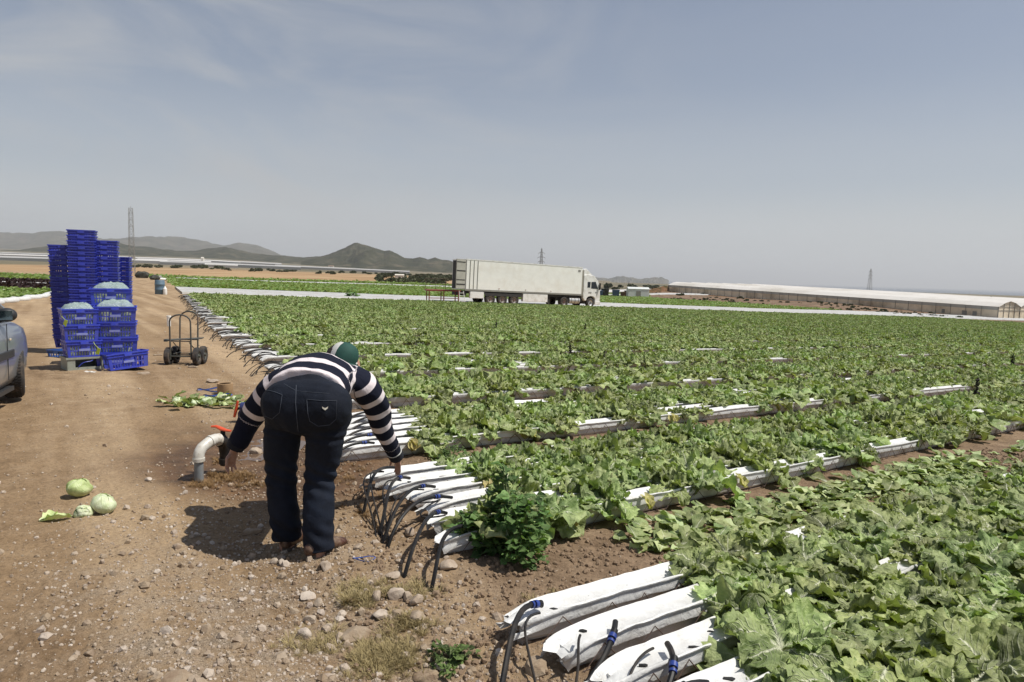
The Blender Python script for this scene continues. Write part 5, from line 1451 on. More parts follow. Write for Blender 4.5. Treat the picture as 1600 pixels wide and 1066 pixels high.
m = MB(); m.box((.02,.06,.445), (.60,.12,.012), (.10,R(-4),0)); m.bbox((-.31,-.005,.40),(-.26,.12,.44)); m.build('toe_plate', M_FRAME, ht_)
for x in (-.12, .14): m = MB(); m.tube([(x,-.10,.20),(x+.02,.20,.20)], .012, 6); m.tube([(x,-.10,.40),(x+.02,.20,.22)], .008, 6); m.build('side_rail', M_FRAME, ht_, True)
for y in (-.04, .20):
    m = MB(); m.tube([(-.22+.03*(y>0),y,.15),(.25+.03*(y>0),y,.15)], .012, 8); m.build('axle', M_FRAME, ht_, True)
    for x in (-.22, .25):
        w1_ = wheel(ht_, x+.03*(y>0), y, .155, .085, -1, M_FRAME, M_FRAME)
        # turn the wheel so its axis lies along x
for ch in [c for c in ht_.children if c.name.startswith('wheel')]:
    me_ = ch.data; co = np.empty(len(me_.vertices)*3); me_.vertices.foreach_get('co', co); co = co.reshape(-1, 3)
    cx, cy = co[:, 0].mean(), co[:, 1].mean()
    def rot_(me2):
        c2 = np.empty(len(me2.vertices)*3); me2.vertices.foreach_get('co', c2); c2 = c2.reshape(-1, 3)
        dx, dy = c2[:, 0]-cx, c2[:, 1]-cy; sgn = 1 if cx > 0 else -1
        c2[:, 0] = cx-dy*sgn; c2[:, 1] = cy+dx*sgn; me2.vertices.foreach_set('co', c2.ravel()); me2.update()
    rot_(me_)
    for g2 in ch.children: rot_(g2.data)

# ================================================================ irrigation valve
M_PVCW = simple('white_pvc', (.60,.58,.52), .4, .1, 14, dirt=(.32,.27,.20), dscale=14)
M_PVCG = simple('grey_pvc', (.20,.22,.23), .45, .1, 14, dirt=(.22,.17,.12), dscale=10)
M_RED = simple('red_handle_plastic', (.62,.085,.03), .38, .1, 14)
vb = ground(311, 752); vb = Vector((vb.x, vb.y, TZ(vb.x, vb.y)))
vl = thing('irrigation_valve', 'white and grey pipe bend with black valve and red handle beside the person', 'valve', vb); vl.scale = (.86,)*3
rt = Vector((.40, .92, 0)).normalized(); upv = Vector((0,0,1)); r0 = .043
m = MB(); m.tube([(0,0,-.06),(0,0,.20)], r0*.92, 20); m.build('grey_pipe', M_PVCG, vl, True)
def collar(p, ax, r, l, mat, name='collar'): m = MB(); m.cyl(p, ax, r, l, 24); m.build(name, mat, vl, True, .002)
m = MB(); el = [Vector((0,0,.185)), Vector((0,0,.235)), Vector((0,0,.27))+rt*.012, Vector((0,0,.30))+rt*.04, Vector((0,0,.315))+rt*.075]
m.tube(el, r0*1.12, 20); m.build('elbow', M_PVCW, vl, True)
collar((0,0,.20), (0,0,1), r0*1.24, .035, M_PVCW)
d2 = (rt*.9+upv*.42).normalized(); p2 = el[-1]
m = MB(); m.tube([p2-d2*.02, p2+d2*.03, p2+rt*.07+upv*.028, p2+rt*.12+upv*.030, p2+rt*.16+upv*.018], [r0*1.12, r0*1.14, r0*1.16, r0*1.18, r0*1.18], 20); m.build('elbow', M_PVCW, vl, True)
collar(p2+rt*.06+upv*.024, (rt+upv*.2), r0*1.28, .022, M_PVCW); collar(p2+rt*.15+upv*.02, rt, r0*1.30, .03, M_PVCW)
m = MB(); q = p2+rt*.185+upv*.0; m.cyl(q, rt, r0*1.42, .045, 24); m.tube([q+rt*.0, q+rt*.04-upv*.03, q+rt*.05-upv*.13, q+rt*.05-upv*.24], [.058,.062,.055,.052], 18); m.build('valve_body', M_HOSE, vl, True)
collar(q+rt*.05-upv*.20, upv, .062, .05, M_HOSE, 'valve_nut'); collar(q+upv*.07+rt*.02, upv, .022, .08, M_HOSE, 'valve_stem')
hd = Vector((.93,-.10,-.16)).normalized()
m = MB(); hc = q+upv*.115+rt*.0; m.tube([hc-hd*.095, hc-hd*.05+upv*.012, hc, hc+hd*.05-upv*.004, hc+hd*.095], [(.016,.009),(.020,.012),(.024,.018),(.020,.012),(.015,.009)], 12); m.build('handle', M_RED, vl, True)
# second valve seen behind the left sleeve
v2 = ground(378, 660)
vt = thing('irrigation_valve', 'second valve with upright red handle and dark blue body behind the left sleeve', 'valve', v2)
m = MB(); m.tube([(0,0,-.05),(0,0,.10),(.03,0,.16),(.12,0,.18)], .042, 16); m.cyl((.03,0,.17), (1,0,0), .055, .07, 20); m.build('valve_body', simple('navy_plastic',(.03,.04,.13),.4,.1,10), vt, True)
m = MB(); m.tube([(-.075,-.02,.06),(-.055,-.02,.14),(-.035,-.02,.24)], [(.012,.014),(.022,.017),(.012,.012)], 12); m.build('handle', M_RED, vt, True)
m = MB(); m.tube([(-.05,-.01,.15),(.0,0,.16)], .014, 8); m.build('valve_stem', M_HOSE, vt, True)

# ================================================================ things lying about
def headthing(label, px, py, s_, seed, rot, mat=M_PALE):
    s_ = s_*.82
    g_ = ground(px, py); o = link('cut_lettuce', headmesh(seed, .085, 8, 10, 9, mat, 'cut_lettuce', .05), None, (g_.x, g_.y, g_.z+.0))
    o.scale = (s_*1.12, s_*1.0, s_*.98); o.rotation_euler = rot; o.location.z = g_.z+.004
    c_ = np.empty(len(o.data.vertices)*3); o.data.vertices.foreach_get('co', c_); c_ = c_.reshape(-1, 3)
    k_ = 1+.22*(vnoise(c_[:, 0]*16+seed, c_[:, 1]*16+c_[:, 2]*11, seed)-.5)+.10*(vnoise(c_[:, 0]*45+seed, c_[:, 1]*45+c_[:, 2]*33, seed+1)-.5)
    c_ = c_*k_[:, None]; o.data.vertices.foreach_set('co', c_.ravel()); o.data.update()
    tag(o, label, 'lettuce head'); return o
M_HEADG = leafmat('green_head_leaf', (.30,.40,.13), (.46,.56,.25), (.60,.67,.38), (.76,.78,.60), trans=.12, vary=False)
headthing('green lettuce head lying on the track, farthest from the small scraps', 122, 775, 1.0, 71, (.1,.15,1), M_HEADG)
headthing('pale whitish lettuce head lying on the track beside a small leaf ball', 160, 801, 1.0, 72, (.2,-.2,2.4))
headthing('small pale leaf ball touching the whitish lettuce head on the track', 132, 803, .68, 73, (1.2,.2,.4))
g_ = ground(86, 815); nb = NB(); V, F, U = leaf_grid(.24, .11, 10, 8, .1, .12, .35, .012, 5); nb.add(V, F, U); V, F, U = leaf_grid(.15, .12, 8, 6, .1, .2, .25, .015, 9); nb.add(V, F, U, rotm(.5), (0,0,.01))
o = link('lettuce_leaf', nb.mesh('lettuce_leaf', M_HEADG), None, g_+Vector((-.07,-.04,.012))); o.scale = (.68,.68,.8); o.rotation_euler = (0,0,.55); tag(o, 'torn pale green leaf lying flat on the track at the left', 'leaf')
rr = random.Random(31)
for i, (px, py, s_) in enumerate([(278,631,.8),(325,632,.85),(350,630,.9),(303,634,.6),(368,629,.7)]):
    headthing('whitish trimmed lettuce head, %s from left in the pile by the cardboard roll' % ordw([1,3,4,2,5][i]), px, py, s_, 80+i, (rr.uniform(-.5,.5), rr.uniform(-.5,.5), rr.uniform(0,6)))
pp = [(rr.uniform(266, 378), rr.gauss(632, 3.0)) for _ in range(90)]
P_ = [ground(a, b_)+Vector((0,0,.02)) for a, b_ in pp]
instancer('leaf_litter', [tuple(p) for p in P_], [(rr.uniform(-.4,.4), rr.uniform(-.5,.3), rr.uniform(0,6.28)) for _ in P_], [rr.uniform(.6,1.1) for _ in P_], [rr.randrange(5) for _ in P_], LOOSE, 'trimmed leaves heaped along the track by the cardboard roll', 'leaf litter')
g_ = ground(352, 616)
m = MB(); m.lathe([(.075,.002),(.098,.0),(.100,.004),(.100,.148),(.097,.150),(.078,.150),(.075,.146)], (0,0,0), n=32); o = m.build('cardboard_roll', simple('cardboard', (.36,.235,.125), .8, .12, 20), None, True, loc=g_); tag(o, 'brown cardboard roll core standing on the track', 'cardboard roll')
M_STRAP = simple('blue_strapping', (.05,.12,.42), .4, .2, 10)
for (px, py, l) in ((328,612,'blue strapping band coiled at the left of the cardboard roll'), (338,622,'blue plastic scrap in front of the cardboard roll'), (568,876,'tiny blue plastic scrap in front of the hoses')):
    g_ = ground(px, py); m = MB(); k_ = .35 if px > 500 else 1
    pts = [(k_*.17*math.cos(a)*(1+.2*math.sin(3*a)), k_*.10*math.sin(a*1.0)*(1+.2*math.cos(2*a)), k_*(.03+.02*math.sin(a*2))) for a in [x*.35 for x in range(28)]]
    m.tube(pts, k_*.010, 6, flat=.3); o = m.build('strapping', M_STRAP, None, True, loc=g_); tag(o, l, 'strapping')

# ================================================================ stones
M_ROCK, nt, b = newmat('limestone')
tc = nt.nodes.new('ShaderNodeNewGeometry').outputs['Position']; oi = nt.nodes.new('ShaderNodeObjectInfo').outputs['Random']
f = noi(nt, tc, 12, 6, .65); c = ramp(nt, f, [(.3, (.26,.18,.12)), (.5, (.37,.285,.20)), (.72, (.48,.395,.30))])
h_ = nt.nodes.new('ShaderNodeHueSaturation'); nt.links.new(c, h_.inputs['Color']); nt.links.new(mth(nt, 'MULTIPLY_ADD', oi, .55, .70), h_.inputs['Value']); nt.links.new(mth(nt, 'MULTIPLY_ADD', oi, -.5, 1.15), h_.inputs['Saturation'])
nt.links.new(h_.outputs[0], b.inputs['Base Color']); b.inputs['Roughness'].default_value = .9; bumpn(nt, noi(nt, tc, 60, 6, .65), .6, .01, b)
import bmesh
def rock_mesh(seed, sub=3, facet=.5):
    bm = bmesh.new(); bmesh.ops.create_icosphere(bm, subdivisions=sub, radius=1.0)
    r = random.Random(seed); planes = [(Vector((r.gauss(0,1), r.gauss(0,1), r.gauss(0,1))).normalized(), r.uniform(.55,.85)) for _ in range(9)]
    for v_ in bm.verts:
        p = v_.co.copy()
        for nn, d in planes:
            e = p.dot(nn)-d
            if e > 0: p -= nn*e*.92
        p *= 1+.10*mnoise.noise(p*1.9+Vector((seed,0,0)))+.04*mnoise.noise(p*5+Vector((seed,3,0)))
        v_.co = p
    me = bpy.data.meshes.new('stone'); bm.to_mesh(me); bm.free(); me.materials.append(M_ROCK)
    me.polygons.foreach_set('use_smooth', [True]*len(me.polygons)); me.set_sharp_from_angle(angle=R(28)); me.update(); return me
RK = [rock_mesh(i) for i in range(8)]
RKS = [source('src_rock%d' % i, rock_mesh(20+i, 1)) for i in range(6)]
STONES = [ # px, py(base), width px, height ratio, label
 (552,1003,44,.42,'largest flat whitish stone, left of the dry grass'), (587,940,20,.8,'squarish pale stone at the left end of the stone heap'), (618,938,26,.75,'big pale stone in the middle top of the stone heap'),
 (636,938,18,.8,'stone between the two top stones of the heap'), (650,946,20,.85,'rounded stone at the top right of the heap'), (592,968,28,.5,'flat stone at the lower left of the heap'),
 (620,968,24,.6,'stone in the lower middle of the heap'), (650,974,28,.7,'large stone at the lower right of the heap'), (662,984,16,.55,'small flat stone just below the right of the heap'),
 (473,1000,22,.8,'angular tan stone standing apart left of the flat whitish stone'), (510,990,20,.7,'brown stone between the lone tan stone and the flat whitish stone'), (483,975,18,.8,'dark reddish stone above the lone tan stone'),
 (497,948,15,.9,'upright tan stone above the reddish stone'), (480,936,28,.25,'long thin flat stone lying left of the heap'), (507,890,20,.8,'grey stone touching the right shoe heel'),
 (428,882,12,.8,'small grey stone before the left shoe'), (440,884,13,.8,'small pale stone before the left shoe, right of the grey one'), (392,836,22,.4,'pale stone in the shadow of the person'),
 (511,1062,20,.3,'flat pale stone at the bottom edge left of the dry grass'), (665,1066,40,.35,'flat pale stone at the bottom edge below the green weed'), (692,1050,26,.55,'rounded pale stone beside the small green weed'),
 (270,1072,44,.28,'large flat buried stone at the bottom edge on the left'), (138,1026,13,.7,'tan stone at the lower left of the track'), (112,1032,12,.5,'pale flat stone left of the tan one, lower left'),
 (398,710,16,.7,'pale tan stone at the edge of the puddle'), (520,640,1,.1,None), (613,905,24,.35,'flat stone lying just above the stone heap'), (640,838,20,.7,'stone half buried beneath the hoses'),
 (700,892,26,.7,'brown clod under the end of the front trough of the second bed'), (838,1055,40,.7,'big reddish stone beneath the hoses at the bottom'), (560,858,16,.5,'small stone beside the right shoe'),
 (230,752,10,.5,'small stone left of the valve pipe'), (305,838,10,.6,'small stone left of the shadow'), (300,575,12,.3,'flat pale stone below the hand trolley'), (330,598,16,.3,'flat stone between the trolley and the cardboard roll'),
 (222,585,14,.25,'flat stone right of the tilted blue crate'), (245,556,10,.3,'small pale stone left of the hand trolley'), (470,1040,1,.1,None)]
for i, (px, py, w_, hr, l) in enumerate(STONES):
    if l is None: continue
    g_ = ground(px, py); s_ = w_/2/FPX*math.hypot(g_.x, g_.y)*1.18
    o = link('stone', RK[i % 8], None, g_+Vector((0, s_*.5, s_*hr*.45))); o.scale = (s_*1.05, s_*.85, s_*hr); o.rotation_euler = (0, 0, i*1.7 if hr > .4 else (i % 3)*.3)
    tag(o, l, 'stone', 'stones lying on the ground')
# gravel: nobody could count it
RN = np.random.default_rng(99)
def gravel(n, smin, smax, fn, label, seed):
    RN = np.random.default_rng(seed); P_ = []
    az_ = RN.uniform(R(-39), R(30), n*4); r_ = np.exp(RN.uniform(math.log(2.3), math.log(22), n*4))
    x = r_*np.sin(az_); y = r_*np.cos(az_); u, v = xy2uv(x, y); pr = fn(x, y, u, v, r_)
    k = RN.uniform(0, 1, n*4) < pr; x, y = x[k][:n], y[k][:n]; m_ = len(x)
    s_ = smin*(smax/smin)**(RN.uniform(0, 1, m_)**2.6)
    z = terrain(x, y)+s_*.12
    return instancer('gravel', np.stack([x, y, z], -1), RN.uniform(0, 6.28, (m_, 3))*np.array([.15, .15, 1]), s_, RN.integers(0, 6, m_), RKS, label, 'gravel')
flatten = None
def dens(x, y, u, v, r):
    e = u-end_u(v)
    g = .20+1.1*np.exp(-((u-.55)/.8)**2)*np.clip((5.5-v)/2.5, 0, 1)+.35*np.exp(-((e+.8)/.6)**2)
    g = g*(.25+1.5*fbm(x*1.1, y*1.1, 5, 3)**1.3)
    return np.clip(g*np.where(u > end_u(v)+.1, .35, 1), 0, 1)
gravel(26000, .0026, .013, dens, 'fine loose gravel scattered over the dusty track', 1)
gravel(2300, .009, .034, lambda x, y, u, v, r: np.clip(dens(x, y, u, v, r)*1.1-.08, 0, 1), 'scattered small stones over the track and bed ends', 2)
# soil crumbs in the paths and the gully
M_CLOD = simple('soil_clod', (.225,.155,.097), .95, .3, 30)
def clodmesh(i): me = rock_mesh(40+i, 1); me.materials.clear(); me.materials.append(M_CLOD); return me
CL = [source('src_clod%d' % i, clodmesh(i)) for i in range(3)]
n = 5200; u = RN.uniform(.9, 9, n); v = np.where(RN.uniform(0, 1, n) < .5, RN.normal(2.95, .25, n), np.where(RN.uniform(0,1,n) < .5, RN.uniform(1.0, 6.6, n), RN.normal(5.28,.22,n)))
u = np.where((v > 1.0) & ((v < 2.55) | (v > 3.4)) & (abs(v-5.28) > .4), end_u(v)-RN.exponential(.35, n), u)
x, y = uv2xy(u, v); s_ = RN.uniform(.004, .020, n)
instancer('soil_crumbs', np.stack([x, y, terrain(x, y)+s_*.2], -1), RN.uniform(0, 6.28, (n, 3)), s_, RN.integers(0, 3, n), CL, 'crumbled brown soil in the paths and at the bed ends', 'soil')

# dry grass
M_STRAW = simple('dry_grass', (.33,.26,.12), .8, .35, 40)
def grass_mesh(seed, n=60, L=.05, mat=None):
    r = np.random.default_rng(seed); V = []; F = []
    for k in range(n):
        a = r.uniform(0, 6.28); rr_ = r.uniform(0, .03); ln = L*r.uniform(.5, 1.3); ti = r.uniform(.2, 1.35)
        p = np.array([rr_*math.cos(a), rr_*math.sin(a), 0]); d = np.array([math.cos(a)*math.sin(ti), math.sin(a)*math.sin(ti), math.cos(ti)]); sd = np.array([-math.sin(a), math.cos(a), 0])*.0013
        b0 = len(V); m_ = p+d*ln*.6; e = p+d*ln*np.array([1.15, 1.15, .8])
        V += [p-sd, p+sd, m_+sd*.8, m_-sd*.8, e+sd*.2, e-sd*.2]; F += [[b0, b0+1, b0+2, b0+3], [b0+3, b0+2, b0+4, b0+5]]
    return npmesh('tuft', np.array(V), np.array(F), mat or M_STRAW, False)
GR = [source('src_grass%d' % i, grass_mesh(i)) for i in range(3)]
M_ORG = simple('rusty_roots', (.28,.17,.07), .8, .35, 40)
GR2 = [source('src_root%d' % i, grass_mesh(10+i, 60, .045, M_ORG)) for i in range(2)]
rr = random.Random(77); P_ = []
for cx, cy, sx_, sy_, n in ((600,1030,48,22,190),(560,935,25,14,80),(640,975,30,14,50),(850,940,40,20,14),(505,1010,60,30,30),(620,925,40,12,36)):
    for _ in range(n): P_.append(ground(rr.gauss(cx, sx_*.6), rr.gauss(cy, sy_*.6)))
instancer('dry_grass', [tuple(p) for p in P_], [(rr.uniform(-.3,.3), rr.uniform(-.3,.3), rr.uniform(0,6.28)) for _ in P_], [rr.uniform(.4,1.0) for _ in P_], [rr.randrange(3) for _ in P_], GR, 'short dry yellow grass among the stones', 'dry grass')
P_ = []
for cx, cy, sx_, sy_, n in ((355,746,30,6,110),(318,757,18,5,30),(392,758,20,6,20),(345,722,10,4,10),(560,790,40,20,20),(540,745,24,10,20)):
    for _ in range(n): P_.append(ground(rr.gauss(cx, sx_*.7), rr.gauss(cy, sy_*.7)))
instancer('root_mat', [tuple(p) for p in P_], [(rr.uniform(-.4,.4), rr.uniform(-.4,.4), rr.uniform(0,6.28)) for _ in P_], [rr.uniform(.4,.9) for _ in P_], [rr.randrange(2) for _ in P_], GR2, 'orange-brown matted roots in the mud by the valve', 'root mat')
# ================================================================ car at the left edge
M_PAINT, nt, b = newmat('silver_blue_paint')
b.inputs['Base Color'].default_value = (.27,.295,.33,1); b.inputs['Metallic'].default_value = .55; b.inputs['Roughness'].default_value = .32
b.inputs['Coat Weight'].default_value = .6; b.inputs['Coat Roughness'].default_value = .08
tc = nt.nodes.new('ShaderNodeTexCoord').outputs['Object']
sp = nt.nodes.new('ShaderNodeSeparateXYZ'); nt.links.new(tc, sp.inputs[0])
dz = ramp(nt, mth(nt, 'ADD', sp.outputs['Z'], mth(nt, 'MULTIPLY', noi(nt, tc, 5, 5), .3)), [(.30, (1,1,1)), (.62, (0,0,0))])
nt.links.new(mixc(nt, mth(nt, 'MULTIPLY', dz, .55), (.27,.295,.33), (.36,.31,.25)), b.inputs['Base Color'])
nt.links.new(mth(nt, 'MULTIPLY_ADD', dz, .35, .32), b.inputs['Roughness'])
M_TRIM = simple('black_trim', (.025,.026,.028), .5, .15, 10)
M_CHROME = simple('silver_wheel', (.50,.50,.52), .35, .1, 6, metal=.8)
wc = ground(22, 629)                       # where the front right tyre stands
hz_ = R(22)                                # heading, anticlockwise from +Y
# local frame: +Y forward, +X right; front right wheel at (.74, 1.25)
fx, fy = .735, 1.28
ox = wc.x-.10-(fx*math.cos(hz_)-fy*math.sin(hz_)); oy = wc.y+.12-(fx*math.sin(hz_)+fy*math.cos(hz_))
car = thing('parked_car', 'silver-blue hatchback car parked on the track at the left edge', 'car', (ox, oy, TZ(ox, oy)), hz_)
st = [ # y, half width, z bottom, z shoulder, z top
 (-1.98,.62,.34,.70,.86),(-1.90,.76,.24,.78,.94),(-1.6,.83,.20,.86,.97),(-1.0,.86,.19,.88,.97),(-.3,.865,.19,.88,.96),(.5,.865,.19,.87,.95),(1.0,.865,.20,.86,.94),(1.3,.86,.21,.84,.92),(1.6,.815,.22,.80,.86),(1.85,.72,.23,.74,.78),(2.00,.58,.25,.62,.66),(2.08,.40,.30,.52,.54)]
m = MB(); rings = []
for i in range(len(st)*4-3):
    k = i//4; t_ = (i % 4)/4; a = st[k]; b2 = st[min(k+1, len(st)-1)]
    y, w_, zb, zs, zt = [a[j]*(1-t_)+b2[j]*t_ for j in range(5)]
    prof = [(0,zb),(w_*.7,zb),(w_*.93,zb+.02),(w_*.985,zb+.10),(w_*1.0,zb+.20),(w_*1.012,zb+(zs-zb)*.55),(w_*1.0,zb+(zs-zb)*.80),(w_*.965,zs),(w_*.90,zs+(zt-zs)*.55),(w_*.76,zt),(w_*.4,zt+.035),(0,zt+.05)]
    ring = [(p[0], y, p[1]) for p in prof]+[(-p[0], y, p[1]) for p in prof[-2:0:-1]]
    rings.append(ring)
m.rings(rings, True)
bo = m.build('body', M_PAINT, car, True, auto=False); bo.data.set_sharp_from_angle(angle=R(60))
# wheel arches
cut = MB()
for x in (-.80, .80):
    for y in (fy, -1.30): cut.cyl((x, y, .33), (1,0,0), .375, .50, 40)
tmpo = bpy.data.objects.new('cutter', cut.mesh('cutter', M_TRIM, False)); COL.objects.link(tmpo); tmpo.parent = car
bmod = bo.modifiers.new('arches', 'BOOLEAN'); bmod.operation = 'DIFFERENCE'; bmod.object = tmpo; bmod.solver = 'EXACT'
bpy.context.view_layer.update()
dg = bpy.context.evaluated_depsgraph_get(); me2 = bpy.data.meshes.new_from_object(bo.evaluated_get(dg)); bo.modifiers.clear(); bo.data = me2
bpy.data.objects.remove(tmpo)
# cabin
m = MB(); cr = []
for (y, w_, z) in [(-1.75,.66,.98),(-1.55,.70,1.28),(-1.1,.66,1.43),(-.3,.64,1.47),(.25,.63,1.43),(.75,.70,1.16),(1.15,.76,.95)]:
    cr.append([(-w_-.06 if z > 1 else -w_, y, .93),(-w_, y, .93+(z-.93)*.5),(-w_+.06, y, .93+(z-.93)*.88),(-w_+.18, y, z),(0, y, z+.03),(w_-.18, y, z),(w_-.06, y, .93+(z-.93)*.88),(w_, y, .93+(z-.93)*.5),(w_+.06 if z > 1 else w_, y, .93)])
m.rings(cr, True, False); m.build('glasshouse', M_GLASS, car, True, auto=False)
m = MB(); rf = []
for (y, w_, z) in [(-1.55,.53,1.29),(-1.1,.50,1.44),(-.3,.48,1.48),(.25,.47,1.44)]:
    rf.append([(-w_-.06, y, z-.03),(-w_, y, z+.012),(0, y, z+.042),(w_, y, z+.012),(w_+.06, y, z-.03)])
m.rings(rf, False, False); m.build('roof', M_PAINT, car, True, auto=False)
for s_ in (-1, 1):
    for (a, b2) in (((.25,1.44),(1.12,.95)), ((-.45,1.46),(-.50,.95)), ((-1.5,1.28),(-1.72,.95))):
        m = MB(); m.tube([(s_*(.545), a[0], a[1]-.02), (s_*.72, (a[0]+b2[0])/2, (a[1]+b2[1])/2), (s_*.80, b2[0], b2[1])], .03, 8); m.build('pillar', M_PAINT if a[0] != -.45 else M_TRIM, car, True)
    # mirror
    m = MB(); m.ball((s_*.885, .60, 1.02), (.10,.075,.078), 8); m.tube([(s_*.80,.64,.96),(s_*.86,.60,.99)], .028, 8); mr = m.build('wing_mirror', M_TRIM, car, True)
    m = MB(); m.box((s_*.885,.527,1.02),(.145,.006,.10)); m.build('mirror_glass', simple('mirror_silver', (.30,.36,.34), .08, .05, 3, metal=1.0), mr)
    m = MB(); m.box((s_*.878,.05,.58),(.022,1.55,.085)); m.build('rub_strip', M_TRIM, car, bevel=.008)
    m = MB(); m.box((s_*.878,1.22-.50,.74),(.014,.05,.022)); m.build('side_repeater', simple('clear_lens', (.65,.55,.40), .3, .05, 3), car, bevel=.004)
    m = MB()
    for (y, z0, z1) in ((.62,.30,.92),(-.62,.30,.92)): m.box((s_*.8755,y,(z0+z1)/2),(.006,.008,z1-z0))
    m.build('door_gap', M_TRIM, car)
    m = MB(); m.box((s_*.885,-.45,.78),(.03,.17,.03)); m.build('door_handle', M_TRIM, car, bevel=.008)
    m = MB(); m.bbox((s_*.80-.06,-.85,.155),(s_*.80+.06,.86,.20)); m.build('sill', M_TRIM, car)
    m = MB(); m.ball((s_*.46,1.90,.62),(.15,.10,.065),7); m.build('headlight', M_GLASS, car, True)
    m = MB(); m.ball((s_*.66,-1.90,.84),(.12,.09,.12),7); m.build('tail_light', M_REDM, car, True)
m = MB(); m.bbox((-.55,2.0,.36),(.55,2.115,.46)); m.build('grille', M_TRIM, car)
def carwheel(x, y, steer):
    e = thing('wheel', None, None); e.parent = car; e.location = (x, y, .305); e.rotation_euler = (0, 0, steer)
    s_ = 1 if x > 0 else -1
    m = MB(); k = .305; w_ = .19
    m.lathe([(k*.66,-w_/2),(k*.80,-w_*.54),(k*.93,-w_*.49),(k*.985,-w_*.40),(k,-w_*.30),(k,w_*.30),(k*.985,w_*.40),(k*.93,w_*.49),(k*.80,w_*.54),(k*.66,w_/2),(k*.62,w_*.44)], (0,0,0), (s_,0,0), 48)
    m.build('tyre', M_TYRE, e, True)
    m = MB()
    for q in range(56):
        a = 2*math.pi*q/56
        for xx, sg in ((-.055, 1), (-.02, -1), (.02, 1), (.055, -1)): m.box((xx, k*1.004*math.cos(a+xx), k*1.004*math.sin(a+xx)), (.030,.011,.010), (a+xx, 0, 0))
    m.build('tread', M_TYRE, e)
    m = MB(); m.lathe([(k*.66,w_*.46),(k*.60,w_*.40),(k*.56,w_*.18),(k*.30,w_*.12),(k*.001,w_*.14)], (0,0,0), (s_,0,0), 40); m.build('rim', simple('rim_dark',(.18,.18,.19),.5,.1,6,metal=.6), e, True)
    m = MB()
    for q in range(7):
        a = 2*math.pi*q/7; d = Vector((0, math.cos(a), math.sin(a))); m.tube([d*.02+Vector((s_*w_*.34,0,0)), d*.10+Vector((s_*w_*.42,0,0)), d*k*.63+Vector((s_*w_*.44,0,0))], [(.026,.012),(.020,.012),(.030,.010)], 8, ref=(1,0,0))
    m.cyl((s_*w_*.38,0,0),(1,0,0),.045,.05,20); m.build('wheel_cover', M_CHROME, e, True)
carwheel(fx+.02, fy, R(14)); carwheel(-fx-.02, fy, R(14)); carwheel(fx+.02, -1.30, 0); carwheel(-fx-.02, -1.30, 0)
# ================================================================ the bending person
M_SKIN = simple('skin', (.42,.235,.165), .55, .10, 20, .15, .002)
M_JEAN, nt, b = newmat('dark_denim')
tc = nt.nodes.new('ShaderNodeTexCoord').outputs['Object']
c = ramp(nt, noi(nt, tc, 5, 4), [(.3, (.004,.006,.012)), (.7, (.009,.013,.024))])
c = mixc(nt, mth(nt, 'MULTIPLY', ramp(nt, attr(nt, 'worn'), [(.3, (0,0,0)), (1, (1,1,1))]), .6), c, (.022,.034,.062))
nt.links.new(c, b.inputs['Base Color']); b.inputs['Roughness'].default_value = .85; b.inputs['Specular IOR Level'].default_value = .25
bumpn(nt, mth(nt, 'ADD', noi(nt, tc, 300, 2), mth(nt, 'MULTIPLY', noi(nt, tc, 14, 4, .6, .6), 3.0)), .5, .004, b)
M_KNIT, nt, b = newmat('striped_knit')
tc = nt.nodes.new('ShaderNodeTexCoord').outputs['Object']
q = mth(nt, 'ADD', attr(nt, 'stripe'), mth(nt, 'MULTIPLY_ADD', noi(nt, tc, 4, 2), .010, -.005))
fr = mth(nt, 'FRACT', q)
edge = ramp(nt, fr, [(.0, (1,1,1)), (.015, (1,1,1)), (.03, (1,1,1)), (.345, (1,1,1)), (.36, (0,0,0)), (.985, (0,0,0)), (1.0, (1,1,1))])
c = mixc(nt, edge, (.008,.010,.022), (.70,.63,.64))
nt.links.new(c, b.inputs['Base Color']); b.inputs['Roughness'].default_value = .9; b.inputs['Specular IOR Level'].default_value = .2
bumpn(nt, mth(nt, 'ADD', noi(nt, tc, 220, 2), mth(nt, 'MULTIPLY', noi(nt, tc, 11, 4, .6, .8), 4.0)), .5, .005, b)
M_CUFF = simple('navy_cuff', (.007,.008,.014), .9, .2, 40, .3, .003)
M_SHOE = simple('brown_leather', (.060,.024,.015), .45, .35, 14, .3, .004, dirt=(.20,.14,.09), dscale=16)
M_SOLE = simple('shoe_sole', (.10,.08,.06), .8, .2, 20)
M_CAPG = simple('green_cap_cloth', (.008,.055,.042), .8, .15, 20)
M_CAPW = simple('white_cap_panel', (.60,.60,.56), .8, .08, 20)
M_HAIR = simple('dark_brown_hair', (.020,.012,.008), .6, .4, 60, .6, .004)

PO = Vector((-1.235, 3.92, 0)); PO.z = TZ(PO.x, PO.y)
per = thing('person', 'person bending over in dark jeans, striped navy and white jumper and green cap', 'person', PO)
def W_(px, py, D): return at_depth(px, py, D)-PO

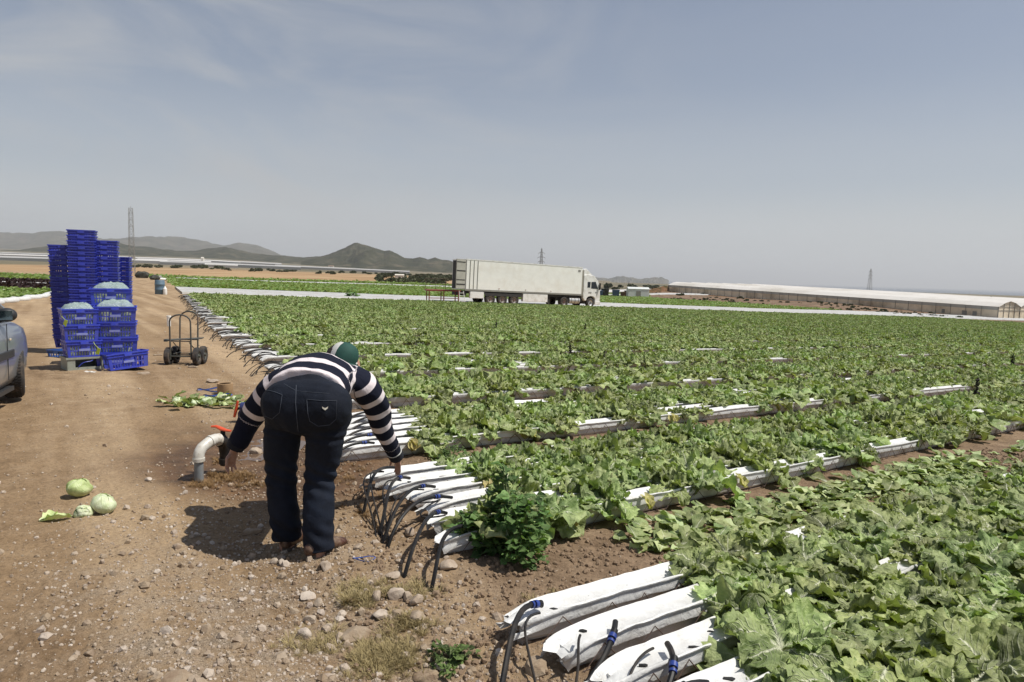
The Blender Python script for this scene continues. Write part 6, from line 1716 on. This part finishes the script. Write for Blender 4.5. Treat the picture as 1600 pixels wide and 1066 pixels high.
def blob(name, parts, vox, mat, parent, smooth_it=6, subparts=None, disp=None, keep=None):
    """parts: list of (points, radii, flat/ref) tubes fused by a voxel remesh into one continuous surface"""
    m = MB()
    for p in parts:
        pts, rs = p[0], p[1]; kw = p[2] if len(p) > 2 else {}
        # resample smoothly
        P_ = [Vector(q) for q in pts]; n = len(P_); op = []; orr = []
        for i in range(n-1):
            p0, p1, p2, p3 = P_[max(i-1,0)], P_[i], P_[i+1], P_[min(i+2,n-1)]
            for k in range(5):
                t = k/5
                op.append(.5*((2*p1)+(-p0+p2)*t+(2*p0-5*p1+4*p2-p3)*t*t+(-p0+3*p1-3*p2+p3)*t**3))
                a, b2 = rs[i], rs[i+1]
                if not isinstance(a, (tuple, list)): a = (a, a)
                if not isinstance(b2, (tuple, list)): b2 = (b2, b2)
                tt = t*t*(3-2*t); orr.append((a[0]*(1-tt)+b2[0]*tt, a[1]*(1-tt)+b2[1]*tt))
        op.append(P_[-1]); a = rs[-1]; orr.append(a if isinstance(a, (tuple, list)) else (a, a))
        # round ends
        d0 = (op[0]-op[1]).normalized(); d1 = (op[-1]-op[-2]).normalized()
        rr0, rr1 = orr[0], orr[-1]
        if not kw.get('cut0'): op = [op[0]+d0*min(rr0)*x for x in (.95,.8,.45)]+op; orr = [(rr0[0]*y, rr0[1]*y) for y in (.25,.6,.88)]+orr
        if not kw.get('cut1'): op = op+[op[-1]+d1*min(rr1)*x for x in (.45,.8,.95)]; orr = orr+[(rr1[0]*y, rr1[1]*y) for y in (.88,.6,.25)]
        m.tube(op, orr, 20, ref=kw.get('ref'))
    me = m.mesh(name, mat, True)
    o = bpy.data.objects.new(name, me); COL.objects.link(o)
    rm = o.modifiers.new('r', 'REMESH'); rm.mode = 'VOXEL'; rm.voxel_size = vox; rm.use_smooth_shade = True
    if smooth_it:
        sm_ = o.modifiers.new('s', 'SMOOTH'); sm_.factor = .5; sm_.iterations = smooth_it
    bpy.context.view_layer.update(); dg = bpy.context.evaluated_depsgraph_get()
    me2 = bpy.data.meshes.new_from_object(o.evaluated_get(dg)); o.modifiers.clear(); o.data = me2; me2.name = name
    if not me2.materials: me2.materials.append(mat)
    me2.polygons.foreach_set('use_smooth', [True]*len(me2.polygons))
    if disp is not None:
        n = len(me2.vertices); co = np.empty(n*3); nn = np.empty(n*3)
        me2.vertices.foreach_get('co', co); me2.vertices.foreach_get('normal', nn)
        co = co.reshape(-1, 3); nn = nn.reshape(-1, 3); co = co+nn*disp(co)[:, None]
        me2.vertices.foreach_set('co', co.ravel()); me2.update()
    if parent is not None: o.parent = parent
    return o
def coords(me):
    co = np.empty(len(me.vertices)*3); me.vertices.foreach_get('co', co); return co.reshape(-1, 3)
def n3(co, f, k):
    return (vnoise(co[:, 0]*f+co[:, 2]*f*.31, co[:, 2]*f+co[:, 1]*f*.7, k)-.5)
def setattr_(me, name, vals):
    a = me.attributes.new(name, 'FLOAT', 'POINT'); a.data.foreach_set('value', np.asarray(vals, np.float32))

# joints -------------------------------------------------------------
hipC = W_(480, 628, 3.96)
hipL, hipR = W_(447, 640, 4.0), W_(513, 643, 3.93)
kneeL, kneeR = W_(440, 742, 4.05), W_(500, 748, 3.97)
ankL, ankR = W_(448, 838, 4.03), W_(497, 855, 3.88)
waist = W_(482, 612, 4.14); chest = W_(496, 592, 4.34); upb = W_(512, 586, 4.52); neck = W_(530, 578, 4.62); head = W_(539, 563, 4.72)
shL, shR = W_(437, 603, 4.42), W_(566, 603, 4.47)
elL, elR = W_(394, 652, 4.50), W_(596, 664, 4.66)
wrL, wrR = W_(367, 700, 4.50), W_(620, 715, 4.86)

# jeans --------------------------------------------------------------
def jd(co):
    z = co[:, 2]
    fold = n3(co, 7, 1)*.014+n3(co, 22, 3)*.005
    kn = np.exp(-((z-.46)/.10)**2)*.007*np.sin(z*80+co[:, 0]*34+co[:, 1]*20)+np.exp(-((z-.12)/.10)**2)*.006*np.sin(z*70+co[:, 0]*45)*(.5+vnoise(co[:,0]*14,z*9,4))
    und = np.exp(-((z-.72)/.05)**2)*.004*np.sin(z*110+co[:, 0]*12)
    return fold+kn+und
side = Vector((1, 0, 0))
jeans = blob('jeans', [
    ([hipL+Vector((.0,.02,-.02)), (hipL+kneeL)/2+Vector((-.005,-.01,.03)), kneeL, (kneeL+ankL)/2+Vector((0,-.012,0)), ankL+Vector((0,0,-.012))], [(.130,.132),(.096,.110),(.080,.090),(.080,.086),(.079,.088)], dict(cut1=1)),
    ([hipR+Vector((0,.02,-.02)), (hipR+kneeR)/2+Vector((.008,-.01,.03)), kneeR, (kneeR+ankR)/2+Vector((0,-.015,0)), ankR+Vector((.005,0,-.022))], [(.132,.134),(.100,.112),(.085,.093),(.083,.090),(.084,.092)], dict(cut1=1)),
    ([hipL+Vector((.01,-.02,.03)), hipR+Vector((-.01,-.02,.03))], [(.150,.155),(.152,.158)]),
    ([hipC+Vector((0,.0,-.04)), waist+Vector((0,0,0))], [(.208,.165),(.195,.150)], dict(ref=(0,0,1))),
    ], .009, M_JEAN, per, 8, disp=jd)
co = coords(jeans.data)
setattr_(jeans.data, 'worn', np.clip(np.exp(-((co[:, 2]-.38)/.28)**2)*.9*(.5+n3(co, 5, 9)+.3*n3(co, 30, 4)), 0, 1))

# details on the jeans: shrinkwrapped seams and pockets
from mathutils.bvhtree import BVHTree
def bvh(o): 
    dg = bpy.context.evaluated_depsgraph_get()
    me = o.data; return BVHTree.FromPolygons([v.co for v in me.vertices], [tuple(p.vertices) for p in me.polygons])
JB = bvh(jeans)
camL = Vector((0, 0, CAMH))-PO
def onsurf(tree, px, py, off=.003):
    d = Vector(ray(px, py)).normalized(); h = tree.ray_cast(camL, d)
    if h[0] is None: return None
    return h[0]+h[1]*off
M_STITCH = simple('denim_stitching', (.045,.055,.075), .8, .2, 40)
def seam(name, pxs, r, mat, tree, parent, off=.001):
    pts = []
    for i in range(len(pxs)-1):
        for k in range(6):
            t = k/6; p = onsurf(tree, pxs[i][0]*(1-t)+pxs[i+1][0]*t, pxs[i][1]*(1-t)+pxs[i+1][1]*t, off)
            if p is not None: pts.append(p)
    p = onsurf(tree, *pxs[-1], off)
    if p is not None: pts.append(p)
    if len(pts) > 2:
        m = MB(); m.tube(pts, r, 5, flat=.6); return m.build(name, mat, parent, True)
seam('pocket_seam', [(479.5,624),(500,626),(526,626)], .0022, M_STITCH, JB, jeans)
seam('pocket_seam', [(479.5,624),(481,645),(484,658),(497,666),(515,664),(525,655),(526,626)], .0018, M_STITCH, JB, jeans)
seam('pocket_seam', [(414,609),(428,612),(441,617)], .0022, M_STITCH, JB, jeans)
seam('pocket_seam', [(441,617),(437,645),(425,655),(414,650)], .0018, M_STITCH, JB, jeans)
seam('centre_seam', [(463,602),(462,630),(464,655),(466,674)], .0022, M_STITCH, JB, jeans)
seam('yoke_seam', [(444,600),(463,611),(485,613),(515,615)], .0018, M_STITCH, JB, jeans)
# small winged metal badge on the pocket
def badge(pts2, mat, name):
    P_ = [onsurf(JB, x, y, .0035) for x, y in pts2]
    if all(p is not None for p in P_):
        m = MB(); n = len(P_); nn = (P_[1]-P_[0]).cross(P_[2]-P_[0]).normalized()*.0015
        m.add(P_+[p-nn for p in P_]+[p+nn for p in P_][:0], [tuple(range(n)), tuple(reversed(range(n, 2*n)))]+[(i, (i+1) % n, (i+1) % n+n, i+n) for i in range(n)]); return m.build(name, mat, jeans)
M_BADGE = simple('pale_badge', (.55,.52,.44), .4, .05, 20)
badge([(503.5,635.5),(506.5,637.2),(508,637.6),(509.5,637.2),(512.6,635.3),(512.0,638.0),(509.3,640.2),(508,641.2),(506.5,640.2),(504.0,638.2)], M_BADGE, 'pocket_badge')

# jumper ---------------------------------------------------------------
sd = Vector((0,0,1))
def sdisp(co): return n3(co, 8, 11)*.016+n3(co, 19, 13)*.007
spine = [W_(477, 618, 4.06), waist+Vector((0,.02,.010)), chest, upb, neck+Vector((-.01,-.02,0))]
arms = {'L': [shL+Vector((.10,0,.03)), shL, (shL+elL)/2+Vector((-.02,0,0)), elL, (elL+wrL)/2, wrL+(elL-wrL)*.12],
        'R': [shR+Vector((-.10,0,.03)), shR, (shR+elR)/2+Vector((.02,0,.01)), elR, (elR+wrR)/2, wrR+(elR-wrR)*.06]}
jump = blob('striped_jumper', [
    (spine, [(.244,.168),(.242,.168),(.246,.165),(.205,.135),(.085,.085)], dict(ref=(0,0,1), cut0=1)),
    (arms['L'], [(.115,.115),(.105,.105),(.085,.085),(.078,.078),(.070,.070),(.060,.060)], dict(cut1=1)),
    (arms['R'], [(.115,.115),(.108,.108),(.088,.088),(.076,.076),(.066,.066),(.056,.056)], dict(cut1=1)),
    ], .008, M_KNIT, per, 7, disp=sdisp)
co = coords(jump.data)
def chain_param(co, pts):
    best = np.full(len(co), 1e9); par = np.zeros(len(co)); acc = 0
    for i in range(len(pts)-1):
        a = np.array(pts[i]); b2 = np.array(pts[i+1]); d = b2-a; L = np.linalg.norm(d); t = ((co-a)@d)/L**2
        tc_ = np.clip(t, 0 if i else -9, 1 if i < len(pts)-2 else 9); q = np.linalg.norm(co-(a+tc_[:, None]*d), axis=1)
        k = q < best; best[k] = q[k]; par[k] = acc+tc_[k]*L; acc += L
    return best, par
dt, pt_ = chain_param(co, spine); dl, pL = chain_param(co, arms['L'][1:]); dr_, pR = chain_param(co, arms['R'][1:])
stripe = (pt_+.012)/.165
stripe = stripe+.0
armL = (dl < dt*.78) & (co[:, 0] < shL.x+.03); armR = (dr_ < dt*.78) & (co[:, 0] > shR.x-.03)
stripe = np.where(armL, (pL+.015)/.128, stripe); stripe = np.where(armR, (pR+.045)/.128, stripe)
Ltot = sum((arms['L'][i+1]-arms['L'][i]).length for i in range(1, 5)); Rtot = sum((arms['R'][i+1]-arms['R'][i]).length for i in range(1, 5))
stripe = np.where(armL & (pL > Ltot-.19), .6, stripe); stripe = np.where(armR & (pR > Rtot-.115), .6, stripe)
setattr_(jump.data, 'stripe', stripe+3)
# cuffs
for (a, b2, r_0) in ((elL, wrL, .062), (elR, wrR, .055)):
    d = (b2-a).normalized(); m = MB(); e = b2-d*.01
    m.tube([e-d*.055, e-d*.02, e+d*.01], [r_0*1.03, r_0*1.02, r_0*.94], 20); m.build('cuff', M_CUFF, jump, True)
    m = MB(); m.tube([e-d*.060, e-d*.054], [r_0*1.06, r_0*1.06], 20); m.build('cuff_piping', M_CAPW, jump, True)

# body: one continuous surface with head, neck, forearms, hands -------------
def hand(wr, palmdir, fdir, nrm, thumb, s=1.0, curl=.5, spread=.0, fl=None):
    """tubes for palm, five fingers; nrm = back of the hand"""
    d = palmdir.normalized(); n_ = (nrm-d*nrm.dot(d)).normalized(); sx = d.cross(n_)*thumb
    out = [([wr-d*.05, wr, wr+d*.035, wr+d*.075], [(.027,.022),(.030,.019),(.041,.017),(.039,.014)], dict(ref=n_))]
    base = wr+d*.078
    fd = fdir.normalized()
    for k, (off, L) in enumerate([(.030,.070),(.010,.080),(-.010,.074),(-.029,.058)]):
        b0 = base+sx*off*s; c_ = (fl[k] if fl else curl)
        d1 = (fd+sx*off*spread*8-n_*.15*c_).normalized(); d2 = (d1-n_*c_*.9).normalized(); d3 = (d2-n_*c_*1.0).normalized()
        out.append(([b0-d*.02, b0, b0+d1*L*.45, b0+d1*L*.45+d2*L*.30, b0+d1*L*.45+d2*L*.30+d3*L*.25], [.0085,.0088,.0082,.0075,.0065]))
    tb = wr+d*.025+sx*.030
    td = (d*.65+sx*.75-n_*.45).normalized(); td2 = (d*.95+sx*.15-n_*.35).normalized()
    out.append(([tb-sx*.012, tb+td*.030, tb+td*.030+td2*.028, tb+td*.030+td2*.050], [.013,.011,.0095,.008]))
    return out
tipR = W_(623, 741, 4.93)
parts = [
    ([neck+Vector((-.05,-.06,.0)), neck, head+Vector((-.01,-.03,-.01))], [(.065,.065),(.058,.058),(.056,.06)]),
    # skull and face, facing down and to the right
    ([head+Vector((-.035,.01,.035)), head+Vector((.0,.0,.005)), head+Vector((.030,.02,-.045)), head+Vector((.045,.03,-.085))], [(.078,.085),(.082,.092),(.070,.075),(.045,.045)]),
    ([head+Vector((.075,.0,-.03)), head+Vector((.098,.0,-.045))], [.014,.012]),       # nose
    ([head+Vector((.02,-.078,-.015)), head+Vector((.03,-.082,-.045))], [(.012,.018),(.010,.014)]),   # ear
    ([head+Vector((.02,.085,-.015)), head+Vector((.03,.09,-.045))], [(.012,.018),(.010,.014)]),
    ([head+Vector((.085,.0,-.075)), head+Vector((.082,.02,-.078))], [.009,.009]),     # lips
    ([elL, (elL+wrL)/2, wrL], [.045,.040,.029]), ([elR, (elR+wrR)/2, wrR], [.045,.038,.028]),
    ([elL, shL, chest, shR, elR], [.045,.06,.12,.06,.045]), ([chest, waist, hipC], [(.17,.11),(.15,.11),(.16,.13)]), ([neck, chest], [.05,.11]),
    ([hipL, kneeL, ankL, ankL+Vector((0,0,-.06))], [.09,.06,.045,.045]), ([hipR, kneeR, ankR, ankR+Vector((0,0,-.06))], [.09,.06,.045,.045]), ([hipL, hipR], [.10,.10]),
]
dL = (W_(361, 722, 4.50)-wrL); parts += hand(wrL+dL.normalized()*.02, dL, W_(357, 735, 4.5)-wrL, Vector((-.35,.25,.35)), -1, 1.0, .55, .6, [.9,.35,.5,.7])
dR = (tipR-wrR); parts += hand(wrR+dR.normalized()*.005, dR, dR+Vector((.0,.02,-.02)), Vector((.45,.25,.4)), -1, .9, .30, .1)
body = blob('body', parts, .0042, M_SKIN, per, 2)
# face
for s_ in (-1, 1):
    e = head+Vector((.082, .004+s_*.030, -.020)); m = MB(); m.ball(e, .012, 8); m.build('eye', M_CAPW, body, True)
    m = MB(); m.ball(e+Vector((.008,0,-.003)), .006, 6); m.build('pupil', M_HOLE, body, True)
# hair
hr = blob('hair', [([head+Vector((-.055,-.0,.030)), head+Vector((-.02,0,-.0)), head+Vector((.0,.0,-.03))], [(.080,.080),(.088,.096),(.075,.088)]),
                   ([head+Vector((-.04,-.05,.02)), head+Vector((.01,-.078,-.045))], [.035,.026]), ([head+Vector((-.05,0,.0)), neck+Vector((-.02,-.03,.02))], [(.07,.07),(.05,.05)])],
          .006, M_HAIR, per, 3, disp=lambda c_: n3(c_, 60, 5)*.006)
# cap: dome, brim
cd_ = Vector((.30,.18,.93)).normalized()
cc = head+Vector((-.004,-.012,.024))
m = MB(); m.lathe([(.0995,-.030),(.100,.0),(.096,.035),(.080,.070),(.052,.093),(.020,.103),(.001,.104)], cc, cd_, 28); cap = m.build('cap', M_CAPG, per, True)
m = MB(); a1 = cd_.orthogonal().normalized()
bx = Vector((.86,-.10,-.46)).normalized(); by = cd_.cross(bx).normalized(); bx = by.cross(cd_).normalized()
rw = []
for i in range(9):
    t_ = -1+2*i/8; row = []
    for k in range(5):
        q_ = k/4; L_ = .095+.085*q_*math.cos(t_*1.25)**.7; a_ = t_*.95*(1-.12*q_)
        row.append(cc+cd_*(-.022-.020*q_*q_-.020*t_*t_*q_)+bx*L_*math.cos(a_)+by*L_*math.sin(a_))
    rw.append(row)
m.rings(rw, False, False); br = m.build('brim', M_CAPG, cap, True, auto=False); md = br.modifiers.new('thick', 'SOLIDIFY'); md.thickness = .004
m = MB(); e_ = [r_[-1] for r_ in rw]; m.tube(e_, .0045, 6); m.build('brim_edge', M_CAPW, cap, True)
# white back panel
m = MB(); rw = []
for i in range(7):
    a_ = math.radians(115+ i*22); row = []
    for (r_, z_) in [(.1015,-.028),(.102,.0),(.098,.035),(.082,.071),(.056,.094)]:
        row.append(cc+cd_*z_+(bx*math.cos(a_)+by*math.sin(a_))*r_)
    rw.append(row)
m.rings(rw, False, False); m.build('cap_panel', M_CAPW, cap, True, auto=False)
m = MB(); m.ball(cc+cd_*.106, .008, 6); m.build('cap_button', M_CAPG, cap, True)
# scarf collar
M_SCARF = simple('patterned_scarf', (.20,.10,.09), .8, .9, 90)
blob('scarf', [([neck+Vector((-.075,.03,.055)), neck+Vector((-.03,-.075,.045)), neck+Vector((.055,-.075,.015)), neck+Vector((.085,.0,-.03))], [(.030,.024)]*4)], .007, M_SCARF, per, 2, disp=lambda c_: n3(c_, 45, 5)*.012)
# red key cord at the right hip
m = MB(); p = W_(538, 632, 3.90); m.tube([p+Vector((-.02,0,-.01)), p+Vector((.012,0,.032)), p+Vector((.018,0,.0)), p+Vector((.010,0,-.045))], .006, 6); m.build('red_cord', simple('crimson_cord', (.45,.02,.06), .6, .1, 20), per, True)

# shoes ------------------------------------------------------------------
def shoe(heel, ang, label):
    f_ = Vector((math.sin(ang), math.cos(ang), 0)); up = Vector((0,0,1)); L = .275
    heel = Vector((heel.x, heel.y, TZ(heel.x+PO.x, heel.y+PO.y)-PO.z+.0))
    P_ = lambda t, h: heel+f_*(t*L)+up*h
    o = blob('shoe', [([P_(.08,.055), P_(.30,.060), P_(.52,.055), P_(.75,.042), P_(.93,.034)], [(.038,.042),(.040,.050),(.045,.046),(.050,.034),(.040,.026)], dict(ref=up)),
                      ([P_(.18,.06), P_(.22,.10)], [.040,.040])], .006, M_SHOE, per, 3)
    m = MB(); n = 22; lo = []; hi = []
    for i in range(n):
        a = 2*math.pi*i/n; ca, sa = math.cos(a), math.sin(a); t_ = .5+.54*ca; wd = (.040+.014*max(0, ca))*(1 if abs(ca) < .9 else .95)
        r_ = heel+f_*(t_*L)+Vector((f_.y, -f_.x, 0))*sa*wd
        lo.append(r_+up*.002); hi.append(r_+up*.024)
    m.rings([lo, hi], True); m.build('sole', M_SOLE, o, True)
    return o
shoe(Vector((ankR.x-.045, ankR.y-.065, 0)), R(36), 'r')
shoe(Vector((ankL.x+.0, ankL.y-.05, 0)), R(18), 'l')
